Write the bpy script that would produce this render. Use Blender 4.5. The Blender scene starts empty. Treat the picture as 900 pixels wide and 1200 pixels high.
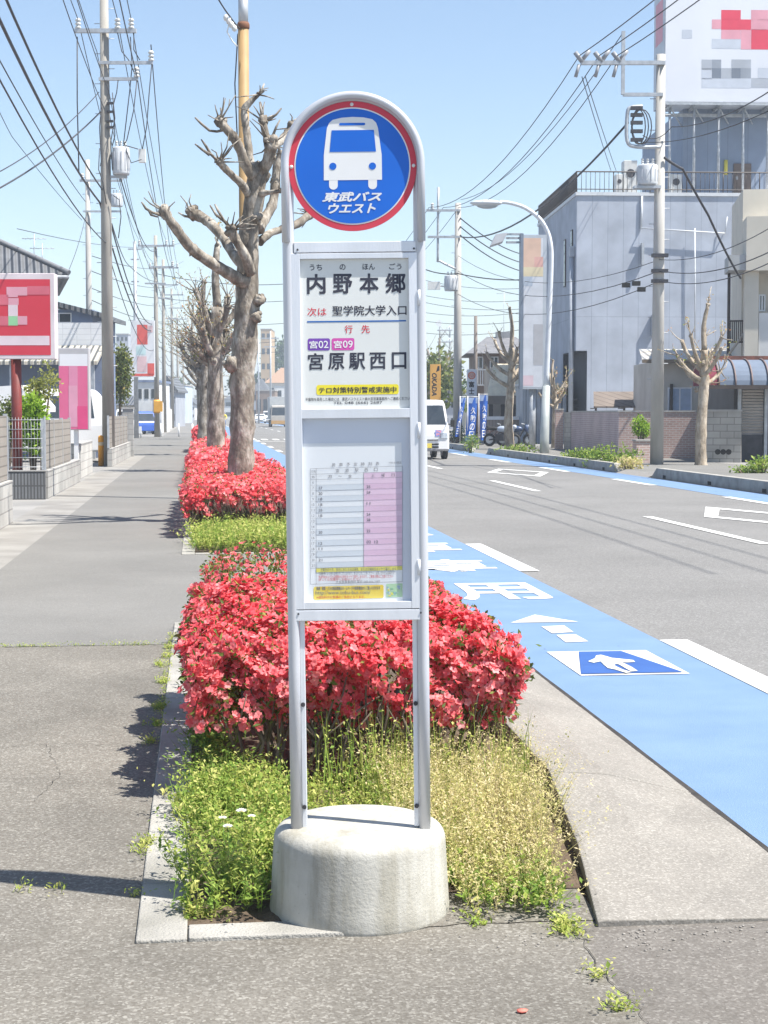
import bpy, math, random
import numpy as np
from mathutils import Vector, Matrix
random.seed(7)
RNG = np.random.default_rng(11)
scn = bpy.context.scene
COL = scn.collection
rad = math.radians

# ------------------------------------------------------------------ camera, light, exposure
FPX = 1900.0                      # focal length in pixels of the 900 x 1200 photograph
YAW, PITCH, EYE = rad(6.46), rad(3.49), 1.6
cam_data = bpy.data.cameras.new('camera')
cam = bpy.data.objects.new('camera', cam_data)
COL.objects.link(cam)
cam.location = (0, 0, EYE)
cam.rotation_euler = (rad(90) - PITCH, 0, -YAW)
cam_data.sensor_fit = 'HORIZONTAL'
cam_data.sensor_width = 36.0
cam_data.lens = FPX / 900.0 * 36.0
cam_data.clip_start = 0.1
cam_data.clip_end = 6000
scn.camera = cam

SUN_EL, SUN_AZ = rad(61), rad(117)          # azimuth clockwise from +Y (the road's direction)
world = bpy.data.worlds.new('World')
scn.world = world
world.use_nodes = True
wn = world.node_tree
for n in list(wn.nodes):
    wn.nodes.remove(n)
w_out = wn.nodes.new('ShaderNodeOutputWorld')
w_bg = wn.nodes.new('ShaderNodeBackground')
w_sky = wn.nodes.new('ShaderNodeTexSky')
w_sky.sky_type = 'NISHITA'
w_sky.sun_disc = False
w_sky.sun_elevation = SUN_EL
w_sky.sun_rotation = SUN_AZ
w_sky.altitude = 0
w_sky.air_density = 1.0
w_sky.dust_density = 0.6
w_sky.ozone_density = 1.0
w_bg.inputs['Strength'].default_value = 0.068
wn.links.new(w_sky.outputs[0], w_bg.inputs['Color'])
wn.links.new(w_bg.outputs[0], w_out.inputs['Surface'])

sun_data = bpy.data.lights.new('sun', 'SUN')
sun_data.energy = 3.6
sun_data.angle = rad(0.5)
sun_data.color = (1.0, 0.96, 0.89)
sun = bpy.data.objects.new('sun', sun_data)
COL.objects.link(sun)
sv = Vector((math.sin(SUN_AZ) * math.cos(SUN_EL), math.cos(SUN_AZ) * math.cos(SUN_EL), math.sin(SUN_EL)))
sun.rotation_euler = sv.to_track_quat('Z', 'Y').to_euler()
sun.location = (20, -5, 40)

scn.view_settings.view_transform = 'Standard'
scn.view_settings.look = 'None'
scn.view_settings.gamma = 1.0
scn.view_settings.use_curve_mapping = False
scn.view_settings.exposure = 1.5
scn.render.engine = 'CYCLES'
scn.cycles.max_bounces = 6
scn.cycles.transparent_max_bounces = 12
scn.cycles.use_denoising = True

# ------------------------------------------------------------------ survey helpers: photograph pixel -> place in the world
HV = np.array([math.sin(YAW), math.cos(YAW), 0.0])
RV = np.array([math.cos(YAW), -math.sin(YAW), 0.0])
FW = HV * math.cos(PITCH) - np.array([0, 0, math.sin(PITCH)])
UP = np.array([0, 0, math.cos(PITCH)]) + HV * math.sin(PITCH)
EYEV = np.array([0, 0, EYE])

def ray(px, py):
    return FW + RV * (px - 450) / FPX - UP * (py - 600) / FPX

def G(px, py, z=0.0):
    """point of the horizontal plane z seen at that pixel"""
    d = ray(px, py)
    return EYEV + d * ((z - EYE) / d[2])

def V(px, py, dist):
    """point at horizontal distance dist along the viewing direction"""
    d = ray(px, py)
    return EYEV + d * (dist / float(np.dot(d, HV)))

class Facade:
    """an upright plane through ground point o, its local x axis turned by rotz"""
    def __init__(self, o, rotz=-YAW):
        self.o = np.array([o[0], o[1], 0.0]); self.rot = rotz
        self.ex = np.array([math.cos(rotz), math.sin(rotz), 0.0])
        self.n = np.array([-math.sin(rotz), math.cos(rotz), 0.0])
    def f(self, px, py, dy=0.0):
        d = ray(px, py)
        o = self.o + self.n * dy
        t = np.dot(o - EYEV, self.n) / np.dot(d, self.n)
        p = EYEV + d * t
        return float(np.dot(p - self.o, self.ex)), float(p[2])

# ------------------------------------------------------------------ materials (all procedural)
MATS = {}
def _new(name):
    m = bpy.data.materials.new(name); m.use_nodes = True
    nt = m.node_tree
    for n in list(nt.nodes): nt.nodes.remove(n)
    out = nt.nodes.new('ShaderNodeOutputMaterial')
    return m, nt, out

def _c(c): return (c[0], c[1], c[2], 1.0)

def pm(name, col, col2=None, scale=6.0, rough=0.7, bump=0.0, bscale=60.0, metal=0.0, spec=0.35, detail=5.0, lo=0.35, hi=0.65, stretch=(1, 1, 1), coat=0.0):
    if name in MATS: return MATS[name]
    m, nt, out = _new(name)
    b = nt.nodes.new('ShaderNodeBsdfPrincipled')
    b.inputs['Roughness'].default_value = rough
    b.inputs['Metallic'].default_value = metal
    b.inputs['Specular IOR Level'].default_value = spec
    b.inputs['Coat Weight'].default_value = coat
    nt.links.new(b.outputs[0], out.inputs[0])
    tc = nt.nodes.new('ShaderNodeTexCoord')
    mp = nt.nodes.new('ShaderNodeMapping'); mp.inputs['Scale'].default_value = stretch
    nt.links.new(tc.outputs['Object'], mp.inputs[0])
    if col2 is None: col2 = tuple(x * 0.86 for x in col)
    nz = nt.nodes.new('ShaderNodeTexNoise'); nz.inputs['Scale'].default_value = scale; nz.inputs['Detail'].default_value = detail
    rp = nt.nodes.new('ShaderNodeValToRGB')
    rp.color_ramp.elements[0].position = lo; rp.color_ramp.elements[0].color = _c(col2)
    rp.color_ramp.elements[1].position = hi; rp.color_ramp.elements[1].color = _c(col)
    nt.links.new(mp.outputs[0], nz.inputs['Vector'])
    nt.links.new(nz.outputs['Fac'], rp.inputs[0])
    nt.links.new(rp.outputs[0], b.inputs['Base Color'])
    if bump:
        n2 = nt.nodes.new('ShaderNodeTexNoise'); n2.inputs['Scale'].default_value = bscale; n2.inputs['Detail'].default_value = 4
        bp = nt.nodes.new('ShaderNodeBump'); bp.inputs['Strength'].default_value = bump; bp.inputs['Distance'].default_value = 0.02
        nt.links.new(mp.outputs[0], n2.inputs['Vector']); nt.links.new(n2.outputs['Fac'], bp.inputs['Height'])
        nt.links.new(bp.outputs[0], b.inputs['Normal'])
    MATS[name] = m
    return m

def asphalt(name, dark, light, grain, patch=0.5, pits=0.0, big=0.35, stripes=0.0):
    """aggregate: voronoi cells of random grey, larger worn patches, fine bump"""
    if name in MATS: return MATS[name]
    m, nt, out = _new(name)
    L = nt.links.new
    b = nt.nodes.new('ShaderNodeBsdfPrincipled'); b.inputs['Roughness'].default_value = 0.85; b.inputs['Specular IOR Level'].default_value = 0.25
    L(b.outputs[0], out.inputs[0])
    tc = nt.nodes.new('ShaderNodeTexCoord')
    vo = nt.nodes.new('ShaderNodeTexVoronoi'); vo.inputs['Scale'].default_value = grain; vo.inputs['Randomness'].default_value = 1
    L(tc.outputs['Object'], vo.inputs['Vector'])
    sep = nt.nodes.new('ShaderNodeSeparateColor'); L(vo.outputs['Color'], sep.inputs[0])
    rp = nt.nodes.new('ShaderNodeValToRGB')
    rp.color_ramp.elements[0].position = 0.1; rp.color_ramp.elements[0].color = _c(dark)
    rp.color_ramp.elements[1].position = 0.95; rp.color_ramp.elements[1].color = _c(light)
    e = rp.color_ramp.elements.new(0.82); e.color = _c([d * 0.55 + l * 0.45 for d, l in zip(dark, light)])
    L(sep.outputs[0], rp.inputs[0])
    nz = nt.nodes.new('ShaderNodeTexNoise'); nz.inputs['Scale'].default_value = patch; nz.inputs['Detail'].default_value = 8; nz.inputs['Roughness'].default_value = 0.65
    L(tc.outputs['Object'], nz.inputs['Vector'])
    mr = nt.nodes.new('ShaderNodeMapRange'); mr.inputs[1].default_value = 0.3; mr.inputs[2].default_value = 0.7
    mr.inputs[3].default_value = 1 - big * 0.6; mr.inputs[4].default_value = 1 + big * 0.4
    L(nz.outputs['Fac'], mr.inputs[0])
    mx = nt.nodes.new('ShaderNodeMix'); mx.data_type = 'RGBA'; mx.blend_type = 'MULTIPLY'; mx.inputs[0].default_value = 1
    L(rp.outputs[0], mx.inputs[6]); L(mr.outputs[0], mx.inputs[7])
    L(mx.outputs[2], b.inputs['Base Color'])
    bp = nt.nodes.new('ShaderNodeBump'); bp.inputs['Strength'].default_value = 0.5 + pits; bp.inputs['Distance'].default_value = 0.004
    n3 = nt.nodes.new('ShaderNodeTexNoise'); n3.inputs['Scale'].default_value = grain * 0.8; n3.inputs['Detail'].default_value = 3
    L(tc.outputs['Object'], n3.inputs['Vector']); L(n3.outputs['Fac'], bp.inputs['Height'])
    L(bp.outputs[0], b.inputs['Normal'])
    MATS[name] = m
    return m

def brick(name, c1, c2, mortar, bw, bh, ms=0.012, offset=0.5, rough=0.8, axis='XZ', bump=0.3, noise=0.25):
    if name in MATS: return MATS[name]
    m, nt, out = _new(name)
    L = nt.links.new
    b = nt.nodes.new('ShaderNodeBsdfPrincipled'); b.inputs['Roughness'].default_value = rough; b.inputs['Specular IOR Level'].default_value = 0.3
    L(b.outputs[0], out.inputs[0])
    tc = nt.nodes.new('ShaderNodeTexCoord'); sp = nt.nodes.new('ShaderNodeSeparateXYZ'); cb = nt.nodes.new('ShaderNodeCombineXYZ')
    L(tc.outputs['Object'], sp.inputs[0])
    ad = nt.nodes.new('ShaderNodeMath'); ad.operation = 'ADD'
    L(sp.outputs['X'], ad.inputs[0]); L(sp.outputs['Y'], ad.inputs[1])
    L(ad.outputs[0], cb.inputs['X']); L(sp.outputs['Z'], cb.inputs['Y'])
    br = nt.nodes.new('ShaderNodeTexBrick')
    br.inputs['Color1'].default_value = _c(c1); br.inputs['Color2'].default_value = _c(c2); br.inputs['Mortar'].default_value = _c(mortar)
    br.inputs['Scale'].default_value = 1; br.inputs['Mortar Size'].default_value = ms
    br.inputs['Brick Width'].default_value = bw; br.inputs['Row Height'].default_value = bh
    br.offset = offset
    L(cb.outputs[0], br.inputs['Vector'])
    nz = nt.nodes.new('ShaderNodeTexNoise'); nz.inputs['Scale'].default_value = 0.9; nz.inputs['Detail'].default_value = 8
    L(tc.outputs['Object'], nz.inputs['Vector'])
    mr = nt.nodes.new('ShaderNodeMapRange'); mr.inputs[1].default_value = 0.3; mr.inputs[2].default_value = 0.7
    mr.inputs[3].default_value = 1 - noise; mr.inputs[4].default_value = 1 + noise * 0.3
    L(nz.outputs['Fac'], mr.inputs[0])
    mx = nt.nodes.new('ShaderNodeMix'); mx.data_type = 'RGBA'; mx.blend_type = 'MULTIPLY'; mx.inputs[0].default_value = 1
    L(br.outputs['Color'], mx.inputs[6]); L(mr.outputs[0], mx.inputs[7]); L(mx.outputs[2], b.inputs['Base Color'])
    bp = nt.nodes.new('ShaderNodeBump'); bp.inputs['Strength'].default_value = bump; bp.inputs['Distance'].default_value = 0.01; bp.invert = True
    L(br.outputs['Fac'], bp.inputs['Height']); L(bp.outputs[0], b.inputs['Normal'])
    MATS[name] = m
    return m

def ribbed(name, col, period, axis='X', depth=0.6, rough=0.5, metal=0.0, prof='SIN', col2=None):
    """corrugated sheet, roof tiles or roller shutter: waves along one axis"""
    if name in MATS: return MATS[name]
    m, nt, out = _new(name)
    L = nt.links.new
    b = nt.nodes.new('ShaderNodeBsdfPrincipled'); b.inputs['Roughness'].default_value = rough; b.inputs['Metallic'].default_value = metal
    L(b.outputs[0], out.inputs[0])
    tc = nt.nodes.new('ShaderNodeTexCoord')
    wv = nt.nodes.new('ShaderNodeTexWave'); wv.bands_direction = axis; wv.wave_profile = prof
    wv.inputs['Scale'].default_value = 0.31416 / period; wv.inputs['Distortion'].default_value = 0
    L(tc.outputs['Object'], wv.inputs['Vector'])
    nz = nt.nodes.new('ShaderNodeTexNoise'); nz.inputs['Scale'].default_value = 1.5; nz.inputs['Detail'].default_value = 6
    L(tc.outputs['Object'], nz.inputs['Vector'])
    rp = nt.nodes.new('ShaderNodeValToRGB')
    rp.color_ramp.elements[0].position = 0.35; rp.color_ramp.elements[0].color = _c(col2 or [x * 0.75 for x in col])
    rp.color_ramp.elements[1].position = 0.65; rp.color_ramp.elements[1].color = _c(col)
    L(nz.outputs['Fac'], rp.inputs[0]); L(rp.outputs[0], b.inputs['Base Color'])
    bp = nt.nodes.new('ShaderNodeBump'); bp.inputs['Strength'].default_value = depth; bp.inputs['Distance'].default_value = period * 0.5
    L(wv.outputs['Fac'], bp.inputs['Height']); L(bp.outputs[0], b.inputs['Normal'])
    MATS[name] = m
    return m

def leafmat(name, stops, trans=0.35, rough=0.6):
    """leaves and petals: colour differs from leaf to leaf (a per-face number), light passes through"""
    if name in MATS: return MATS[name]
    m, nt, out = _new(name)
    L = nt.links.new
    at = nt.nodes.new('ShaderNodeAttribute'); at.attribute_name = 'rnd'
    rp = nt.nodes.new('ShaderNodeValToRGB')
    els = rp.color_ramp.elements
    els[0].position = stops[0][0]; els[0].color = _c(stops[0][1])
    els[1].position = stops[-1][0]; els[1].color = _c(stops[-1][1])
    for p, c in stops[1:-1]:
        e = els.new(p); e.color = _c(c)
    L(at.outputs['Fac'], rp.inputs[0])
    d = nt.nodes.new('ShaderNodeBsdfPrincipled'); d.inputs['Roughness'].default_value = rough; d.inputs['Specular IOR Level'].default_value = 0.2
    t = nt.nodes.new('ShaderNodeBsdfTranslucent')
    mx = nt.nodes.new('ShaderNodeMixShader'); mx.inputs[0].default_value = trans
    L(rp.outputs[0], d.inputs['Base Color']); L(rp.outputs[0], t.inputs['Color'])
    L(d.outputs[0], mx.inputs[1]); L(t.outputs[0], mx.inputs[2]); L(mx.outputs[0], out.inputs[0])
    MATS[name] = m
    return m

def glassmat(name, tint=(0.9, 0.95, 1.0), refl=0.12, alpha=0.9):
    if name in MATS: return MATS[name]
    m, nt, out = _new(name)
    L = nt.links.new
    tr = nt.nodes.new('ShaderNodeBsdfTransparent'); tr.inputs[0].default_value = _c(tint)
    gl = nt.nodes.new('ShaderNodeBsdfGlossy'); gl.inputs['Roughness'].default_value = 0.03
    mx = nt.nodes.new('ShaderNodeMixShader')
    nz = nt.nodes.new('ShaderNodeTexNoise'); nz.inputs['Scale'].default_value = 2
    mx.inputs[0].default_value = refl; L(tr.outputs[0], mx.inputs[1]); L(gl.outputs[0], mx.inputs[2]); L(mx.outputs[0], out.inputs[0])
    MATS[name] = m
    return m

# ------------------------------------------------------------------ mesh builder
_TXT = {}
def text_shape(s, bold=0.0, shear=0.0):
    key = (s, bold, shear)
    if key in _TXT: return _TXT[key]
    cu = bpy.data.curves.new('lettering', 'FONT'); cu.body = s; cu.size = 1.0; cu.offset = bold; cu.shear = shear
    cu.resolution_u = 3
    ob = bpy.data.objects.new('lettering', cu); COL.objects.link(ob)
    bpy.context.view_layer.update()
    dg = bpy.context.evaluated_depsgraph_get()
    me = bpy.data.meshes.new_from_object(ob.evaluated_get(dg))
    vs = [(v.co.x, v.co.y) for v in me.vertices]; fs = [tuple(p.vertices) for p in me.polygons]
    bpy.data.objects.remove(ob); bpy.data.curves.remove(cu); bpy.data.meshes.remove(me)
    _TXT[key] = (vs, fs)
    return _TXT[key]

class MB:
    def __init__(self):
        self.v = []; self.f = []; self.m = []; self.s = []
    def add(self, vs, fs, m=0, smooth=False):
        o = len(self.v)
        self.v += [tuple(map(float, p)) for p in vs]
        for f in fs:
            self.f.append([i + o for i in f]); self.m.append(m); self.s.append(smooth)
        return self
    def box(self, x0, x1, y0, y1, z0, z1, m=0):
        vs = [(x, y, z) for z in (z0, z1) for y in (y0, y1) for x in (x0, x1)]
        return self.add(vs, [(0, 2, 3, 1), (4, 5, 7, 6), (0, 1, 5, 4), (2, 6, 7, 3), (0, 4, 6, 2), (1, 3, 7, 5)], m)
    def obox(self, c, ex, ey, ez, m=0):
        c = np.array(c, float); ex = np.array(ex, float); ey = np.array(ey, float); ez = np.array(ez, float)
        vs = [c + a * ex + b * ey + d * ez for d in (-1, 1) for b in (-1, 1) for a in (-1, 1)]
        return self.add(vs, [(0, 2, 3, 1), (4, 5, 7, 6), (0, 1, 5, 4), (2, 6, 7, 3), (0, 4, 6, 2), (1, 3, 7, 5)], m)
    def poly(self, pts, m=0):
        return self.add(pts, [tuple(range(len(pts)))], m)
    def prism(self, pts, d, m=0):
        """closed outline pts (3-D, planar) given thickness by vector d"""
        n = len(pts); d = np.array(d, float)
        vs = [np.array(p, float) for p in pts] + [np.array(p, float) + d for p in pts]
        fs = [tuple(range(n))[::-1], tuple(range(n, 2 * n))] + [(i, (i + 1) % n, n + (i + 1) % n, n + i) for i in range(n)]
        return self.add(vs, fs, m)
    def tube(self, pts, r, n=10, m=0, caps=True, jit=0.0, smooth=True, closed=False):
        P = [np.array(p, float) for p in pts]; k = len(P)
        R = [r] * k if np.isscalar(r) else list(r)
        vs = []; prev = None
        for i in range(k):
            a = P[(i - 1) % k] if (closed or i > 0) else P[i]
            b = P[(i + 1) % k] if (closed or i < k - 1) else P[i]
            t = b - a; t = t / (np.linalg.norm(t) + 1e-12)
            if prev is None:
                h = np.array([0, 0, 1.0]) if abs(t[2]) < 0.9 else np.array([1.0, 0, 0])
                u = np.cross(t, h)
            else:
                u = prev - t * np.dot(prev, t)
            u /= np.linalg.norm(u) + 1e-12; prev = u; w = np.cross(t, u)
            for j in range(n):
                a_ = 2 * math.pi * j / n
                rr = R[i] * (1 + (random.uniform(-jit, jit) if jit else 0))
                vs.append(P[i] + u * (math.cos(a_) * rr) + w * (math.sin(a_) * rr))
        fs = []
        for i in range(k if closed else k - 1):
            i2 = (i + 1) % k
            for j in range(n):
                j2 = (j + 1) % n
                fs.append((i * n + j, i * n + j2, i2 * n + j2, i2 * n + j))
        self.add(vs, fs, m, smooth)
        if caps and not closed:
            o = len(self.v) - len(vs)
            self.f.append([o + j for j in range(n)][::-1]); self.m.append(m); self.s.append(False)
            self.f.append([o + (k - 1) * n + j for j in range(n)]); self.m.append(m); self.s.append(False)
        return self
    def cyl(self, a, b, r0, r1=None, n=16, m=0, smooth=True):
        return self.tube([a, b], [r0, r0 if r1 is None else r1], n, m, True, 0, smooth)
    def lathe(self, prof, c=(0, 0, 0), n=32, m=0, smooth=True, sy=1.0):
        vs = []; fs = []
        for r, z in prof:
            for j in range(n):
                a = 2 * math.pi * j / n
                vs.append((c[0] + r * math.cos(a), c[1] + r * sy * math.sin(a), c[2] + z))
        for i in range(len(prof) - 1):
            for j in range(n):
                j2 = (j + 1) % n
                fs.append((i * n + j, i * n + j2, (i + 1) * n + j2, (i + 1) * n + j))
        fs.append(tuple(range(n))[::-1]); fs.append(tuple((len(prof) - 1) * n + j for j in range(n)))
        return self.add(vs, fs, m, smooth)
    def ball(self, c, r, n=10, m=0, jit=0.0, sc=(1, 1, 1)):
        vs = []; fs = []; k = max(4, n // 2 + 1)
        for i in range(k):
            th = math.pi * (i + 0.001) / (k - 1 + 0.002)
            for j in range(n):
                ph = 2 * math.pi * j / n
                rr = r * (1 + (random.uniform(-jit, jit) if jit else 0))
                vs.append((c[0] + rr * sc[0] * math.sin(th) * math.cos(ph), c[1] + rr * sc[1] * math.sin(th) * math.sin(ph), c[2] + rr * sc[2] * math.cos(th)))
        for i in range(k - 1):
            for j in range(n):
                j2 = (j + 1) % n
                fs.append((i * n + j, (i + 1) * n + j, (i + 1) * n + j2, i * n + j2))
        return self.add(vs, fs, m, True)
    def disc(self, c, r, n=48, m=0, ex=(1, 0, 0), ez=(0, 0, 1), r2=None):
        c = np.array(c, float); ex = np.array(ex, float); ez = np.array(ez, float)
        ring = [c + ex * (r * math.cos(2 * math.pi * j / n)) + ez * (r * math.sin(2 * math.pi * j / n)) for j in range(n)]
        if r2 is None: return self.add(ring, [tuple(range(n))], m)
        inn = [c + ex * (r2 * math.cos(2 * math.pi * j / n)) + ez * (r2 * math.sin(2 * math.pi * j / n)) for j in range(n)]
        return self.add(ring + inn, [(j, (j + 1) % n, n + (j + 1) % n, n + j) for j in range(n)], m)
    def text(self, s, rect, y=0.0, m=0, bold=0.0, shear=0.0, frame=None, multi=0.0):
        """lettering stretched to rect (u0,v0,u1,v1) in the plane y (or a frame origin,ex,ey)"""
        vs, fs = text_shape(s, bold, shear)
        if not vs: return self
        xs = [p[0] for p in vs]; ys = [p[1] for p in vs]
        a0, a1, b0, b1 = min(xs), max(xs), min(ys), max(ys)
        u0, v0, u1, v1 = rect
        if multi:
            for i, (a, b) in enumerate(((-1, -1), (1, -1), (-1, 1), (1, 1))):
                self.text(s, (u0 + multi * (1 + a), v0 + multi * (1 + b), u1 - multi * (1 - a), v1 - multi * (1 - b)), y - 0.00004 * i, m, bold, shear, frame)
            return self
        su = (u1 - u0) / max(a1 - a0, 1e-6); sw = (v1 - v0) / max(b1 - b0, 1e-6)
        out = []
        for x, z in vs:
            u = u0 + (x - a0) * su; w = v0 + (z - b0) * sw
            if frame is None: out.append((u, y, w))
            else:
                o, ex, ey = frame
                out.append(np.array(o, float) + np.array(ex, float) * u + np.array(ey, float) * w - np.cross(ex, ey) * y * 6)
        return self.add(out, fs, m)
    def build(self, name, mats, parent=None, loc=(0, 0, 0), bevel=0.0, rotz=0.0):
        me = bpy.data.meshes.new(name)
        me.from_pydata(self.v, [], self.f)
        if not isinstance(mats, (list, tuple)): mats = [mats]
        for m in mats: me.materials.append(m)
        me.polygons.foreach_set('material_index', self.m)
        me.polygons.foreach_set('use_smooth', self.s)
        me.update()
        o = bpy.data.objects.new(name, me); COL.objects.link(o)
        o.location = loc; o.rotation_euler = (0, 0, rotz)
        if parent is not None: o.parent = parent
        if bevel:
            md = o.modifiers.new('edge', 'BEVEL'); md.width = bevel; md.segments = 2; md.limit_method = 'ANGLE'
        return o

def mirror_ok(o): return o

def fast_mesh(name, V_, T_, mat, parent=None, rnd=None, loc=(0, 0, 0), smooth=False):
    V_ = np.asarray(V_, np.float32); T_ = np.asarray(T_, np.int32)
    me = bpy.data.meshes.new(name)
    me.vertices.add(len(V_)); me.vertices.foreach_set('co', V_.ravel())
    me.loops.add(T_.size); me.loops.foreach_set('vertex_index', T_.ravel())
    me.polygons.add(len(T_)); me.polygons.foreach_set('loop_start', np.arange(0, T_.size, T_.shape[1], dtype=np.int32))
    me.materials.append(mat)
    me.update(calc_edges=True)
    if rnd is not None:
        a = me.attributes.new('rnd', 'FLOAT', 'FACE'); a.data.foreach_set('value', np.asarray(rnd, np.float32))
    o = bpy.data.objects.new(name, me); COL.objects.link(o); o.location = loc
    if parent is not None: o.parent = parent
    return o

def unit(a): return a / (np.linalg.norm(a, axis=-1, keepdims=True) + 1e-9)

def leaf_arrays(base, dr, up, length, width, fold=0.15):
    """one folded leaf or petal (two triangles) per row"""
    dr = unit(dr); side = unit(np.cross(dr, up)); nn = np.cross(side, dr)
    L = np.asarray(length)[:, None]; W = np.asarray(width)[:, None]
    mid = base + dr * L * 0.55
    v = np.stack([base, mid + side * W * 0.5 + nn * W * fold, base + dr * L, mid - side * W * 0.5 + nn * W * fold], 1).reshape(-1, 3)
    i = np.arange(len(base)) * 4
    t = np.stack([np.stack([i, i + 1, i + 2], 1), np.stack([i, i + 2, i + 3], 1)], 1).reshape(-1, 3)
    return v, t

def petal_arrays(base, dr, up, length, width, fold=0.12, curl=0.25):
    """a rounded petal: three triangles, tip curled back"""
    dr = unit(dr); side = unit(np.cross(dr, up)); nn = np.cross(side, dr)
    L = np.asarray(length)[:, None]; W = np.asarray(width)[:, None]
    m1 = base + dr * L * 0.55 + nn * W * fold; m2 = base + dr * L * 0.97 - nn * L * curl * 0.4
    v = np.stack([base, m1 + side * W * 0.5, m2 + side * W * 0.24, m2 - side * W * 0.24, m1 - side * W * 0.5], 1).reshape(-1, 3)
    i = np.arange(len(base)) * 5
    t = np.stack([np.stack([i, i + 1, i + 4], 1), np.stack([i + 1, i + 2, i + 4], 1), np.stack([i + 2, i + 3, i + 4], 1)], 1).reshape(-1, 3)
    return v, t

def rdir(n): return unit(RNG.normal(size=(n, 3)))

# ------------------------------------------------------------------ scene-graph helpers
def props(o, label=None, cat=None, group=None, kind=None):
    if label: o['label'] = label
    if cat: o['category'] = cat
    if group: o['group'] = group
    if kind: o['kind'] = kind
    return o

def thing(name, label, cat, loc=(0, 0, 0), rotz=0.0, group=None):
    o = bpy.data.objects.new(name, None); COL.objects.link(o)
    o.empty_display_size = 0.2
    o.location = (float(loc[0]), float(loc[1]), float(loc[2]) if len(loc) > 2 else 0.0); o.rotation_euler = (0, 0, rotz)
    return props(o, label, cat, group)

def structure(o): return props(o, kind='structure')

def copy_tree(o, loc=None, rotz=None, label=None, scale=None):
    def rec(a, par):
        c = a.copy(); COL.objects.link(c)
        if par is not None: c.parent = par
        for ch in [x for x in bpy.data.objects if x.parent == a]:
            rec(ch, c)
        return c
    r = rec(o, None)
    if loc is not None: r.location = (float(loc[0]), float(loc[1]), float(loc[2]) if len(loc) > 2 else 0.0)
    if rotz is not None: r.rotation_euler = (0, 0, rotz)
    if scale is not None: r.scale = (scale, scale, scale)
    if label: r['label'] = label
    return r

# shared materials
M_ALU = pm('brushed_aluminium', (0.76, 0.775, 0.81), (0.66, 0.68, 0.715), 9, 0.4, 0.05, 200, metal=0.3, stretch=(1, 1, 0.1))
M_WHITE = pm('white_paint', (0.8, 0.8, 0.8), (0.72, 0.72, 0.71), 3, 0.45)
M_GALV = pm('galvanised_steel', (0.5, 0.52, 0.54), (0.38, 0.4, 0.42), 6, 0.5, metal=0.4)
M_DARKMETAL = pm('dark_metal', (0.06, 0.06, 0.07), (0.04, 0.04, 0.045), 6, 0.5)
M_CONC = pm('concrete', (0.42, 0.41, 0.39), (0.3, 0.29, 0.275), 3.5, 0.85, 0.35, 90, lo=0.3, hi=0.7, detail=9)
M_KERB = pm('kerb_concrete', (0.275, 0.26, 0.24), (0.215, 0.202, 0.186), 16, 0.9, 0.3, 260, lo=0.3, hi=0.66, detail=10)
M_KERBPALE = pm('pale_kerb_concrete', (0.36, 0.345, 0.315), (0.24, 0.23, 0.205), 3.5, 0.9, 0.5, 120, lo=0.28, hi=0.6, detail=10)
M_POLE = pm('pole_concrete', (0.5, 0.485, 0.455), (0.36, 0.345, 0.32), 2.5, 0.85, 0.2, 60, stretch=(1, 1, 0.25), lo=0.3, hi=0.7, detail=8)
M_CABLE = pm('black_cable', (0.07, 0.07, 0.078), (0.045, 0.045, 0.05), 8, 0.6)
M_PORC = pm('white_porcelain', (0.7, 0.7, 0.68), (0.6, 0.6, 0.58), 10, 0.25)
M_BLACK = pm('black_rubber', (0.02, 0.02, 0.02), (0.03, 0.03, 0.03), 10, 0.7)
M_DARKGLASS = pm('dark_glass', (0.03, 0.04, 0.05), (0.05, 0.06, 0.07), 2, 0.08, spec=0.6)
M_INK = pm('dark_ink', (0.05, 0.055, 0.075), (0.04, 0.04, 0.06), 10, 0.6)
def worn(name, col, col2, under, thr=0.36, scale=9.0):
    """road paint rubbed through to the asphalt in small ragged spots and scuffs"""
    m = pm(name, col, col2, 2.5, 0.75, 0.3, 160, lo=0.3, hi=0.7, detail=10)
    nt = m.node_tree; L = nt.links.new
    b = [n for n in nt.nodes if n.type == 'BSDF_PRINCIPLED'][0]; src = b.inputs['Base Color'].links[0].from_socket
    tc = [n for n in nt.nodes if n.type == 'TEX_COORD'][0]
    mp = nt.nodes.new('ShaderNodeMapping'); mp.inputs['Scale'].default_value = (1.5, 0.55, 1); L(tc.outputs['Object'], mp.inputs[0])
    n1 = nt.nodes.new('ShaderNodeTexNoise'); n1.inputs['Scale'].default_value = scale; n1.inputs['Detail'].default_value = 12; n1.inputs['Roughness'].default_value = 0.75; L(mp.outputs[0], n1.inputs['Vector'])
    r = nt.nodes.new('ShaderNodeMapRange'); r.inputs[1].default_value = thr - 0.03; r.inputs[2].default_value = thr; r.inputs[3].default_value = 0.75; r.inputs[4].default_value = 0.0
    L(n1.outputs['Fac'], r.inputs[0])
    mx = nt.nodes.new('ShaderNodeMix'); mx.data_type = 'RGBA'; mx.inputs[7].default_value = _c(under)
    L(r.outputs[0], mx.inputs[0]); L(src, mx.inputs[6]); L(mx.outputs[2], b.inputs['Base Color'])
    return m
M_ROADWHITE = worn('road_paint_white', (0.66, 0.66, 0.64), (0.56, 0.56, 0.54), (0.3, 0.3, 0.29), 0.37, 7.0)

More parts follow.
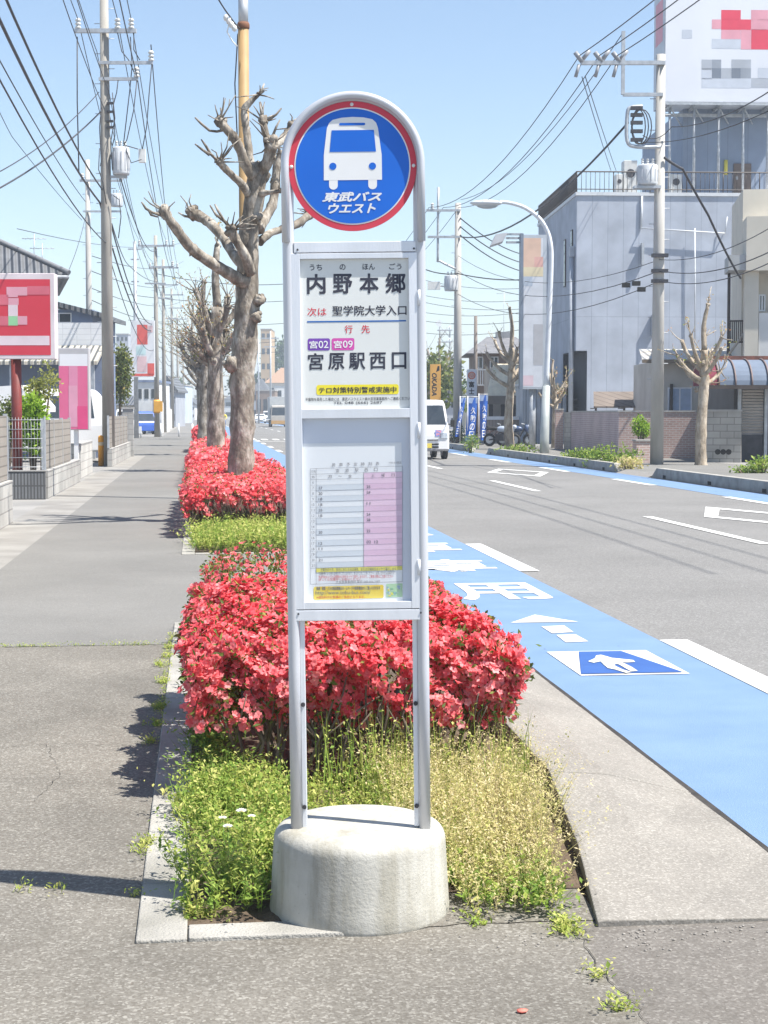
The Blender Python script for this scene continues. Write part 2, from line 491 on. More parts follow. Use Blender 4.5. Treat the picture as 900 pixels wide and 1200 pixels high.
# ================================================================== the ground
A_COARSE = asphalt('sidewalk_asphalt_coarse', (0.13, 0.118, 0.1), (0.255, 0.241, 0.213), 120, 0.9, 0.3, 0.4)
A_SMOOTH = asphalt('sidewalk_asphalt_smooth', (0.155, 0.15, 0.14), (0.225, 0.219, 0.205), 140, 0.5, 0.0, 0.22)
A_ROAD = asphalt('road_asphalt', (0.15, 0.146, 0.14), (0.26, 0.255, 0.245), 95, 0.35, 0.1, 0.25)
A_APRON = asphalt('apron_surface', (0.125, 0.113, 0.1), (0.22, 0.205, 0.185), 120, 1.4, 0.1, 0.35)
M_BLUE = worn('blue_lane_paint', (0.155, 0.24, 0.37), (0.13, 0.21, 0.345), (0.075, 0.09, 0.12), 0.345, 6.0)
M_BLUE_FAR = MATS['blue_lane_paint']
M_LOT = pm('lot_concrete', (0.28, 0.27, 0.255), (0.2, 0.195, 0.185), 0.7, 0.9, 0.2, 30, detail=9)
M_GROUND = pm('bare_ground', (0.2, 0.18, 0.15), (0.14, 0.13, 0.11), 0.05, 0.95)
M_SOIL = pm('planter_soil', (0.13, 0.095, 0.065), (0.07, 0.05, 0.035), 9, 0.95, 0.8, 60, detail=9)
M_SEAM = pm('dark_seam', (0.03, 0.028, 0.027), (0.05, 0.045, 0.04), 12, 0.9)

def sheet(name, x0, x1, y0, y1, z, mat, ny=1):
    mb = MB(); mb.poly([(x0, y0, z), (x1, y0, z), (x1, y1, z), (x0, y1, z)])
    return structure(mb.build(name, mat))

sheet('ground', -1200, 1200, -400, 1500, -0.06, M_GROUND)
sheet('road', 2.05, 11.05, -30, 1300, 0.0, A_ROAD)
sheet('sidewalk', -2.05, 1.15, -20, 11.25, 0.0, A_COARSE)
sheet('sidewalk_apron', 1.15, 2.05, -20, 4.93, 0.0, A_APRON)
sheet('planter_bed_base', 1.15, 2.05, 4.93, 11.25, -0.004, M_SOIL)
sheet('sidewalk_smooth', -2.05, 2.05, 11.25, 62, 0.0, A_SMOOTH)
sheet('side_street', -30, 2.05, 62, 112, 0.0, A_SMOOTH)
sheet('sidewalk_beyond', -2.6, 2.05, 112, 900, 0.0, pm('sidewalk_beyond_paving', (0.2, 0.195, 0.185), (0.16, 0.155, 0.15), 0.4, 0.9))
sheet('gutter_strip', -2.78, -2.05, -20, 62, 0.0, pm('gutter_concrete', (0.27, 0.26, 0.24), (0.2, 0.19, 0.175), 1.4, 0.9, 0.3, 60, detail=9))
sheet('forecourt', -45, -2.78, -20, 62, -0.004, M_LOT)
sheet('forecourt_beyond', -60, -2.6, 112, 700, -0.004, M_LOT)
sheet('far_sidewalk', 11.3, 15.6, -10, 700, 0.1, A_SMOOTH)
sheet('far_lot', 15.6, 90, -10, 700, 0.096, M_LOT)

# dark joint between the kerb and the blue lane
mb = MB()
ys = np.linspace(-6, 90, 260)
for i in range(len(ys) - 1):
    a, b = ys[i], ys[i + 1]
    w0, w1 = 0.012 + 0.008 * math.sin(a * 5.1) + 0.004 * math.sin(a * 17), 0.012 + 0.008 * math.sin(b * 5.1) + 0.004 * math.sin(b * 17)
    mb.poly([(2.047 - w0, a, 0.008), (2.062 + w0 * .3, a, 0.008), (2.062 + w1 * .3, b, 0.008), (2.047 - w1, b, 0.008)])
structure(mb.build('road_joint', M_SEAM))

sheet('road_lane_blue', 2.065, 3.2, -20, 420, 0.004, M_BLUE)
sheet('road_lane_blue_far', 10.05, 11.05, 5, 420, 0.004, M_BLUE_FAR)

# painted markings
mb = MB()
Z1, Z2 = 0.008, 0.012
k = 0
for j in range(-1, 30):
    a = 16.04 - 8.45 + j * 8.45; b = a + 3.45
    mb.poly([(3.2, a, Z1), (3.4, a, Z1), (3.4, b, Z1), (3.2, b, Z1)])
    a2 = a + 2.0
    mb.poly([(9.86, a2, Z1), (10.05, a2, Z1), (10.05, a2 + 3.45, Z1), (9.86, a2 + 3.45, Z1)])
for j in range(-2, 24):
    a = 19.1 + 13.45 * j; b = a + 5.3
    mb.poly([(6.78, a, Z1), (6.93, a, Z1), (6.93, b, Z1), (6.78, b, Z1)])
structure(mb.build('road_lane_dashes', M_ROADWHITE))

def diamond(cx, cy, hw, hl, w, wl):
    m_ = MB()
    o = [(cx, cy - hl), (cx + hw, cy), (cx, cy + hl), (cx - hw, cy)]
    i = [(cx, cy - hl + wl), (cx + hw - w, cy), (cx, cy + hl - wl), (cx - hw + w, cy)]
    for k_ in range(4):
        q = (k_ + 1) % 4
        m_.poly([(o[k_][0], o[k_][1], Z1), (o[q][0], o[q][1], Z1), (i[q][0], i[q][1], Z1), (i[k_][0], i[k_][1], Z1)])
    return structure(m_.build('road_diamond_marking', M_ROADWHITE))
diamond(8.55, 24.2, 0.85, 2.6, 0.22, 0.75)
diamond(8.5, 43.0, 0.85, 2.9, 0.22, 0.75)
mb = MB()
for i in range(13):
    x = 2.3 + i * 0.68
    mb.poly([(x, 96, Z2), (x + 0.36, 96, Z2), (x + 0.36, 100, Z2), (x, 100, Z2)])
mb.poly([(2.1, 90.5, Z2), (6.8, 90.5, Z2), (6.8, 91.1, Z2), (2.1, 91.1, Z2)])
mb.poly([(7.0, 105, Z2), (10.9, 105, Z2), (10.9, 105.6, Z2), (7.0, 105.6, Z2)])
structure(mb.build('road_crossing_marking', M_ROADWHITE))

def gp(pts, z): return [tuple(G(x, y, z)) for x, y in pts]
# bicycle-lane pictogram: white field, blue trapezoid, white rider
mb = MB()
mb.poly([(2.29, 9.58, Z1), (2.97, 9.58, Z1), (2.97, 10.57, Z1), (2.29, 10.57, Z1)], 0)
mb.poly([(2.30, 9.62, Z2), (2.94, 9.62, Z2), (2.79, 10.53, Z2), (2.50, 10.53, Z2)], 1)
rider = [(280, 165), (318, 148), (325, 133), (352, 129), (385, 138), (412, 146), (452, 150), (530, 158), (542, 168), (500, 171), (466, 170), (492, 181), (522, 196), (556, 218), (520, 221), (482, 200), (452, 182), (430, 178), (430, 190), (472, 210), (522, 225), (490, 229), (430, 210), (390, 202), (366, 182), (350, 165), (312, 173)]
mb.poly([tuple(G(630 + x / 4.737, 740 + y / 4.737, 0.016)) for x, y in rider], 0)
structure(mb.build('road_bicycle_pictogram', [M_ROADWHITE, pm('blue_pictogram_paint', (0.035, 0.1, 0.3), (0.03, 0.085, 0.27), 6, 0.7)]))
mb = MB()
mb.poly(gp([(598.4, 729.6), (677.7, 728.5), (626.7, 720.3)], Z1))
mb.poly(gp([(634.4, 734), (661, 732.8), (672, 740.5), (647, 742)], Z1))
mb.poly(gp([(652, 744), (674.5, 743.3), (689.5, 751.5), (663, 752.5)], Z1))
structure(mb.build('road_arrow_marking', M_ROADWHITE))
mb = MB()
for ch, yb, yt in (('用', 13.6, 14.95), ('専', 16.0, 17.4), ('車', 18.4, 19.8), ('転', 20.9, 22.3), ('自', 23.4, 24.8)):
    mb.text(ch, (2.24, yb, 3.03, yt), frame=((0, 0, Z1), (1, 0, 0), (0, 1, 0)), bold=0.006, multi=.012)
structure(mb.build('road_lettering', M_ROADWHITE))

# planter kerb along the road: a bevelled concrete strip that ramps down at its near end and at each driveway
secs = [(4.86, 1.22, 0.018), (5.6, 1.33, 0.065), (6.6, 1.44, 0.11), (8.0, 1.455, 0.112), (12.2, 1.46, 0.112), (12.9, 1.46, 0.03), (17.8, 1.46, 0.03), (18.4, 1.46, 0.112), (34.0, 1.46, 0.112), (34.6, 1.46, 0.03), (40, 1.46, 0.03), (40.6, 1.46, 0.11), (60, 1.46, 0.11), (62, 1.46, 0.02), (112, 1.46, 0.02), (113, 1.46, 0.11), (600, 1.46, 0.11)]
mb = MB()
def ksec(y):
    for (a, b) in zip(secs, secs[1:]):
        if a[0] <= y <= b[0]:
            u = (y - a[0]) / (b[0] - a[0]); return (y, a[1] + (b[1] - a[1]) * u, a[2] + (b[2] - a[2]) * u)
joints = [4.86, 6.55, 8.55, 10.55, 12.3] + [12.3 + 2.0 * i for i in range(1, 40)] + [100, 130, 180, 260, 400, 600]
for a, b in zip(joints, joints[1:]):
    cut = sorted({a + (0.005 if a > 5 else 0), b - 0.005} | {q[0] for q in secs if a + .02 < q[0] < b - .02})
    vs = []; fs = []
    for y in cut:
        y, xi, zt = ksec(y)
        vs += [(xi, y, -0.05), (xi, y, zt), (xi + 0.02, y, zt + 0.004), (xi + 0.24, y, zt * 0.86 + 0.002), (2.046, y, 0.006), (2.046, y, -0.05)]
    for i in range(len(cut) - 1):
        for j in range(5):
            k_ = i * 6 + j; fs.append((k_, k_ + 1, k_ + 7, k_ + 6))
    n_ = (len(cut) - 1) * 6
    fs += [(0, 5, 4, 3, 2, 1), (n_, n_ + 1, n_ + 2, n_ + 3, n_ + 4, n_ + 5)]
    mb.add(vs, fs)
structure(mb.build('kerb', asphalt('kerb_gritty_concrete', (0.205, 0.19, 0.168), (0.33, 0.31, 0.278), 150, 1.6, 0.0, 0.3), bevel=0.004))

def kerb_blocks(segs, name, z=0.012, w=0.16):
    m_ = MB()
    for (x0, y0, x1, y1) in segs:
        m_.box(x0, x1, y0, y1, -0.05, z + random.uniform(-0.002, 0.003))
    return structure(m_.build(name, M_KERBPALE, bevel=0.005))
segs = []
y = 4.86
while y < 12.3:
    segs.append((-0.205, y, -0.05, min(y + 0.594, 12.37))); y += 0.6
x = -0.046
while x < 0.5:
    segs.append((x, 4.86, min(x + 0.594, 0.5), 4.99)); x += 0.6
kerb_blocks(segs, 'planter_kerb')
segs = []
y = 18.4
while y < 34:
    segs.append((-0.22, y, -0.07, y + 0.594)); y += 0.6
x = -0.066
while x < 1.4:
    segs.append((x, 18.4, min(x + 0.594, 1.455), 18.54)); x += 0.6
y = 40.6
while y < 60:
    segs.append((-0.22, y, -0.07, y + 1.194)); y += 1.2
kerb_blocks(segs, 'planter_kerb')

def soil(name, x0, x1, y0, y1, amp=0.03):
    nx, ny = 18, max(8, int((y1 - y0) * 6))
    vs = []; fs = []
    for j in range(ny + 1):
        for i in range(nx + 1):
            u, v = i / nx, j / ny
            e = min(1, 6 * min(u, 1 - u, v * 2, (1 - v) * 2))
            h = 0.006 + e * amp * (0.6 + 0.5 * math.sin(i * 1.3 + j * .7) * math.sin(j * 1.1 - i * .4))
            vs.append((x0 + (x1 - x0) * u, y0 + (y1 - y0) * v, h))
    for j in range(ny):
        for i in range(nx):
            a = j * (nx + 1) + i
            fs.append((a, a + 1, a + nx + 2, a + nx + 1))
    m_ = MB(); m_.add(vs, fs, 0, True)
    return structure(m_.build(name, M_SOIL))
soil('planter_soil', -0.05, 0.62, 5.0, 5.26, .012)
soil('planter_soil', -0.05, 1.455, 5.26, 12.3)
mb = MB(); random.seed(2)
front = [(0.6 + 0.05 * i, 4.93 + random.uniform(-.012, .012) - (.05 if i < 2 else 0), 0.003) for i in range(14)]
backe = [(1.25 - 0.05 * i, 5.28 + random.uniform(-.02, .02), 0.003) for i in range(14)]
mb.poly(front + backe); structure(mb.build('sidewalk_patch', A_COARSE))
soil('planter_soil', -0.07, 1.455, 18.54, 34)
soil('planter_soil', -0.07, 1.455, 40.6, 60)
soil('planter_soil', -0.07, 1.455, 113, 200)

# far kerb blocks (high blocks with sloped ends between driveways)
def far_kerb(pa, pb, h=0.25, w=0.2, slope_a=0.5, slope_b=0.5, loc_name='far_kerb'):
    a = np.array(pa[:2]); b = np.array(pb[:2]); d = (b - a); Ln = np.linalg.norm(d); d /= Ln; n = np.array([d[1], -d[0]])
    if n[0] < 0: n = -n
    def P(s, t, z): q = a + d * s + n * t; return (q[0], q[1], z)
    m_ = MB()
    out = [(0, 0), (slope_a, h), (Ln - slope_b, h), (Ln, 0)]
    vs = [P(s, 0, z) for s, z in out] + [P(s, w, z) for s, z in out]
    m_.add(vs, [(0, 1, 2, 3), (7, 6, 5, 4), (0, 4, 5, 1), (1, 5, 6, 2), (2, 6, 7, 3), (3, 7, 4, 0)])
    # drain holes
    s = 1.5
    while s < Ln - 1:
        q = [P(s, -0.004, 0.02), P(s + 0.25, -0.004, 0.02), P(s + 0.25, -0.004, 0.1), P(s, -0.004, 0.1)]
        m_.poly(q, 1); s += 3.5
    return structure(m_.build('kerb', [M_KERBPALE, M_SEAM]))
far_kerb((11.13, 12), (11.13, 39.3), slope_b=0.5)
far_kerb((11.12, 42.4), (11.1, 62.5), slope_a=0.5)
far_kerb((11.12, 66), (11.1, 82), slope_a=0.5)
far_kerb((11.12, 90), (11.1, 300))
mb = MB()
for a, b in ((39.3, 42.4), (62.5, 66), (82, 90)):
    mb.poly([(11.05, a, 0.004), (11.3, a, 0.1), (11.3, b, 0.1), (11.05, b, 0.004)])
    
structure(mb.build('kerb_ramp', M_KERB))
mb = MB()
mb.poly([(11.05, -10, 0.0), (11.31, -10, 0.0), (11.31, 300, 0.0), (11.05, 300, 0.0)])
mb.poly([(11.305, -10, 0.0), (11.305, 300, 0.0), (11.305, 300, 0.1), (11.305, -10, 0.1)])
structure(mb.build('kerb_base', M_KERB))

# jagged crack between the old asphalt and the smoother apron, and finer cracks in the pavement
def crack(pts, w, seed, z=0.004):
    random.seed(seed); m_ = MB(); P = []
    for (a, b) in zip(pts, pts[1:]):
        n = max(2, int(math.hypot(b[0] - a[0], b[1] - a[1]) / .035))
        for i in range(n): P.append((a[0] + (b[0] - a[0]) * i / n + random.gauss(0, .006), a[1] + (b[1] - a[1]) * i / n + random.gauss(0, .006)))
    for (a, b) in zip(P, P[1:]):
        d = np.array([b[0] - a[0], b[1] - a[1]]); d /= np.linalg.norm(d) + 1e-9; n_ = np.array([-d[1], d[0]]) * w * random.uniform(.2, 1)
        m_.poly([(a[0] - n_[0], a[1] - n_[1], z), (b[0] - n_[0], b[1] - n_[1], z), (b[0] + n_[0], b[1] + n_[1], z), (a[0] + n_[0], a[1] + n_[1], z)])
    return structure(m_.build('sidewalk_crack', pm('crack_dirt', (.075, .068, .06), (.05, .045, .04), 30, .95)))
crack([(1.15, 4.86), (1.13, 4.5), (1.16, 4.2), (1.14, 3.6)], .0018, 4)
crack([(-2.0, 11.25), (-.2, 11.25)], .008, 5, 0.0035)
crack([(-1.9, 7.9), (-1.2, 7.75), (-.75, 7.9), (-.24, 7.8)], .0016, 6)
crack([(-.75, 7.9), (-.62, 7.2), (-.7, 6.7)], .0014, 7)
crack([(-1.4, 16.2), (-.6, 16.6), (0.2, 16.3)], .003, 8)
# loose grit along the kerb end
def grit(n, fx, seed, smin, smax):
    rg = np.random.default_rng(seed); m_ = MB(); random.seed(seed)
    for i in range(n):
        x, y = fx(rg); r = rg.uniform(smin, smax)
        m_.ball((x, y, r * .4), r, 5, jit=.35, sc=(1, rg.uniform(.6, 1), .6))
    o = m_.build('gravel', pm('loose_grit', (.34, .32, .29), (.2, .185, .17), 60, .9))
    return props(o, 'loose grit scattered on the asphalt by the kerb end', 'gravel', None, 'stuff')
grit(110, lambda r: (1.25 + abs(r.normal(0, .35)) * (1 if r.random() < .7 else -1), 4.82 - abs(r.normal(0, .12))), 3, .002, .006)

# ================================================================== bus stop sign
p_foot = G(421, 970, 0.283)
D_SIGN = float(np.dot(p_foot, HV))
bc = p_foot + HV * 0.075                           # centre of the concrete base
BUS = thing('bus_stop_sign', 'white bus stop sign with round blue bus emblem on a grey concrete base', 'bus stop sign', (bc[0], bc[1], 0), -YAW)
BF = Facade(p_foot, -YAW)
LEAN = 0.0108
DY = -0.075                                        # the sign's plane in the thing's own y
def S(px, py):
    u, z = BF.f(px, py)
    return u + LEAN * z, z
def bs(mb, name, mats, parent=BUS, bevel=0.0):
    o = mb.build(name, mats, parent, bevel=bevel)
    if parent is BUS: o.rotation_euler = (0, -LEAN, 0)
    return o
PXM = (S(500, 500)[0] - S(400, 500)[0]) / 100      # metres per photograph pixel at the sign

mb = MB()
R0, R1, HB = 0.291, 0.277, 0.283
prof = [(R0 - 0.012, -0.02), (R0 - 0.002, 0.0), (R0, 0.012), (R0 - 0.004, 0.06)]
for i in range(1, 6): prof.append((R0 - 0.004 - (R0 - R1 - 0.004) * i / 6, 0.06 + (HB - 0.11) * i / 6))
for i in range(8):
    a = math.pi / 2 * i / 7
    prof.append((R1 - 0.05 + 0.05 * math.cos(a), HB - 0.05 + 0.05 * math.sin(a)))
prof += [(0.12, HB + 0.002), (0.001, HB + 0.002)]
mb.lathe(prof, n=96)
def base_mat():
    m, nt, out = _new('cast_concrete_base'); L = nt.links.new
    b = nt.nodes.new('ShaderNodeBsdfPrincipled'); b.inputs['Roughness'].default_value = 0.8; b.inputs['Specular IOR Level'].default_value = 0.25
    L(b.outputs[0], out.inputs[0])
    tc = nt.nodes.new('ShaderNodeTexCoord')
    def nz(scale, st=(1, 1, 1), det=8):
        mp = nt.nodes.new('ShaderNodeMapping'); mp.inputs['Scale'].default_value = st; L(tc.outputs['Object'], mp.inputs[0])
        n = nt.nodes.new('ShaderNodeTexNoise'); n.inputs['Scale'].default_value = scale; n.inputs['Detail'].default_value = det; n.inputs['Roughness'].default_value = 0.65
        L(mp.outputs[0], n.inputs['Vector']); return n
    def ramp(n, stops):
        r = nt.nodes.new('ShaderNodeValToRGB'); r.color_ramp.elements[0].position = stops[0][0]; r.color_ramp.elements[0].color = _c(stops[0][1])
        r.color_ramp.elements[1].position = stops[1][0]; r.color_ramp.elements[1].color = _c(stops[1][1]); L(n.outputs['Fac'], r.inputs[0]); return r
    big = ramp(nz(3.2), [(0.3, (0.36, 0.345, 0.305)), (0.68, (0.52, 0.505, 0.455))])
    streak = ramp(nz(14, (1, 1, 0.12)), [(0.36, (0.74, 0.72, 0.67)), (0.56, (1, 1, 1))])
    pit = ramp(nz(120, det=2), [(0.24, (0.45, 0.43, 0.4)), (0.31, (1, 1, 1))])
    cur = big.outputs[0]
    for r in (streak, pit):
        mx = nt.nodes.new('ShaderNodeMix'); mx.data_type = 'RGBA'; mx.blend_type = 'MULTIPLY'; mx.inputs[0].default_value = 1
        L(cur, mx.inputs[6]); L(r.outputs[0], mx.inputs[7]); cur = mx.outputs[2]
    L(cur, b.inputs['Base Color'])
    bp = nt.nodes.new('ShaderNodeBump'); bp.inputs['Strength'].default_value = 0.6; bp.inputs['Distance'].default_value = 0.004
    n = nz(85, det=5); L(n.outputs['Fac'], bp.inputs['Height']); L(bp.outputs[0], b.inputs['Normal'])
    return m
mb.build('base', base_mat(), BUS)

# arch of aluminium tube: two posts joined by a half circle, inner channel behind
ac = S(413.6, 193.5)
rA = 76.3 * PXM
zf = HB - 0.01
pts = [(ac[0] - rA, DY, zf)] + [(ac[0] - rA, DY, zf + (ac[1] - zf) * t) for t in (0.25, 0.5, 0.75)]
for i in range(0, 33):
    a = math.pi * (1 - i / 32)
    pts.append((ac[0] + rA * math.cos(a), DY, ac[1] + rA * math.sin(a)))
pts += [(ac[0] + rA, DY, zf + (ac[1] - zf) * t) for t in (0.75, 0.5, 0.25)] + [(ac[0] + rA, DY, zf)]
mb = MB(); mb.tube(pts, 0.0185, n=20)
M_ARCH = pm('pale_grey_tube', (0.57, 0.58, 0.61), (0.49, 0.5, 0.53), 7, 0.36, 0.0, metal=0.25, spec=0.5, stretch=(1, 1, .2))
bs(mb, 'frame', M_ARCH)
z_lo, z_hi = zf, S(345, 284)[1]
for sgn in (-1, 1):
    mb = MB()
    xc = ac[0] + sgn * (rA - 0.026)
    mb.box(xc - 0.0075, xc + 0.0075, DY + 0.002, DY + 0.03, z_lo + 0.012, z_hi)
    rail = bs(mb, 'post_channel', M_ALU, bevel=0.0015)
    mb = MB()
    for py in (825, 945):
        q = S(490 if sgn > 0 else 346, py)
        mb.cyl((xc, DY + 0.003, q[1]), (xc, DY - 0.004, q[1]), 0.007, n=10)
    mb.build('bolt', M_DARKMETAL, rail)

# raised outer lip of the arch, which shades the plate
mb = MB()
rim = [(ac[0] - rA - .006, DY - .02, z_hi)] + [(ac[0] + (rA + .006) * math.cos(a), DY - .02, ac[1] + (rA + .006) * math.sin(a)) for a in np.linspace(math.pi, 0, 41)] + [(ac[0] + rA + .006, DY - .02, z_hi)]
mb.tube([(p[0], DY - .024, p[2]) for p in rim], .0125, 12)
bs(mb, 'arch_lip', M_ARCH)
# round plate
dc = S(413.2, 195.8); rD = 74.2 * PXM
M_RED = pm('red_enamel', (0.62, 0.06, 0.09), (0.56, 0.05, 0.08), 4, 0.4)
M_BLUESIGN = pm('blue_enamel', (0.015, 0.14, 0.6), (0.013, 0.125, 0.55), 4, 0.35)
mb = MB()
yd = DY - 0.0175
mb.cyl((dc[0], yd + 0.008, dc[1]), (dc[0], yd, dc[1]), rD, n=96)
plate = bs(mb, 'sign_plate', M_RED)
mb = MB(); mb.disc((dc[0], yd - 0.0007, dc[1]), rD * 0.905, 96); mb.build('white_ring', M_WHITE, plate)
mb = MB(); mb.disc((dc[0], yd - 0.0014, dc[1]), rD * 0.885, 96); mb.build('blue_field', M_BLUESIGN, plate)
def Z3(x, y): return S(320 + x / 4.737, 90 + y / 4.737)
mb = MB()
bus = [(283, 440), (300, 290), (312, 262), (332, 244), (380, 233), (440, 229), (502, 232), (552, 243), (572, 262), (582, 290), (603, 440), (605, 578), (283, 578)]
mb.poly([(Z3(*p)[0], yd - 0.0021, Z3(*p)[1]) for p in bus])
for cx in (336, 553):
    w = [(cx - 24, 570), (cx - 24, 608)] + [(cx + 24 * math.cos(a), 608 + 22 * math.sin(a)) for a in np.linspace(math.pi, 0, 9)] + [(cx + 24, 570)]
    mb.poly([(Z3(*p)[0], yd - 0.0019, Z3(*p)[1]) for p in w])
mb.build('bus_emblem', M_WHITE, plate)
mb = MB()
def zpoly(pts, y, m=0): mb.poly([(Z3(*p)[0], y, Z3(*p)[1]) for p in pts], m)
zpoly([(326, 302), (560, 302), (572, 422), (315, 422)], yd - 0.0028)
zpoly([(372, 262), (508, 262), (513, 269), (508, 276), (372, 276), (367, 269)], yd - 0.0028)
for cx, cy in ((333, 501), (552, 502)):
    zpoly([(cx + 20 * math.cos(a), cy + 20 * math.sin(a)) for a in np.linspace(0, 2 * math.pi, 24, endpoint=False)], yd - 0.0028)
mb.build('emblem_windows', M_BLUESIGN, plate)
mb = MB()
def ztext(s, x0, y0, x1, y1, y, m=0, **k):
    a = Z3(x0, y1); b = Z3(x1, y0); mb.text(s, (a[0], a[1], b[0], b[1]), y, m, **k)
ztext('東武バス', 274, 643, 604, 698, yd - 0.0022, bold=0.008, shear=0.3, multi=.0009)
ztext('ウエスト', 306, 706, 570, 762, yd - 0.0022, bold=0.01, shear=0.3, multi=.0007)
mb.build('lettering', M_WHITE, plate)
for a in (90, 0, 180):
    mb = MB()
    x, z = dc[0] + rD * 0.952 * math.cos(rad(a)), dc[1] + rD * 0.952 * math.sin(rad(a))
    mb.ball((x, yd, z), 0.0058, 12, sc=(1, 0.6, 1))
    mb.build('rivet', M_PORC, plate)
# clear backing plate behind the round plate
mb = MB()
x0, x1 = ac[0] - rA + 0.01, ac[0] + rA - 0.01
arc = [(x0, DY + 0.012, S(345, 284)[1])] + [(ac[0] + (rA - 0.01) * math.cos(a), DY + 0.012, ac[1] + (rA - 0.01) * math.sin(a)) for a in np.linspace(math.pi, 0, 25)] + [(x1, DY + 0.012, S(345, 284)[1])]

# notice case
def R_(px0, py0, px1, py1):
    a = S(px0, py1); b = S(px1, py0); return a[0], b[0], a[1], b[1]
def bar(mb, px0, py0, px1, py1, y0, y1, m=0):
    x0, x1, z0, z1 = R_(px0, py0, px1, py1); mb.box(x0, x1, y0, y1, z0, z1, m)
mb = MB(); bar(mb, 345, 296, 488.5, 714, DY + 0.004, DY + 0.03); bs(mb, 'back_panel', pm('pale_blue_panel', (0.72, 0.75, 0.82), (0.66, 0.69, 0.76), 3, 0.5))
mb = MB(); bar(mb, 344.5, 283.5, 487, 296, DY - 0.014, DY + 0.02); hd = bs(mb, 'header_bar', M_ALU, bevel=0.002)
mb = MB(); bar(mb, 345, 714, 497, 726.5, DY - 0.016, DY + 0.022); ft = bs(mb, 'bottom_bar', M_ALU, bevel=0.002)
for prt, pys in ((hd, 292.5), (ft, 718)):
    for pxs in (349 if prt is hd else 350, 485 if prt is hd else 493):
        q = S(pxs, pys); mb = MB(); mb.cyl((q[0], DY - 0.013, q[1]), (q[0], DY - 0.0185, q[1]), 0.0032, n=10); mb.build('screw', M_DARKMETAL, prt)
mb = MB()
bar(mb, 344, 297, 351.5, 713, DY - 0.016, DY + 0.004)
bar(mb, 482.5, 297, 488.6, 713, DY - 0.016, DY + 0.004)
bar(mb, 351.7, 297, 482.3, 303.5, DY - 0.0155, DY + 0.004)
bar(mb, 351.7, 479, 482.3, 490, DY - 0.0155, DY + 0.004)
bar(mb, 351.7, 704.5, 482.3, 713, DY - 0.0155, DY + 0.004)
cf = bs(mb, 'case_frame', M_ALU, bevel=0.0012)
mb = MB(); bar(mb, 489, 297, 490.6, 714, DY - 0.012, DY + 0.004); mb.build('case_gap', M_DARKMETAL, cf)
for py in (350, 505, 665):
    mb = MB(); x0, x1, z0, z1 = R_(488.8, py - 9, 493, py + 9); mb.cyl(((x0 + x1) / 2, DY - 0.016, z0), ((x0 + x1) / 2, DY - 0.016, z1), 0.005, n=10); mb.build('hinge', M_ALU, cf)

# upper notice
yp = DY - 0.004
mb = MB(); bar(mb, 351.6, 303.6, 482.4, 478.9, yp, DY + 0.0035)
M_POSTER = pm('notice_white_plastic', (0.72, 0.73, 0.7), (0.66, 0.67, 0.65), 3, 0.35)
np_ = bs(mb, 'stop_name_notice', M_POSTER)
def Z4(x, y): return S(335 + x / 5.294, 280 + y / 5.294)
def t4(mb, s, x0, y0, x1, y1, m, bold=0.0, dy=0.0008, **k):
    a = Z4(x0, y1); b = Z4(x1, y0); mb.text(s, (a[0], a[1], b[0], b[1]), yp - dy, m, bold=bold, **k)
def r4(mb, x0, y0, x1, y1, m, dy=0.0006, rr=0):
    if not rr:
        pts = [(x0, y0), (x0, y1), (x1, y1), (x1, y0)]
    else:
        pts = []
        for cx, cy, a0 in ((x0 + rr, y0 + rr, 180), (x1 - rr, y0 + rr, 270), (x1 - rr, y1 - rr, 0), (x0 + rr, y1 - rr, 90)):
            for t in range(5):
                a = rad(a0 + 22.5 * t); pts.append((cx + rr * math.cos(a), cy + rr * math.sin(a)))
    mb.poly([(Z4(*p)[0], yp - dy, Z4(*p)[1]) for p in pts], m)
mb = MB()
t4(mb, 'うち', 148, 156, 224, 194, 0, .012); t4(mb, 'の', 334, 157, 370, 193, 0, .012); t4(mb, 'ほん', 476, 155, 552, 193, 0, .012); t4(mb, 'ごう', 641, 155, 717, 193, 0, .012)
for ch, a, b in (('内', 132, 246), ('野', 293, 411), ('本', 458, 575), ('郷', 619, 742)): t4(mb, ch, a, 216, b, 340, 0, .006, multi=.0011)
t4(mb, '次は', 134, 424, 252, 476, 1, .008); t4(mb, '聖学院大学入口', 289, 414, 748, 476, 0, .006, multi=.0003)
r4(mb, 132, 507, 746, 516, 2)
t4(mb, '行', 365, 535, 414, 586, 1, .012); t4(mb, '先', 469, 535, 520, 586, 1, .012)
r4(mb, 136, 615, 274, 690, 3, rr=12); r4(mb, 285, 615, 425, 690, 4, rr=12)
t4(mb, '宮', 147, 630, 197, 677, 5, .02, .0012); t4(mb, '02', 203, 630, 264, 676, 5, .01, .0012)
t4(mb, '宮', 298, 630, 348, 677, 5, .02, .0012); t4(mb, '09', 354, 630, 415, 676, 5, .01, .0012)
for ch, a, b in (('宮', 138, 233), ('原', 264, 363), ('駅', 393, 492), ('西', 521, 620), ('口', 658, 747)): t4(mb, ch, a, 706, b, 810, 0, .006, multi=.0007)
r4(mb, 190, 904, 700, 966, 6, rr=14)
t4(mb, 'テロ対策特別警戒実施中', 205, 918, 686, 956, 0, .004, .0012, multi=.0003)
t4(mb, '不審物を発見した場合には、東武バスウエスト㈱大宮営業事務所へご連絡ください。', 122, 982, 776, 1004, 0, .006)
t4(mb, 'TEL 048 (666) 2687', 295, 1008, 598, 1029, 0, .006)
M_TRED = pm('red_ink', (0.6, 0.04, 0.07), (0.55, 0.04, 0.06), 8, 0.6)
M_YEL = pm('yellow_print', (0.85, 0.72, 0.05), (0.8, 0.68, 0.05), 8, 0.5)
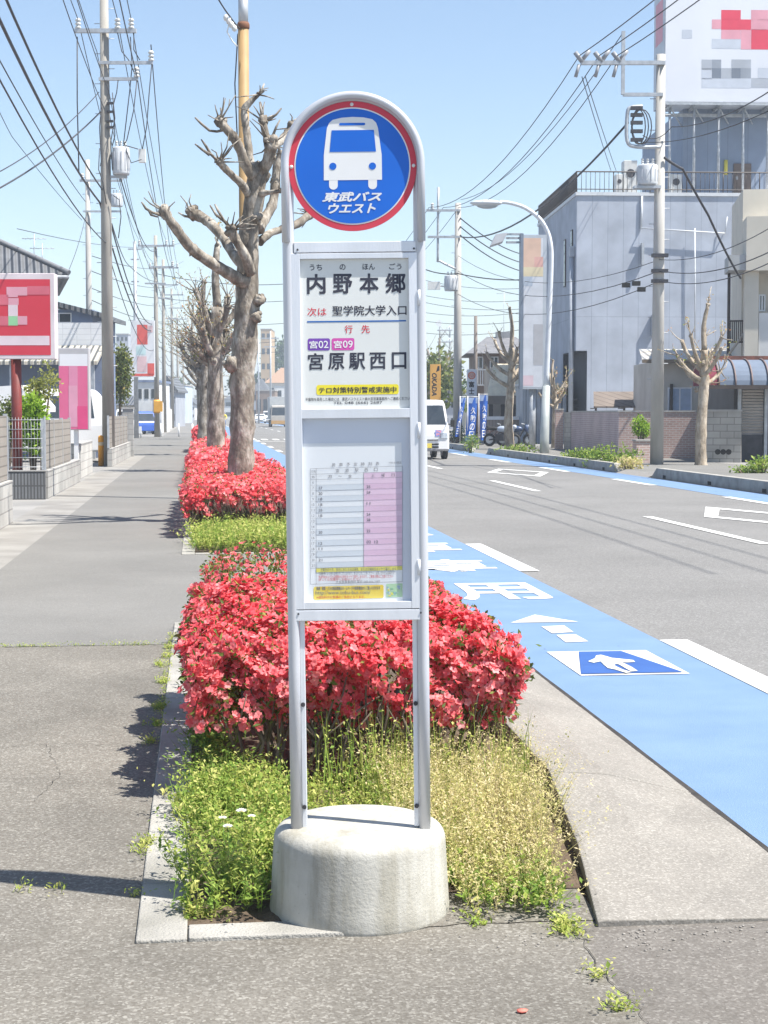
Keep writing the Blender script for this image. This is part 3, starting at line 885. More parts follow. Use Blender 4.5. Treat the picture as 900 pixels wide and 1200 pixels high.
mb.build('lettering', [M_INK, M_TRED, pm('blue_ink', (0.03, 0.14, 0.42), None, 8, 0.6), pm('purple_print', (0.2, 0.08, 0.42), None, 8, 0.5), pm('magenta_print', (0.66, 0.1, 0.42), None, 8, 0.5), M_WHITE, M_YEL], np_)

# lower window: timetable behind a clear pane
ypb = DY + 0.0032
mb = MB(); bar(mb, 353.5, 519, 470.5, 704.4, ypb - 0.0012, ypb)
pap = bs(mb, 'timetable', pm('timetable_paper', (0.86, 0.86, 0.86), (0.82, 0.82, 0.82), 2, 0.7))
def Z6(x, y):
    # the sheet is pinned slightly askew: right side about one degree up
    return S(350 + x / 6.4286, 540 + (y - (x - 430) * 0.018) / 6.4286)
def q6(x0, y0, x1, y1, m, dy=0.0018): mb.poly([(Z6(*p)[0], ypb - dy, Z6(*p)[1]) for p in ((x0, y0), (x0, y1), (x1, y1), (x1, y0))], m)
def t6(s, x0, y0, x1, y1, m=0, bold=0.01, dy=0.0026):
    a = Z6(x0, y1); b = Z6(x1, y0); mb.text(s, (a[0], a[1], b[0], b[1]), ypb - dy, m, bold=0.0, multi=.0002 if bold > .01 else 0.0)
mb = MB()
q6(490, 92, 782, 800, 1)
rh = (800 - 133) / 16.0
for i in range(16):
    if i % 2: q6(132, 133 + rh * i, 490, 133 + rh * (i + 1), 2, 0.0018); q6(490.5, 133 + rh * i, 782, 133 + rh * (i + 1), 3, 0.0021)
for yy in [50, 92, 133, 800] + [133 + rh * i for i in range(1, 16)]:
    t = 1.8 if yy in (50, 92, 133, 800) else 0.8
    q6(88, yy - t / 2, 782, yy + t / 2, 0, 0.0024)
q6(88, 919, 782, 922, 0, 0.0024)
for xx in (88, 132, 490, 781): q6(xx - 1.1, 50 if xx != 490 else 92, xx + 1.1, 921 if xx != 490 else 800, 0, 0.0024)
for i, ch in enumerate('発車予定時刻表'): t6(ch, 250 + i * 55, 13, 277 + i * 55, 38)
t6('H30.4.1改正', 680, 14, 775, 30, 0, .004)
for i, ch in enumerate('宮原駅西口'): t6(ch, 280 + i * 72, 58, 306 + i * 72, 84)
t6('行先', 92, 62, 128, 80, 0, .004); t6('時', 100, 104, 120, 124, 0, .004)
for i, ch in enumerate('月〜金'): t6(ch, 222 + i * 76, 102 if ch != '〜' else 110, 248 + i * 76, 126 if ch != '〜' else 118)
for i, ch in enumerate('土曜日'): t6(ch, 548 + i * 76, 102, 572 + i * 76, 126)
wk = {1: '27', 2: '20', 3: '18', 4: '18', 5: '25', 6: '18', 9: '20', 11: '12', 12: '11', 14: '21'}
st = {1: '25', 2: '24', 4: '11', 6: '24', 7: '28', 9: '22', 11: '02  12'}
for i in range(16):
    yy = 133 + rh * i
    h_ = str(6 + i); w_ = 10 * len(h_)
    t6(h_, 110 - w_ / 2 - 2, yy + 12, 110 + w_ / 2 - 2, yy + 31, 0, .004)
    if i in wk: t6(wk[i], 150, yy + 13, 178, yy + 33, 0, .016)
    if i in st: t6(st[i], 512, yy + 13, 512 + (28 if len(st[i]) == 2 else 86), yy + 33, 0, .016)
q6(132, 803, 782, 832, 4, 0.0022)
t6('土曜日のうち、祝日にあたる日は運休、または日曜祝日ダイヤで運行します', 165, 809, 735, 827, 0, .002)
t6('交通事情により遅れる場合がございますので、あらかじめご了承ください。お問い合わせは営業所まで', 150, 840, 730, 854, 0, .002)
t6('年末年始およびお盆期間中は特別ダイヤで運行しますので、ご乗車の際はご注意ください', 150, 866, 710, 880, 5, .002)
t6('詳しくは営業所へお尋ねください', 150, 884, 470, 897, 5, .002)
t6('大宮営業事務所 電話 048-666-2687', 280, 903, 612, 918, 0, .002)
def rr6(x0, y0, x1, y1, r, m, dy):
    pts = []
    for cx, cy, a0 in ((x0 + r, y0 + r, 180), (x1 - r, y0 + r, 270), (x1 - r, y1 - r, 0), (x0 + r, y1 - r, 90)):
        for t in range(5):
            a = rad(a0 + 22.5 * t); pts.append((cx + r * math.cos(a), cy + r * math.sin(a)))
    mb.poly([(Z6(*p)[0], ypb - dy, Z6(*p)[1]) for p in pts], m)
rr6(112, 940, 640, 1040, 14, 6, 0.0020)
t6('時刻・運賃・バスの接近情報はホームページや携帯電話からご覧いただけます', 135, 949, 616, 967, 0, .012)
t6('http://www.tobu-bus.com/', 128, 978, 540, 1008, 0, .004)
t6('※通信料はお客様のご負担となります。', 135, 1016, 500, 1031, 5, .004)
q6(660, 934, 782, 1036, 7, 0.0020)
random.seed(5)
for i in range(26):
    a, b = random.uniform(664, 755), random.uniform(938, 1015)
    q6(a, b, a + random.uniform(8, 24), b + random.uniform(5, 18), random.choice((8, 9, 4, 10)), 0.0023 + i * 1e-5)
mb.build('printing', [pm('grey_ink', (0.2, 0.2, 0.23), (0.17, 0.17, 0.2), 9, .6), pm('pink_print', (0.86, 0.62, 0.75), None, 4, 0.7), pm('grey_tint_print', (0.72, 0.75, 0.78), None, 4, 0.7), pm('mauve_print', (0.8, 0.55, 0.69), None, 4, 0.7), pm('pale_yellow_print', (0.84, 0.76, 0.16), None, 4, 0.7), M_TRED, pm('orange_print', (0.86, 0.6, 0.06), (0.85, 0.68, 0.14), 30, 0.6), pm('map_green_print', (0.5, 0.72, 0.45), None, 30, 0.7), pm('map_dark_green', (0.3, 0.58, 0.35), None, 9, 0.7), pm('map_pale', (0.74, 0.78, 0.72), None, 9, 0.7), pm('map_blue', (0.35, 0.5, 0.62), None, 9, 0.7)], pap)
mb = MB(); bar(mb, 351.8, 490.2, 482.2, 704.3, DY - 0.0075, DY - 0.0045)
bs(mb, 'window_pane', glassmat('clear_pane', (0.97, 0.98, 0.99), 0.05))

# ================================================================== planting
M_BLOSSOM = leafmat('azalea_blossom', [(0.0, (0.74, 0.06, 0.085)), (0.3, (0.86, 0.14, 0.165)), (0.65, (0.9, 0.25, 0.265)), (1.0, (0.92, 0.46, 0.46))], 0.45, 0.55)
M_AZLEAF = leafmat('azalea_leaf', [(0.0, (0.05, 0.09, 0.02)), (0.5, (0.12, 0.17, 0.035)), (0.85, (0.26, 0.27, 0.06)), (1.0, (0.36, 0.28, 0.1))], 0.3)
M_TWIG = pm('azalea_twig', (0.2, 0.155, 0.12), (0.11, 0.085, 0.065), 14, 0.9)
M_HERB = leafmat('weed_leaf', [(0.0, (0.1, 0.18, 0.035)), (0.45, (0.22, 0.34, 0.06)), (0.8, (0.4, 0.46, 0.1)), (1.0, (0.55, 0.54, 0.18))], 0.42)
M_DRY = leafmat('dry_weed', [(0.0, (0.28, 0.33, 0.08)), (0.3, (0.5, 0.47, 0.17)), (0.7, (0.66, 0.56, 0.28)), (1.0, (0.72, 0.62, 0.38))], 0.42)
M_BUD = leafmat('fresh_bud_leaf', [(0.0, (0.2, 0.26, 0.05)), (0.6, (0.4, 0.3, 0.12)), (1.0, (0.5, 0.24, 0.12))], 0.35)

def bush(name, label, x0, x1, y0, y1, h, n_bl, n_lf, fl=0.05, group=None, low=0.42, top_bare=0.0, sides=('f', 'l', 'r', 't', 'b'), seed=1, leaf=0.035, patchy=0.5, loose=1.0):
    """clipped azalea: twigs, small leaves through the volume and a skin of open blossoms, thinner low down"""
    rg = np.random.default_rng(seed)
    t = thing(name, label, 'shrub', ((x0 + x1) / 2, (y0 + y1) / 2, 0), 0, group)
    ox, oy = (x0 + x1) / 2, (y0 + y1) / 2
    W, D_ = (x1 - x0), (y1 - y0)
    ph = rg.uniform(0, 6.28, 8)
    def lump(x, y):
        return (0.045 * np.sin(x * 7.1 + ph[0]) * np.sin(y * 6.3 + ph[1]) + 0.03 * np.sin(x * 15 + ph[2]) * np.sin(y * 13 + ph[3]) + 0.02 * np.sin(x * 29 + ph[4] + y * 23)) * loose
    def surf(n):
        """random points of the clipped outline with outward normals"""
        area = {'t': W * D_, 'f': W * h * .7, 'b': W * h * .7, 'l': D_ * h * .7, 'r': D_ * h * .7}
        ks = list(sides); p = np.array([area[k] for k in ks]); p /= p.sum()
        ch = rg.choice(len(ks), n, p=p)
        a, b = rg.random(n), rg.random(n)
        X = np.empty(n); Y = np.empty(n); Z = np.empty(n); N = np.zeros((n, 3))
        for i, k in enumerate(ks):
            s = ch == i
            if k == 't': X[s] = a[s]; Y[s] = b[s]; Z[s] = 1; N[s] = (0, 0, 1)
            elif k == 'f': X[s] = a[s]; Y[s] = 0; Z[s] = b[s]; N[s] = (0, -1, 0)
            elif k == 'b': X[s] = a[s]; Y[s] = 1; Z[s] = b[s]; N[s] = (0, 1, 0)
            elif k == 'l': X[s] = 0; Y[s] = a[s]; Z[s] = b[s]; N[s] = (-1, 0, 0)
            else: X[s] = 1; Y[s] = a[s]; Z[s] = b[s]; N[s] = (1, 0, 0)
        zz = low + (1 - low) * Z
        # round the edges and swell the sides
        cx, cy = (X - .5) * W, (Y - .5) * D_
        r = 0.26
        ex = np.clip(np.abs(cx) - (W / 2 - r), 0, r) / r; ey = np.clip(np.abs(cy) - (D_ / 2 - r), 0, r) / r
        drop = np.where(Z > .999, 0.13 * (ex ** 2 + ey ** 2), 0)
        tuck = np.where(Z < .999, 0.14 * Z ** 3 + 0.12 * (1 - Z) ** 2, 0)
        P = np.stack([cx, cy, zz * h - drop], 1)
        P -= N * tuck[:, None]
        N = unit(N + np.stack([np.sign(cx) * ex, np.sign(cy) * ey, np.zeros(n)], 1) * 0.8 + rg.normal(size=(n, 3)) * 0.25)
        lm = lump(P[:, 0] + ox, P[:, 1] + oy + P[:, 2] * 1.3)
        P += unit(N) * lm[:, None]
        return P, unit(N)
    # blossoms
    P, N = surf(n_bl)
    rel = (P[:, 2] / h - low) / (1 - low)
    keep = rg.random(n_bl) < np.clip(0.25 + 1.5 * rel, 0, 1)
    gap = np.sin(P[:, 0] * 9 + ph[5]) * np.sin(P[:, 1] * 8 + P[:, 2] * 10 + ph[6]) + 0.6 * np.sin(P[:, 0] * 21 + P[:, 1] * 17 + ph[7])
    keep &= rg.random(n_bl) > np.clip((gap - 0.55) * patchy * 2, 0, 0.9)
    if top_bare: keep &= ~((P[:, 2] > h * 0.7) & (rg.random(n_bl) < top_bare))
    P, N = P[keep], N[keep]; n = len(P)
    P = P + N * rg.uniform(-0.035, 0.02, n)[:, None]
    N = unit(N + rg.normal(size=(n, 3)) * 0.45 + np.array([0, 0, .25]))
    U = unit(np.cross(N, rg.normal(size=(n, 3)))); Vv = np.cross(N, U)
    size = fl * rg.uniform(0.42, 0.62, n); cup = rg.uniform(0.2, 0.9, n); hue = rg.random(n)
    vs, ts, rn = [], [], []; off = 0
    for k in range(5):
        a = 2 * math.pi * k / 5
        d = U * math.cos(a) + Vv * math.sin(a) + N * cup[:, None]
        v, tt = petal_arrays(P, d, N, size, size * 0.85, 0.12)
        vs.append(v); ts.append(tt + off); off += len(v)
        rn.append(np.repeat(np.clip(hue * .6 + rg.normal(0, .12, n) + .16 + .16 * np.sin(P[:, 0] * 6 + ph[1]) * np.sin(P[:, 1] * 5 + ph[2]), 0, 1), 3))
    fm = fast_mesh('blossoms', np.concatenate(vs), np.concatenate(ts), M_BLOSSOM, t, np.concatenate(rn))
    props(fm, kind='stuff')
    # leaves: half just under the skin, half inside
    P, N = surf(n_lf)
    dep = rg.random(n_lf) ** 1.8 * 0.24 - 0.025
    P = P - N * dep[:, None]
    d = unit(N * 0.7 + rg.normal(size=(n_lf, 3)) * 0.8)
    v, tt = leaf_arrays(P, d, rg.normal(size=(n_lf, 3)), leaf * rg.uniform(.6, 1.3, n_lf), leaf * .42 * rg.uniform(.7, 1.2, n_lf))
    lm_ = fast_mesh('leaves', v, tt, M_AZLEAF, t, np.repeat(np.clip(rg.beta(2, 2.6, n_lf), 0, 1), 2))
    props(lm_, kind='stuff')
    # twigs from a few stools
    mb = MB(); random.seed(seed)
    nst = max(4, int(W * D_ * 9))
    for i in range(nst):
        bx, by = random.uniform(-W / 2 + .12, W / 2 - .12), random.uniform(-D_ / 2 + .1, D_ / 2 - .1)
        if i < nst * 0.45: by = -D_ / 2 + random.uniform(.05, .25)
        for s in range(3):
            tx, ty = bx + random.uniform(-.22, .22), by + random.uniform(-.22, .16)
            tx = max(-W / 2 + .04, min(W / 2 - .04, tx)); ty = max(-D_ / 2 + .03, min(D_ / 2 - .03, ty))
            mx_, my_ = (bx + tx) / 2 + random.uniform(-.05, .05), (by + ty) / 2 + random.uniform(-.05, .05)
            e = (tx, ty, h * random.uniform(.6, .85))
            j1 = (bx * .6 + mx_ * .4 + random.uniform(-.05, .05), by * .6 + my_ * .4 + random.uniform(-.04, .04), h * random.uniform(.12, .2))
            mb.tube([(bx, by, 0), j1, (mx_, my_, h * .33), ((mx_ + e[0]) / 2 + random.uniform(-.05, .05), (my_ + e[1]) / 2 + random.uniform(-.04, .04), h * .52), e], [0.01, 0.009, 0.007, 0.005, 0.003], 6)
            for q in range(2):
                mb.tube([(mx_, my_, h * .33), (mx_ + random.uniform(-.12, .12), my_ + random.uniform(-.14, .08), h * random.uniform(.5, .75))], [0.005, 0.003], 4)
    mb.build('branches', M_TWIG, t)
    return t

bush('azalea_hedge', 'large clipped azalea hedge of coral red flowers right behind the bus stop sign', -0.06, 1.35, 6.65, 9.1, 0.65, 29000, 17000, 0.0365, seed=3, low=0.43, patchy=0.75, loose=1.5)
bush('azalea_hedge', 'small half-bare azalea bush between the two long flower beds', 0.02, 1.0, 10.6, 12.0, 0.6, 1100, 3500, 0.045, seed=5, top_bare=0.5, patchy=0.8)
bush('azalea_hedge', 'red azalea hedge around the foot of the nearest pruned tree', -0.22, 1.42, 20.8, 29.5, 0.66, 22000, 12000, 0.06, seed=8, leaf=0.05, patchy=.7, loose=1.5)
bush('azalea_hedge', 'red azalea strip around the foot of the second pruned tree', -0.2, 1.4, 34.8, 58, 0.6, 9000, 5000, 0.12, seed=9, leaf=0.08, loose=2.0)
bush('azalea_hedge', 'round red azalea bush far down the flower strip', -0.25, 0.9, 66, 72, 0.95, 1800, 900, 0.2, seed=12, leaf=0.12, loose=2)

# wild plants in the near bed: leafy and green on the left, straw-coloured and wiry on the right
def weeds(name, label, pts, hgt, mat, n_leaf, leaf, seed, hue=(0.2, 0.9), lean=0.35, stemw=0.0035, seedtop=False):
    rg = np.random.default_rng(seed)
    n = len(pts); P = np.array(pts)
    H = np.asarray(hgt)
    lv = rg.normal(size=(n, 2)) * lean
    dirs = np.stack([lv[:, 0], lv[:, 1], np.ones(n)], 1)
    vs, ts, rn = [], [], []; off = 0
    v, t = leaf_arrays(P, dirs, rg.normal(size=(n, 3)), H * 1.15, np.full(n, stemw), 0.0)
    vs.append(v); ts.append(t); off += len(v); base_h = rg.uniform(hue[0], hue[1], n); rn.append(np.repeat(base_h, 2))
    for k in range(n_leaf):
        f = rg.uniform(0.15 if not seedtop else 0.4, 1.1, n)
        q = P + dirs * (H * f)[:, None] + rg.normal(size=(n, 3)) * 0.008
        d = rg.normal(size=(n, 3)); d[:, 2] = np.abs(d[:, 2]) * 0.6 + 0.1
        L_ = leaf * rg.uniform(.5, 1.3, n) * (1.15 - 0.5 * f)
        v, t = leaf_arrays(q, d, np.tile([0, 0, 1.0], (n, 1)) + rg.normal(size=(n, 3)) * .3, L_, L_ * rg.uniform(.3, .6, n))
        vs.append(v); ts.append(t + off); off += len(v)
        rn.append(np.repeat(np.clip(base_h + rg.normal(0, .12, n) + 0.12 * f, 0, 1), 2))
    o = fast_mesh(name, np.concatenate(vs), np.concatenate(ts), mat, None, np.concatenate(rn))
    return props(o, label, 'weeds', None, 'stuff')

def scatter(n, x0, x1, y0, y1, seed, inside=None, clump=0, spread=0.05):
    rg = np.random.default_rng(seed)
    if clump:
        c = np.stack([rg.uniform(x0, x1, clump), rg.uniform(y0, y1, clump)], 1)
        p = c[rg.integers(0, clump, n)] + rg.normal(size=(n, 2)) * spread
    else: p = np.stack([rg.uniform(x0, x1, n), rg.uniform(y0, y1, n)], 1)
    p = p[(p[:, 0] > x0 - .06) & (p[:, 0] < x1 + .02) & (p[:, 1] > y0 - .02) & (p[:, 1] < y1 + .1)]
    if inside is not None: p = p[inside(p[:, 0], p[:, 1])]
    return np.column_stack([p, np.full(len(p), 0.01)])
bx_, by_ = float(bc[0]), float(bc[1])
off_base = lambda x, y: ((x - bx_) ** 2 + (y - by_) ** 2) > 0.325 ** 2
p = scatter(1150, -0.045, 0.33, 5.08, 6.8, 21, off_base, 55, 0.06)
hg = 0.05 + 0.13 * RNG.random(len(p)) ** 1.5 + 0.06 * (0.5 + 0.5 * np.sin(p[:, 0] * 17) * np.sin(p[:, 1] * 9))
weeds('weeds', 'leafy green weeds crowding the left side of the concrete base', p, hg, M_HERB, 12, 0.03, 22, (0.1, 1.0), 0.45)
p = scatter(900, 0.1, 0.95, 5.5, 6.7, 23, off_base, 60, 0.08)
weeds('weeds', 'yellow green weeds between the concrete base and the hedge', p, 0.06 + 0.1 * RNG.random(len(p)), M_HERB, 10, 0.026, 24, (0.35, 1.0), 0.35)
rin = lambda x, y: off_base(x, y) & (x < 1.12 + (y - 4.9) * 0.17) & (y > 4.98)
p = scatter(2600, 0.74, 1.4, 4.98, 6.75, 25, rin, 110, 0.08)
hr = (0.09 + 0.16 * RNG.random(len(p))) * np.clip(0.45 + (p[:, 1] - 4.95) * 0.9, .4, 1.15)
weeds('dry_weeds', 'straw coloured wiry weeds on the right side of the concrete base', p, hr, M_DRY, 12, 0.019, 26, (0.0, 0.95), 0.45, 0.003, True)
p = scatter(260, 0.76, 1.2, 4.97, 5.4, 27, rin, 30, 0.05)
weeds('weeds', 'low green weeds at the foot of the base on the right', p, 0.04 + 0.07 * RNG.random(len(p)), M_HERB, 7, 0.036, 28, (0.1, 0.8), 0.5)
p = scatter(190, 0.45, 1.3, 6.2, 6.7, 29, None, 30, 0.05)
weeds('grass', 'tall seeding grass stems against the hedge front', p, 0.2 + 0.2 * RNG.random(len(p)), M_HERB, 3, 0.03, 30, (0.3, 0.95), 0.16, 0.004, True)
p = scatter(420, 0.0, 0.1, 6.4, 9.5, 31, None, 40, 0.04)
weeds('weeds', 'dark green weeds along the left foot of the hedge', p, 0.05 + 0.14 * RNG.random(len(p)), M_HERB, 7, 0.04, 32, (0.0, 0.5), 0.4)
p = scatter(2600, -0.05, 1.42, 18.6, 21.4, 33, None, 160, 0.1)
weeds('grass', 'rough grass in the bed before the nearest pruned tree', p, 0.1 + 0.2 * RNG.random(len(p)), M_HERB, 6, 0.06, 34, (0.3, 1.0), 0.4, 0.008)
# tufts in the cracks of the pavement
tuft = []
for px, py, n, s in ((400, 0, 0, 0),): pass
rg = np.random.default_rng(40)
spots = [(188, 780, 30), (192, 800, 30), (186, 830, 40), (183, 850, 30), (178, 870, 24), (172, 990, 26), (166, 1000, 14), (158, 1050, 8), (28, 1046, 6), (64, 1047, 6), (225, 1070, 24), (232, 1078, 20), (250, 1075, 30), (664, 1088, 40), (656, 1082, 20), (672, 1096, 24), (698, 1143, 14), (726, 1180, 24), (560, 1082, 18), (196, 770, 20), (198, 760, 24)]
pts = []
for px, py, n in spots:
    g = G(px, py); pts.append(np.column_stack([g[0] + rg.normal(0, .018, n), g[1] + rg.normal(0, .03, n), np.zeros(n)]))
pts = np.concatenate(pts)
weeds('moss_tufts', 'yellow green tufts growing in cracks of the pavement', pts, 0.012 + 0.025 * rg.random(len(pts)), M_HERB, 5, 0.02, 41, (0.45, 1.0), 0.8)
xs = rg.uniform(-2.0, -0.22, 320); xs = xs[rg.random(len(xs)) < 0.35 + 0.6 * (np.sin(xs * 9) > 0.1)]
pts = np.column_stack([xs, 11.25 + rg.normal(0, .012, len(xs)), np.zeros(len(xs))])
pts2 = np.column_stack([-0.215 + rg.normal(0, .01, 200), rg.uniform(8.5, 11.8, 200), np.zeros(200)])
pts = np.concatenate([pts, pts2])
weeds('moss_seam', 'thin line of moss in the pavement joints', pts, 0.008 + 0.016 * rg.random(len(pts)), M_HERB, 3, 0.018, 42, (0.4, 1.0), 0.8)

# four little white flowers in the weeds
def daisy(label, px, py, r):
    g = G(px, py, 0.2)
    t = thing('white_flower', label, 'flower', (g[0], g[1], 0.01), 0, 'white flowers in the weeds')
    h = g[2] - 0.01
    mb = MB(); mb.tube([(0.01, 0.0, 0), (0.005, 0, h * .5), (0, 0, h)], 0.0016, 5); mb.build('stem', pm('flower_stem', (0.15, 0.25, 0.05)), t)
    vs = []; mb = MB()
    for ring, (rr, up) in enumerate(((r, 0.15), (r * .7, .6))):
        for k in range(14):
            a = 2 * math.pi * (k + ring * .5) / 14
            d = np.array([math.cos(a), math.sin(a) * .9 - .25, up + .1]); d /= np.linalg.norm(d)
            s = np.array([-math.sin(a), math.cos(a), 0]) * rr * .16
            c = np.array([0, 0, h])
            mb.poly([c, c + d * rr * .6 + s, c + d * rr, c + d * rr * .6 - s])
    mb.build('petals', pm('white_petal', (0.82, 0.82, 0.78), (0.75, 0.75, 0.7), 20, 0.7), t)
    mb = MB(); mb.ball((0, -r * .1, h + r * .12), r * .3, 8, sc=(1, 1, .6)); mb.build('flower_centre', pm('yellow_centre', (0.75, 0.65, 0.2), None, 30), t)
daisy('white flower in the weeds, topmost of the four', 283, 951, 0.022)
daisy('white flower in the weeds, furthest left of the four', 261, 959, 0.017)
daisy('white flower in the weeds, lowest of the four', 267, 969, 0.019)
daisy('white flower in the weeds, furthest right of the four', 295, 957, 0.016)
# fallen petal on the pavement
mb = MB(); g = G(612, 1187); mb.ball((0, 0, 0.006), 0.014, 7, jit=.3, sc=(1.2, .9, .3)); o = mb.build('fallen_blossom', pm('fallen_petal', (0.8, 0.2, 0.15), None, 30), loc=(g[0], g[1], 0))
props(o, 'single red blossom fallen on the asphalt in front', 'blossom')

# ------------------------------------------------------------------ pruned street trees
def bark(name, c1, c2, c3):
    m, nt, out = _new(name); L = nt.links.new
    b = nt.nodes.new('ShaderNodeBsdfPrincipled'); b.inputs['Roughness'].default_value = 0.9; b.inputs['Specular IOR Level'].default_value = 0.15
    L(b.outputs[0], out.inputs[0])
    tc = nt.nodes.new('ShaderNodeTexCoord'); mp = nt.nodes.new('ShaderNodeMapping'); mp.inputs['Scale'].default_value = (1, 1, 0.45); L(tc.outputs['Object'], mp.inputs[0])
    n1 = nt.nodes.new('ShaderNodeTexNoise'); n1.inputs['Scale'].default_value = 5.5; n1.inputs['Detail'].default_value = 9; n1.inputs['Roughness'].default_value = 0.7; L(mp.outputs[0], n1.inputs['Vector'])
    r = nt.nodes.new('ShaderNodeValToRGB'); r.color_ramp.elements[0].position = 0.36; r.color_ramp.elements[0].color = _c(c1)
    r.color_ramp.elements[1].position = 0.62; r.color_ramp.elements[1].color = _c(c3); e = r.color_ramp.elements.new(0.5); e.color = _c(c2)
    L(n1.outputs['Fac'], r.inputs[0]); L(r.outputs[0], b.inputs['Base Color'])
    n2 = nt.nodes.new('ShaderNodeTexNoise'); n2.inputs['Scale'].default_value = 16; n2.inputs['Detail'].default_value = 8; L(mp.outputs[0], n2.inputs['Vector'])
    bp = nt.nodes.new('ShaderNodeBump'); bp.inputs['Strength'].default_value = 0.9; bp.inputs['Distance'].default_value = 0.03
    L(n2.outputs['Fac'], bp.inputs['Height']); L(bp.outputs[0], b.inputs['Normal'])
    MATS[name] = m; return m
M_BARK = bark('plane_bark', (0.095, 0.08, 0.066), (0.225, 0.195, 0.16), (0.42, 0.385, 0.335))
M_BARK2 = bark('pale_bark', (0.2, 0.165, 0.125), (0.36, 0.3, 0.23), (0.48, 0.42, 0.34))

def smooth_path(P, R, sub=4):
    P = [np.array(p, float) for p in P]
    out, rr = [], []
    for i in range(len(P) - 1):
        p0, p1, p2, p3 = P[max(i - 1, 0)], P[i], P[i + 1], P[min(i + 2, len(P) - 1)]
        for s in range(sub):
            t = s / sub
            out.append(0.5 * ((2 * p1) + (-p0 + p2) * t + (2 * p0 - 5 * p1 + 4 * p2 - p3) * t * t + (-p0 + 3 * p1 - 3 * p2 + p3) * t ** 3))
            rr.append(R[i] * (1 - t) + R[i + 1] * t)
    out.append(P[-1]); rr.append(R[-1])
    return out, rr

def limb(mb, P, R, n=12, jit=0.07, sub=4):
    a, b = smooth_path(P, R, sub)
    b = [x * random.uniform(0.93, 1.09) for x in b]
    mb.tube(a, b, n, 0, True, jit)

def knob(mb, c, r):
    mb.ball(c, r * .92, 12, jit=0.28, sc=(random.uniform(.75, 1.1), random.uniform(.75, 1.1), random.uniform(.8, 1.15)))
    for k in range(5):
        d = np.array([random.gauss(0, 1), random.gauss(0, 1), random.gauss(.4, 1)]); d /= np.linalg.norm(d)
        mb.ball(np.array(c) + d * r * .75, r * random.uniform(.35, .55), 8, jit=0.25)

def twigs(mb, c, r, n, length, up=0.6):
    for k in range(n):
        d = np.array([random.gauss(0, 1), random.gauss(0, 1), random.gauss(up, .6)]); d /= np.linalg.norm(d)
        a = np.array(c) + d * r * .6
        b = a + d * length * random.uniform(.3, 1.0); m_ = (a + b) / 2 + np.array([random.gauss(0, .1), random.gauss(0, .1), random.gauss(.05, .08)]) * length * .5
        mb.tube([a, m_, b], [0.014, 0.01, 0.006], 5)

random.seed(31)
D1 = 23.6
tb = G(281, 598 - 10)                              # where the nearest trunk meets the bed
o1 = V(281, 570, D1)
TR = thing('plane_tree', 'nearest pruned plane tree with knobby stubs of limbs and mottled bark', 'tree', (o1[0], o1[1], 0))
TO = np.array([o1[0], o1[1], 0.0])
def tp(px, py, dd=0.0): return V(px, py, D1 + dd) - TO
def t8(x, y, dd=0.0): return tp(160 + x / 4.09, 90 + y / 4.09, dd)
PXT = D1 / 1900.0
mb = MB()
base = tp(281, 572); base[2] = 0
limb(mb, [base + [0, 0, -.1], base + [0, 0, .25], tp(281, 570), tp(284, 500), tp(284, 440), tp(288, 390), tp(290, 330), tp(291, 280), tp(297, 240), tp(301, 205)],
     [19 * PXT, 16.5 * PXT, 15.5 * PXT, 14 * PXT, 14.5 * PXT, 14.5 * PXT, 12.5 * PXT, 12 * PXT, 11 * PXT, 10 * PXT], 20, 0.05, 6)
knob(mb, tp(271, 427, -.12), 9 * PXT); knob(mb, tp(304, 352, -.1), 8 * PXT); knob(mb, tp(300, 372, -.15), 7 * PXT); knob(mb, tp(300, 255, -.1), 8 * PXT); knob(mb, tp(302, 205), 13 * PXT)
mb.build('trunk', M_BARK, TR)
def r8(x): return x / 4.09 * PXT * 0.88
limbs = [
    ([(560, 470, 0), (545, 430, .1), (535, 330, .15), (525, 240, .2), (515, 165, .2), (540, 125, .2), (585, 85, .2)], [30, 24, 21, 19, 18, 17, 10]),
    ([(560, 480, -.1), (520, 415, -.2), (495, 345, -.3), (465, 290, -.4), (425, 245, -.45), (400, 215, -.45)], [34, 28, 25, 23, 22, 24]),
    ([(535, 560, -.1), (500, 510, -.3), (455, 470, -.5), (420, 435, -.6), (398, 408, -.65)], [24, 20, 18, 18, 20]),
    ([(520, 985, -.1), (455, 950, -.3), (370, 900, -.5), (270, 830, -.8), (195, 735, -1.0), (155, 680, -1.1), (135, 648, -1.1)], [42, 34, 30, 28, 25, 24, 26]),
    ([(520, 905, .1), (465, 850, .3), (410, 765, .6), (350, 700, .8), (300, 668, .9), (270, 655, .9)], [34, 28, 26, 27, 32, 30]),
    ([(545, 940, -.2), (520, 860, -.4), (480, 790, -.5), (455, 735, -.55)], [30, 26, 24, 26]),
    ([(585, 470, 0), (620, 420, -.1), (640, 370, -.15), (645, 325, -.2)], [34, 32, 34, 38]),
    ([(640, 330, -.2), (620, 275, -.2), (605, 210, -.2)], [24, 18, 22]),
    ([(650, 335, -.15), (690, 310, 0), (720, 275, .1), (745, 245, .15)], [26, 22, 22, 26]),
    ([(580, 730, 0), (620, 670, .2), (655, 600, .3), (665, 500, .4), (675, 420, .4), (690, 370, .4)], [36, 28, 26, 24, 22, 18]),
    ([(590, 790, .1), (640, 750, .4), (700, 730, .6), (770, 705, .9), (830, 660, 1.1)], [26, 20, 19, 24, 22]),
    ([(600, 560, -.1), (630, 555, -.2), (685, 548, -.3)], [22, 14, 8]),
]
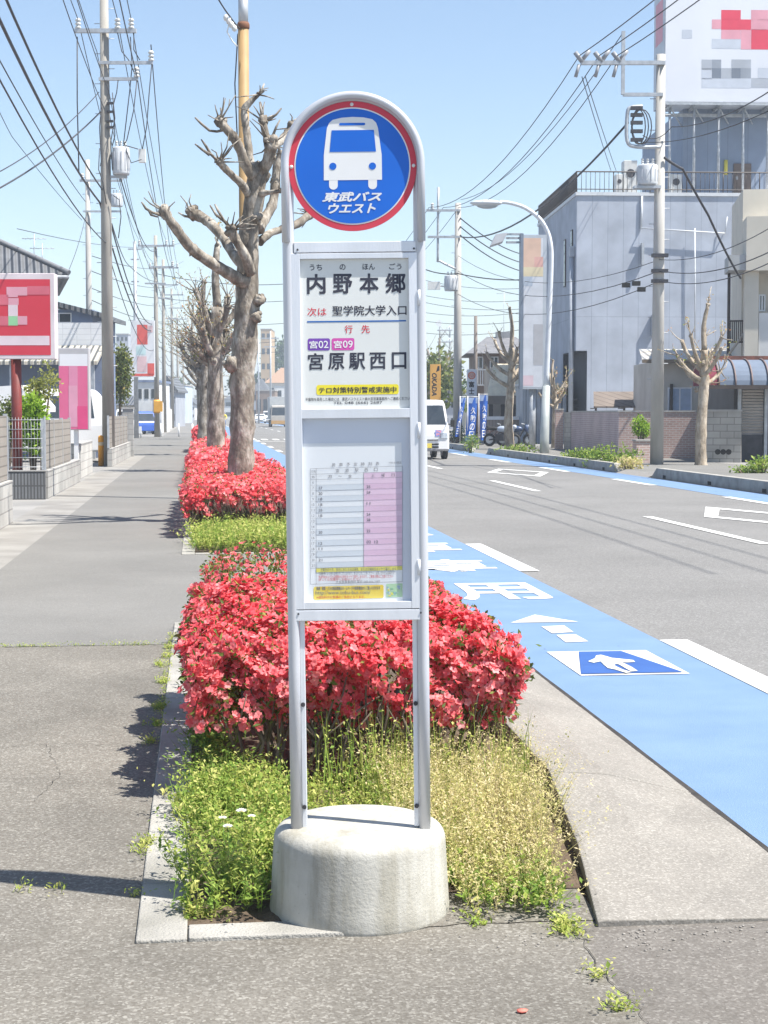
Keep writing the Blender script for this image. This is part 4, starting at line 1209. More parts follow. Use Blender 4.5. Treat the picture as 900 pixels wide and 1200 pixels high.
for P, R in limbs:
    mb = MB()
    limb(mb, [t8(*p) for p in P], [r8(x) for x in R], 12, 0.08)
    e = t8(*P[-1]); knob(mb, e, r8(R[-1]) * 1.3)
    if len(P) > 3: knob(mb, t8(*P[len(P) // 2]), r8(R[len(P) // 2]) * 1.1)
    twigs(mb, e, r8(R[-1]), random.randint(4, 8), 0.42)
    mb.build('limb', M_BARK, TR)
mb = MB()
for P in ([(400, 210, -.45), (408, 170, -.45), (402, 148, -.45)], [(432, 252, -.43), (385, 262, -.45), (350, 258, -.5), (310, 225, -.6), (280, 195, -.6)], [(395, 408, -.65), (355, 370, -.7), (335, 335, -.7), (310, 300, -.7)], [(350, 375, -.7), (310, 345, -.7), (280, 322, -.7)], [(125, 665, -1.1), (75, 650, -1.2), (45, 632, -1.2), (24, 600, -1.2)], [(60, 640, -1.2), (70, 662, -1.2), (100, 672, -1.1)], [(265, 672, .9), (230, 668, .9), (200, 650, .9)], [(450, 730, -.5), (420, 690, -.55), (390, 640, -.55), (375, 610, -.55)], [(430, 700, -.5), (380, 660, -.6), (352, 615, -.6)], [(470, 730, -.5), (510, 700, -.5)], [(600, 190, -.2), (590, 120, -.2)], [(650, 290, -.2), (670, 240, -.2), (688, 205, -.2)], [(630, 210, -.2), (670, 180, -.2), (695, 150, -.2)], [(585, 85, .2), (600, 65, .2), (612, 32, .2)]):
    mb.tube([t8(*p) for p in P], [r8(9)] + [r8(7)] * (len(P) - 2) + [r8(4)], 6, 0, True, .1)
mb.build('shoots', M_BARK, TR)

def plane_tree(label, x, y, h, r, seed, n=11, shoots=60, buds=500, shoot_len=0.9, spread=1.35, group='pruned plane trees along the pavement', mat=None, fork=0.5):
    random.seed(seed); rg = np.random.default_rng(seed)
    t = thing('plane_tree', label, 'tree', (x, y, 0), random.uniform(0, 6), group)
    mb = MB(); mat = mat or M_BARK
    top = (random.uniform(-.1, .1), random.uniform(-.1, .1), h * 0.72)
    limb(mb, [(0, 0, -.1), (0, 0, .3), (random.uniform(-.06, .06), 0, h * .25), (random.uniform(-.08, .08), 0, h * .5), top], [r * 1.25, r, r * .9, r * .82, r * .6], 14, 0.06, 5)
    for k in range(3):
        a = random.uniform(0, 6.28); z = random.uniform(.3, .65) * h; knob(mb, (r * .8 * math.cos(a), r * .8 * math.sin(a), z), r * .45)
    mb.build('trunk', mat, t)
    mb = MB(); ends = []
    for k in range(n):
        a = 2 * math.pi * k / n * 2.4 + random.uniform(-.3, .3); z0 = h * (fork - .05 + (0.72 - fork) * (k / n)) 
        L_ = spread * random.uniform(.7, 1.1) * (1 - .35 * k / n); up = random.uniform(.5, 1.0) + 0.7 * k / n
        d = np.array([math.cos(a), math.sin(a), 0])
        p0 = np.array([0, 0, z0]); p1 = p0 + d * L_ * .4 + np.array([0, 0, L_ * .25 * up]); p2 = p0 + d * L_ * .8 + np.array([0, 0, L_ * .7 * up]); p3 = p0 + d * L_ + np.array([0, 0, L_ * 1.05 * up])
        limb(mb, [p0, p1, p2, p3], [r * .45, r * .36, r * .3, r * .32], 9, .1, 3); knob(mb, p3, r * .36); ends.append((p3, d)); knob(mb, p1, r * .36); ends.append((p1, d))
    p = np.array(top); limb(mb, [p, p + [0, 0.05, h * .14], p + [0.1, 0, h * .27]], [r * .5, r * .4, r * .3], 9); knob(mb, p + [0.1, 0, h * .27], r * .38); ends.append((p + np.array([0.1, 0, h * .27]), np.array([0, 0, 1.0])))
    mb.build('crown', mat, t)
    mb = MB(); tips = []
    for k in range(shoots):
        e, d = random.choice(ends)
        v = np.array([random.gauss(0, .5), random.gauss(0, .5), random.gauss(.7, .5)]) + d * .6; v /= np.linalg.norm(v)
        ln = shoot_len * random.uniform(.3, 1.0); a = e; b = e + v * ln * .5; c = b + (v + np.array([random.gauss(0, .25), random.gauss(0, .25), .25])) * ln * .5
        mb.tube([a, b, c], [0.02, 0.015, 0.009], 5); tips += [c, b * .4 + c * .6]
    mb.build('shoots', mat, t)
    if buds:
        tips = np.array(tips)
        P = tips[rg.integers(0, len(tips), buds)] + rg.normal(size=(buds, 3)) * 0.06
        ln = rg.uniform(.04, .1, buds)
        v, tt = leaf_arrays(P, rg.normal(size=(buds, 3)) + [0, 0, .3], rg.normal(size=(buds, 3)), ln, ln * .5)
        o = fast_mesh('buds', v, tt, M_BUD, t, np.repeat(rg.random(buds), 2)); props(o, kind='stuff')
    return t
plane_tree('second pruned tree along the pavement, behind the nearest one', 0.42, 44.5, 6.2, 0.26, 51, 15, 170, 700, .75, .8)
plane_tree('third pruned tree along the pavement with budding shoots', 0.15, 62, 6.6, 0.26, 52, 13, 120, 900, 1.1, 1.0)
plane_tree('fourth pruned tree along the pavement', 0.1, 80, 6.6, 0.26, 53, 13, 120, 900, 1.2, 1.15)
plane_tree('fifth pruned tree along the pavement, half hidden by the others', 0.1, 100, 6.8, 0.26, 54, 12, 100, 700, 1.2, 1.2)
plane_tree('last pruned tree far down the pavement', 0.4, 128, 7, 0.28, 55, 12, 60, 500, 1.4, 1.8)

# ================================================================== left side of the street
M_BLOCK = brick('grey_block', (0.46, 0.45, 0.42), (0.4, 0.39, 0.365), (0.27, 0.26, 0.245), 0.4, 0.2, 0.01, noise=0.35)
M_RIBBLOCK = brick('split_rib_block', (0.22, 0.225, 0.23), (0.17, 0.175, 0.18), (0.1, 0.1, 0.1), 0.06, 0.25, 0.014, offset=0.0, bump=0.8)
M_PANEL = brick('brown_fence_panel', (0.31, 0.285, 0.25), (0.28, 0.255, 0.225), (0.18, 0.165, 0.145), 40.0, 0.14, 0.012, noise=0.15)
M_RUSTRED = pm('oxide_red_paint', (0.2, 0.035, 0.03), (0.14, 0.03, 0.025), 5, 0.55)
M_SIGNRED = pm('sign_red', (0.6, 0.05, 0.08), (0.57, 0.045, 0.07), 2, 0.4)
M_SIGNPALE = pm('sign_pale_pink', (0.72, 0.45, 0.5), None, 2, 0.4)
M_SIGNPINK = pm('sign_pink', (0.72, 0.16, 0.3), (0.68, 0.14, 0.27), 2, 0.4)
M_SIGNWHITE = pm('sign_white', (0.78, 0.78, 0.8), (0.74, 0.74, 0.76), 2, 0.4)
M_SIGNGREEN = pm('sign_green', (0.3, 0.6, 0.33), None, 2, 0.4)
M_CREAM = pm('cream_plaster', (0.62, 0.58, 0.5), (0.53, 0.5, 0.43), 1.2, 0.85, lo=.3, hi=.7, detail=8)
M_WALLWHITE = pm('white_plaster', (0.68, 0.68, 0.67), (0.58, 0.58, 0.57), 1.0, 0.85, detail=8)
M_TILE = ribbed('roof_tiles', (0.16, 0.165, 0.175), 0.27, 'X', 1.0, 0.5)
M_SHADE_BLUE = pm('blue_grey_siding', (0.2, 0.25, 0.36), (0.17, 0.21, 0.31), 1, 0.7)

def wall_along(name, label, x, y0, y1, h, mat, thick=0.14, cat='wall', x1=None):
    """a low wall running along the street, its local x axis along its length"""
    x1 = x if x1 is None else x1
    L_ = math.hypot(x1 - x, y1 - y0); rz = math.atan2(y1 - y0, x1 - x)
    t = thing(name, label, cat, (x, y0, 0), rz)
    mb = MB(); mb.box(0, L_, 0.0, thick, -0.05, h - 0.03); mb.build('wall', mat, t, bevel=0.004)
    mb = MB(); mb.box(0, L_, -0.008, thick + 0.008, h - 0.03, h); mb.build('coping', M_CONC, t, bevel=0.004)
    return t, L_

def fence_panel(label, x, y0, y1, z0, z1, x1=None, mat=None):
    x1 = x if x1 is None else x1
    L_ = math.hypot(x1 - x, y1 - y0); rz = math.atan2(y1 - y0, x1 - x)
    t = thing('panel_fence', label, 'fence', (x, y0, 0), rz)
    n = max(1, round(L_ / 2.0))
    for i in range(n):
        mb = MB(); mb.box(L_ * i / n + 0.04, L_ * (i + 1) / n - 0.04, 0.04, 0.07, z0, z1); mb.build('panel', mat or M_PANEL, t)
    for i in range(n + 1):
        mb = MB(); mb.box(L_ * i / n - 0.03, L_ * i / n + 0.03, 0.035, 0.095, z0, z1 + 0.03); mb.build('post', M_GALV, t)
    return t

wall_along('block_wall', 'grey block wall under the fence panel at the left edge', -2.74, 14, 24.2, 0.62, M_BLOCK)
fence_panel('brown panel fence on the wall at the left edge', -2.76, 14, 24.15, 0.63, 1.56)
wall_along('block_wall', 'pale block wall with brown panel fence beside the mesh fence', -2.84, 30.9, 38.6, 0.53, M_BLOCK, x1=-2.8)
fence_panel('brown panel fence on the pale wall behind the pink sign', -2.87, 31.0, 36.8, 0.54, 1.47, x1=-2.84)
# ribbed block return with steel mesh fence
t = thing('ribbed_wall', 'dark ribbed block wall under the mesh fence', 'wall', (-3.55, 30.62, 0))
mb = MB(); mb.box(0, 0.68, 0, 0.15, -.05, 0.52); mb.build('wall', M_RIBBLOCK, t)
mb = MB(); mb.box(-0.01, 0.69, -0.01, 0.16, 0.52, 0.54); mb.build('coping', M_CONC, t)
t = thing('mesh_fence', 'grey wire mesh fence in front of the red signpost', 'fence', (-3.55, 30.7, 0.54))
mb = MB()
for i in range(6): mb.tube([(0.02, 0, 0.06 + 0.175 * i), (0.66, 0, 0.06 + 0.175 * i)], 0.0055, 5)
for i in range(12): mb.tube([(0.03 + 0.057 * i, 0.006, 0.02), (0.03 + 0.057 * i, 0.006, 0.98)], 0.0028, 4)
mb.build('mesh', M_GALV, t)
for x in (0.0, 0.68):
    mb = MB(); mb.box(x - 0.015, x + 0.015, -0.015, 0.015, 0, 1.0); mb.build('post', M_GALV, t)
t = thing('mesh_fence', 'low wire mesh fence closing the gap by the left wall', 'fence', (-4.6, 30.75, 0.0))
mb = MB()
for i in range(5): mb.tube([(0.0, 0, 0.15 + 0.2 * i), (1.0, 0, 0.15 + 0.2 * i)], 0.008, 5)
for i in range(12): mb.tube([(0.03 + 0.085 * i, 0.006, 0.02), (0.03 + 0.085 * i, 0.006, 1.0)], 0.004, 4)
mb.build('mesh', M_WHITE, t)

# red billboard on an oxide red post
D = 32.5
pb = V(21, 580, D)
BB = thing('billboard', 'red billboard with a pale band and green spot on an oxide red post', 'billboard', (pb[0], pb[1], 0), -YAW)
F_ = Facade(pb, -YAW)
def fb(px, py): return F_.f(px, py)
mb = MB(); z1 = fb(21, 420)[1]; mb.cyl((0, 0, -.1), (0, 0, z1 + .3), 0.105, n=16); mb.build('post', M_RUSTRED, BB)
a, b = fb(-90, 421), fb(65.5, 321)
mb = MB(); mb.box(a[0], b[0], -.16, .16, a[1], b[1]); mb.build('cabinet', pm('cabinet_pale', (0.7, 0.62, 0.64), None, 2, 0.5), BB, bevel=.01)
def face(mb, px0, py0, px1, py1, m, y): 
    p, q = fb(px0, py1), fb(px1, py0); mb.poly([(p[0], y, p[1]), (q[0], y, p[1]), (q[0], y, q[1]), (p[0], y, q[1])], m)
mb = MB()
face(mb, -88, 328, 60.5, 416.5, 0, -.164)
face(mb, -88, 394, 60, 405, 1, -.167)
for bx in [(10, 337, 23, 349, 2), (23, 337, 34, 347, 2), (34, 336, 60, 346, 3), (-20, 346, 12, 358, 3), (12, 358, 23, 371, 1), (0, 371, 12, 382, 3), (12, 371, 23, 382, 4), (23, 371, 34, 381, 2), (12, 350, 24, 358, 2), (-50, 336, 0, 346, 3)]:
    face(mb, bx[0], bx[1], bx[2], bx[3], bx[4], -.168)
mb.build('sign_face', [M_SIGNRED, pm('sign_band', (0.72, 0.6, 0.64), None, 2, 0.4), pm('sign_rose', (0.7, 0.35, 0.42), None, 2, .4), pm('sign_light_red', (0.64, 0.15, 0.2), None, 2, .4), M_SIGNGREEN], BB)

# leafy shrubs behind the mesh fence
def leafy(name, label, c, rads, n, leaf, mat, seed, trunk=True, cat='shrub', blobs=9, trunk_h=0.5, trunk_r=0.05):
    rg = np.random.default_rng(seed); random.seed(seed)
    t = thing(name, label, cat, (c[0], c[1], 0))
    rx, ry, rz = rads; cz = c[2]
    cs = unit(rg.normal(size=(blobs, 3))) * (np.array([rx, ry, rz]) * 0.6) * rg.uniform(.4, 1, (blobs, 1)); rr = rg.uniform(.38, .6, blobs)
    k = rg.integers(0, blobs, n)
    d = unit(rg.normal(size=(n, 3))); P = cs[k] + d * (np.array([rx, ry, rz]) * rr[k][:, None]) * (rg.random((n, 1)) ** .4)
    P[:, 2] += cz; P[:, 2] = np.maximum(P[:, 2], .03)
    ln = leaf * rg.uniform(.6, 1.3, n)
    v, tt = leaf_arrays(P, d + rg.normal(size=(n, 3)) * .9, rg.normal(size=(n, 3)), ln, ln * .55)
    o = fast_mesh('crown', v, tt, mat, t, np.repeat(np.clip(rg.normal(.5, .2, n), 0, 1), 2))
    mb = MB()
    for q in range(5 if trunk_r < .08 else 1):
        e = cs[q % blobs] + np.array([0, 0, cz])
        mb.tube([(random.uniform(-.1, .1) * rx, random.uniform(-.1, .1) * ry, 0), (e[0] * .4, e[1] * .4, cz * trunk_h), tuple(e)], [trunk_r, trunk_r * .7, trunk_r * .35], 7)
    mb.build('trunk', M_TWIG, t)
    return t
M_LIME = leafmat('lime_leaf', [(0.0, (0.1, 0.2, 0.02)), (0.5, (0.26, 0.42, 0.04)), (1.0, (0.45, 0.58, 0.1))], 0.4)
M_OLIVE = leafmat('olive_leaf', [(0.0, (0.05, 0.08, 0.02)), (0.5, (0.13, 0.17, 0.04)), (0.85, (0.26, 0.25, 0.07)), (1.0, (0.4, 0.26, 0.1))], 0.3)
M_DEEP = leafmat('deep_green_leaf', [(0.0, (0.02, 0.05, 0.015)), (0.6, (0.06, 0.11, 0.03)), (1.0, (0.13, 0.18, 0.05))], 0.25)
p = V(38, 500, 34.5); leafy('leafy_shrub', 'bright lime green shrub beside the red signpost', (p[0], p[1], 1.35), (0.42, 0.4, .95), 2600, .1, M_LIME, 61)
p = V(50, 500, 37); leafy('leafy_shrub', 'sparse yellow green shrub rising behind the lime shrub', (p[0], p[1], 2.2), (0.55, 0.4, .6), 700, .1, leafmat('thin_leaf', [(0, (.16, .2, .04)), (1, (.42, .42, .14))], .4), 62)
p = V(8, 500, 36); leafy('leafy_shrub', 'dull green shrub at the left edge below the red billboard', (p[0], p[1], 1.3), (0.45, 0.4, .7), 1200, .1, M_OLIVE, 63)

# pink blade sign on a white post
D = 39.5
p = V(90, 560, D); F2 = Facade(p, -YAW)
t = thing('blade_sign', 'tall pink blade sign with a white top on a white post', 'sign', (p[0], p[1], 0), -YAW)
a, b = F2.f(70.5, 504), F2.f(105, 408)
mb = MB(); mb.box(a[0], b[0], -.12, .12, a[1], b[1]); mb.build('cabinet', pm('cabinet_grey', (0.5, 0.49, 0.5), None, 2, .5), t, bevel=.01)
mb = MB()
def face2(px0, py0, px1, py1, m, y):
    p_, q = F2.f(px0, py1), F2.f(px1, py0); mb.poly([(p_[0], y, p_[1]), (q[0], y, p_[1]), (q[0], y, q[1]), (p_[0], y, q[1])], m)
face2(71, 429, 103.5, 503, 0, -.123); face2(71, 415, 103.5, 429, 1, -.123); face2(82, 429, 92, 452, 2, -.126); face2(82, 452, 92, 500, 3, -.126); face2(92, 476, 103.5, 503, 4, -.127)
mb.build('sign_face', [M_SIGNPINK, M_SIGNWHITE, pm('sign_mid_pink', (.72, .28, .42), None, 2, .4), pm('sign_light_pink', (.75, .36, .48), None, 2, .4), pm('sign_hot_pink', (.74, .09, .24), None, 2, .4)], t)
mb = MB(); mb.box(-.05, .05, -.05, .05, 0, a[1] + .2); mb.build('post', M_WHITE, t)

# gate pillar, bollard, further wall
t, L_ = wall_along('block_wall', 'short white block wall by the orange bollard', -2.9, 40.2, 44.5, 0.86, brick('white_block', (0.55, 0.54, 0.5), (0.5, 0.49, 0.46), (0.33, 0.32, 0.3), .4, .2, .01), .3)
wall_along('block_wall', 'grey block wall with a brown panel behind the concrete pole', -2.62, 49.0, 60.5, 0.55, M_BLOCK, x1=-2.55)
fence_panel('brown panel fence behind the concrete utility pole', -2.66, 49.0, 60.0, 0.56, 1.5, x1=-2.6)
t = thing('block_pillar', 'pale block pillar at the far end of the panel fence', 'pillar', (-2.66, 60.8, 0))
mb = MB(); mb.box(-.2, .2, 0, .4, 0, 1.75); mb.build('shaft', M_BLOCK, t); mb = MB(); mb.box(-.23, .23, -.03, .43, 1.75, 1.82); mb.build('cap', M_CONC, t)
g = G(118.5, 546)
t = thing('bollard', 'orange bollard beside the concrete utility pole', 'bollard', (g[0], g[1], 0))
M_ORANGE = pm('orange_plastic', (0.75, 0.33, 0.03), (0.7, 0.3, 0.03), 6, 0.5)
mb = MB(); mb.lathe([(0.085, 0), (0.085, .86), (0.07, .91), (0.02, .93)], n=20); mb.build('post', M_ORANGE, t)
mb = MB(); mb.lathe([(0.087, .62), (0.087, .72)], n=20); mb.build('reflective_band', pm('pale_band', (0.75, .6, .4)), t)

# ------------------------------------------------------------------ vehicles
def wheel_into(parent, c, r, w, axis=(1, 0, 0)):
    ax = np.array(axis, float); c = np.array(c, float)
    mb = MB(); mb.cyl(c - ax * w / 2, c + ax * w / 2, r, n=22)
    ty = mb.build('wheel', M_BLACK, parent)
    mb = MB(); mb.cyl(c - ax * (w / 2 + .006), c + ax * (w / 2 + .006), r * .62, n=18); mb.build('rim', M_GALV, ty)
    return ty

def vehicle(name, label, cat, loc, rotz, L_, W, H, prof, glass, paint, group=None, kind='van', wr=0.28, rough=None):
    """prof: side outline as (y,z) fractions, front at y=0; the body narrows above the belt line. +y points to the rear"""
    t = thing(name, label, cat, loc, rotz, group)
    def wid(z): 
        f = z / H
        return W / 2 * (1 - 0.13 * max(0, (f - .5) / .5) - 0.03 * max(0, (.25 - f) / .25))
    pts = [(y * L_, z * H) for y, z in prof]
    vs = [(-wid(z), y, z) for y, z in pts] + [(wid(z), y, z) for y, z in pts]; n = len(pts)
    mb = MB(); mb.add(vs, [tuple(range(n)), tuple(range(2 * n - 1, n - 1, -1))] + [(i, n + i, n + (i + 1) % n, (i + 1) % n) for i in range(n)])
    mb.build('body', paint, t, bevel=0.05 * H / 1.8)
    for s in (-1, 1):
        for wy in (0.18, 0.8):
            wheel_into(t, (s * (W / 2 - .08), wy * L_, wr), wr, .17)
    for gname, poly in glass:
        mb = MB()
        if gname == 'windscreen' or gname == 'rear_window':
            (y0, z0), (y1, z1) = poly
            e = -0.012 if gname == 'windscreen' else 0.012
            w0, w1 = wid(z0 * H) - .09, wid(z1 * H) - .09
            mb.prism([(-w0, y0 * L_ + e, z0 * H), (w0, y0 * L_ + e, z0 * H), (w1, y1 * L_ + e, z1 * H), (-w1, y1 * L_ + e, z1 * H)], (0, -e * .8, 0))
            mb.build(gname, M_DARKGLASS, t)
        else:
            for s in (-1, 1):
                mb = MB(); q = [(s * (wid(z * H) + .008), y * L_, z * H) for y, z in poly]
                mb.prism(q, (-s * .02, 0, 0)); mb.build('side_window', M_DARKGLASS, t)
    return t, wid
VAN = [(0.0, .14), (0.0, .40), (0.012, .5), (0.035, .56), (0.13, .93), (0.2, .985), (0.5, 1.0), (0.94, .985), (0.985, .9), (1.0, .5), (1.0, .14)]
VAN_GLASS = [('windscreen', ((0.042, .575), (0.122, .90))), ('side', [(.10, .6), (.27, .6), (.27, .9), (.165, .9)]), ('side', [(.3, .6), (.6, .6), (.6, .9), (.3, .9)]), ('side', [(.63, .6), (.93, .6), (.91, .9), (.63, .9)]), ('rear_window', ((1.0, .56), (.987, .88)))]
CARP = [(0.0, .2), (0.005, .42), (0.03, .52), (0.24, .62), (0.4, .95), (0.52, 1.0), (0.72, .97), (0.9, .66), (0.985, .62), (1.0, .4), (1.0, .2)]
CAR_GLASS = [('windscreen', ((0.26, .65), (0.385, .92))), ('side', [(.33, .66), (.55, .66), (.55, .93), (.42, .92)]), ('side', [(.57, .66), (.82, .66), (.72, .91), (.57, .93)]), ('rear_window', ((.895, .69), (.735, .93)))]
M_CARWHITE = pm('white_car_paint', (0.78, 0.78, 0.78), (0.75, 0.75, 0.75), 2, 0.2, coat=.6)
M_CARSILVER = pm('silver_car_paint', (0.5, 0.52, 0.54), None, 2, 0.25, metal=.3, coat=.5)
M_LAMPGLASS = pm('headlamp_lens', (0.55, 0.6, 0.66), (0.4, 0.44, 0.5), 12, 0.1, spec=.7)

# parked van behind the fence, seen from its rear corner
p = V(50, 530, 53)
t, wid = vehicle('parked_van', 'white van parked behind the pink sign and the block wall', 'van', (p[0] - 2.75, p[1] + .3, 0), rad(-84), 4.7, 1.75, 2.4, VAN, VAN_GLASS, M_CARWHITE, wr=.3)
# oncoming kei van
g = G(500, 538.5)
t, wid = vehicle('delivery_van', 'small white van driving towards the camera past the blue banners', 'van', (g[0], g[1], 0), rad(2), 3.4, 1.62, 2.08, VAN, VAN_GLASS, M_CARWHITE, wr=.28)
mb = MB()
for z in (0.40, 0.50): mb.box(-.42, .42, -.02, .03, z, z + .055)
mb.build('grille', M_BLACK, t)
mb = MB(); mb.box(-.77, .77, -.05, .04, .3, .37); mb.build('bumper_trim', pm('grey_plastic', (.2, .2, .21)), t, bevel=.01)
mb = MB(); mb.box(-.4, .4, -.025, .02, .66, .69); mb.build('grille_slot', M_BLACK, t)
for s in (-1, 1):
    mb = MB(); mb.box(s * .6 - .13, s * .6 + .13, -.03, .05, .72, .93); mb.build('headlight', M_LAMPGLASS, t, bevel=.02)
    mb = MB(); mb.tube([(s * .74, .3, 1.2), (s * .9, .25, 1.22)], .02, 6); mb.box(s * .95 - .07, s * .95 + .07, .2, .28, 1.12, 1.36); mb.build('wing_mirror', M_BLACK, t, bevel=.01)
mb = MB(); mb.box(-.17, .17, -.06, -.045, .4, .56); mb.build('number_plate', pm('yellow_plate', (.75, .6, .1)), t)
mb = MB(); mb.box(.3, .52, -.012, .0, .8, 1.02); mb.build('sticker', pm('blue_red_sticker', (.2, .25, .6), (.7, .3, .35), 9, .5, lo=.48, hi=.52), t)
# far traffic
def far_car(label, px, py, paint, prof=CARP, glass=CAR_GLASS, L_=4.3, W=1.7, H=1.45, rot=0):
    g = G(px, py)
    t, w_ = vehicle('oncoming_car', label, 'car', (g[0], g[1], 0), rot, L_, W, H, prof, glass, paint, 'traffic far down the road', wr=.3)
    for s in (-1, 1):
        mb = MB(); mb.box(s * .6 - .16, s * .6 + .16, -.02, .1, H * .42, H * .52); mb.build('headlight', M_LAMPGLASS, t)
    mb = MB(); mb.box(-.4, .4, -.03, .05, H * .3, H * .37); mb.build('grille', M_BLACK, t)
far_car('white car in front of the far queue of oncoming traffic', 305.5, 496, M_CARWHITE)
far_car('white van following the far white car', 314, 494.5, M_CARWHITE, VAN, VAN_GLASS, 4.0, 1.7, 2.0)
g = G(328, 500.5)
t, w_ = vehicle('truck', 'truck with a tall grey box at the head of the far traffic', 'truck', (g[0], g[1], 0), 0, 2.0, 2.1, 2.5, [(0, .12), (0, .5), (.1, .97), (.3, 1), (1, 1), (1, .12)], [('windscreen', ((.012, .53), (.09, .9))), ('side', [(.15, .55), (.7, .55), (.7, .88), (.22, .88)])], pm('cab_paint', (.45, .42, .38), None, 2, .3), wr=.4)
mb = MB(); mb.box(-1.1, 1.1, 2.05, 7.5, .9, 3.5); mb.build('cargo_box', pm('cargo_grey', (.42, .44, .45), None, 2, .5), t, bevel=.03)
wheel_into(t, (-.9, 6, .4), .4, .25); wheel_into(t, (.9, 6, .4), .4, .25)
mb = MB(); mb.box(-1, 1, -.05, .05, .35, .75); mb.build('bumper', pm('bumper_orange', (.5, .3, .12)), t)

# ------------------------------------------------------------------ people and bicycles (far away)
def person(label, loc, rotz, top, legs, pose='walk', group=None):
    t = thing('person', label, 'person', loc, rotz)
    J = {}; E = []
    if pose == 'walk':
        J = dict(pel=(0, 0, .92), ch=(0, .02, 1.3), nk=(0, .02, 1.48), hd=(0, 0, 1.62), sl=(-.19, .02, 1.4), el=(-.25, .1, 1.14), wl=(-.24, .0, .9), sr=(.19, .02, 1.4), er=(.25, -.02, 1.14), wr=(.24, -.16, .93), hl=(-.1, 0, .9), kl=(-.11, -.16, .5), al=(-.11, -.08, .08), tl=(-.11, -.22, .04), hr=(.1, 0, .9), kr=(.11, .06, .5), ar=(.11, .28, .12), tr=(.11, .17, .03), hd2=(0, -.01, 1.74))
    else:
        J = dict(pel=(0, .1, .98), ch=(0, -.05, 1.32), nk=(0, -.1, 1.47), hd=(0, -.14, 1.6), sl=(-.19, -.07, 1.4), el=(-.27, -.28, 1.2), wl=(-.25, -.5, 1.05), sr=(.19, -.07, 1.4), er=(.27, -.28, 1.2), wr=(.25, -.5, 1.05), hl=(-.1, .1, .95), kl=(-.12, -.25, .75), al=(-.12, -.12, .36), tl=(-.12, -.26, .32), hr=(.1, .1, .95), kr=(.12, -.18, .6), ar=(.12, -.02, .18), tr=(.12, -.15, .13), hd2=(0, -.15, 1.72))
    R = dict(pel=.15, ch=.16, nk=.06, hd=.1, hd2=.085, sl=.075, el=.05, wl=.035, sr=.075, er=.05, wr=.035, hl=.11, kl=.07, al=.045, tl=.04, hr=.11, kr=.07, ar=.045, tr=.04)
    ks = list(J); ed = [('pel', 'ch'), ('ch', 'nk'), ('nk', 'hd'), ('hd', 'hd2'), ('ch', 'sl'), ('sl', 'el'), ('el', 'wl'), ('ch', 'sr'), ('sr', 'er'), ('er', 'wr'), ('pel', 'hl'), ('hl', 'kl'), ('kl', 'al'), ('al', 'tl'), ('pel', 'hr'), ('hr', 'kr'), ('kr', 'ar'), ('ar', 'tr')]
    me = bpy.data.meshes.new('body'); me.from_pydata([J[k] for k in ks], [(ks.index(a), ks.index(b)) for a, b in ed], [])
    ob = bpy.data.objects.new('body', me); COL.objects.link(ob)
    sk = ob.modifiers.new('skin', 'SKIN'); 
    if not me.skin_vertices: me.skin_vertices.new()
    for i, k in enumerate(ks): me.skin_vertices[0].data[i].radius = (R[k], R[k])
    me.skin_vertices[0].data[0].use_root = True
    ob.modifiers.new('sub', 'SUBSURF').levels = 1
    bpy.context.view_layer.update(); dg = bpy.context.evaluated_depsgraph_get()
    m2 = bpy.data.meshes.new_from_object(ob.evaluated_get(dg)); bpy.data.objects.remove(ob)
    m2.name = 'body'
    skin = pm('skin', (.5, .33, .25)); hair = pm('dark_hair', (.03, .025, .02))
    for m in (skin, top, legs, hair): m2.materials.append(m)
    hz = J['hd'][2]; wz = J['pel'][2]
    for pl in m2.polygons:
        c = pl.center; 
        pl.use_smooth = True
        if c.z > hz + .06 or (c.z > hz - .03 and c.y > J['hd'][1] + .03): pl.material_index = 3
        elif c.z > J['nk'][2] + .01: pl.material_index = 0
        elif c.z > wz - .02 or abs(c.x) > .2: pl.material_index = 1 if not (abs(c.x) > .2 and c.z < 1.0) else 0
        else: pl.material_index = 2
    o = bpy.data.objects.new('body', m2); COL.objects.link(o); o.parent = t
    return t

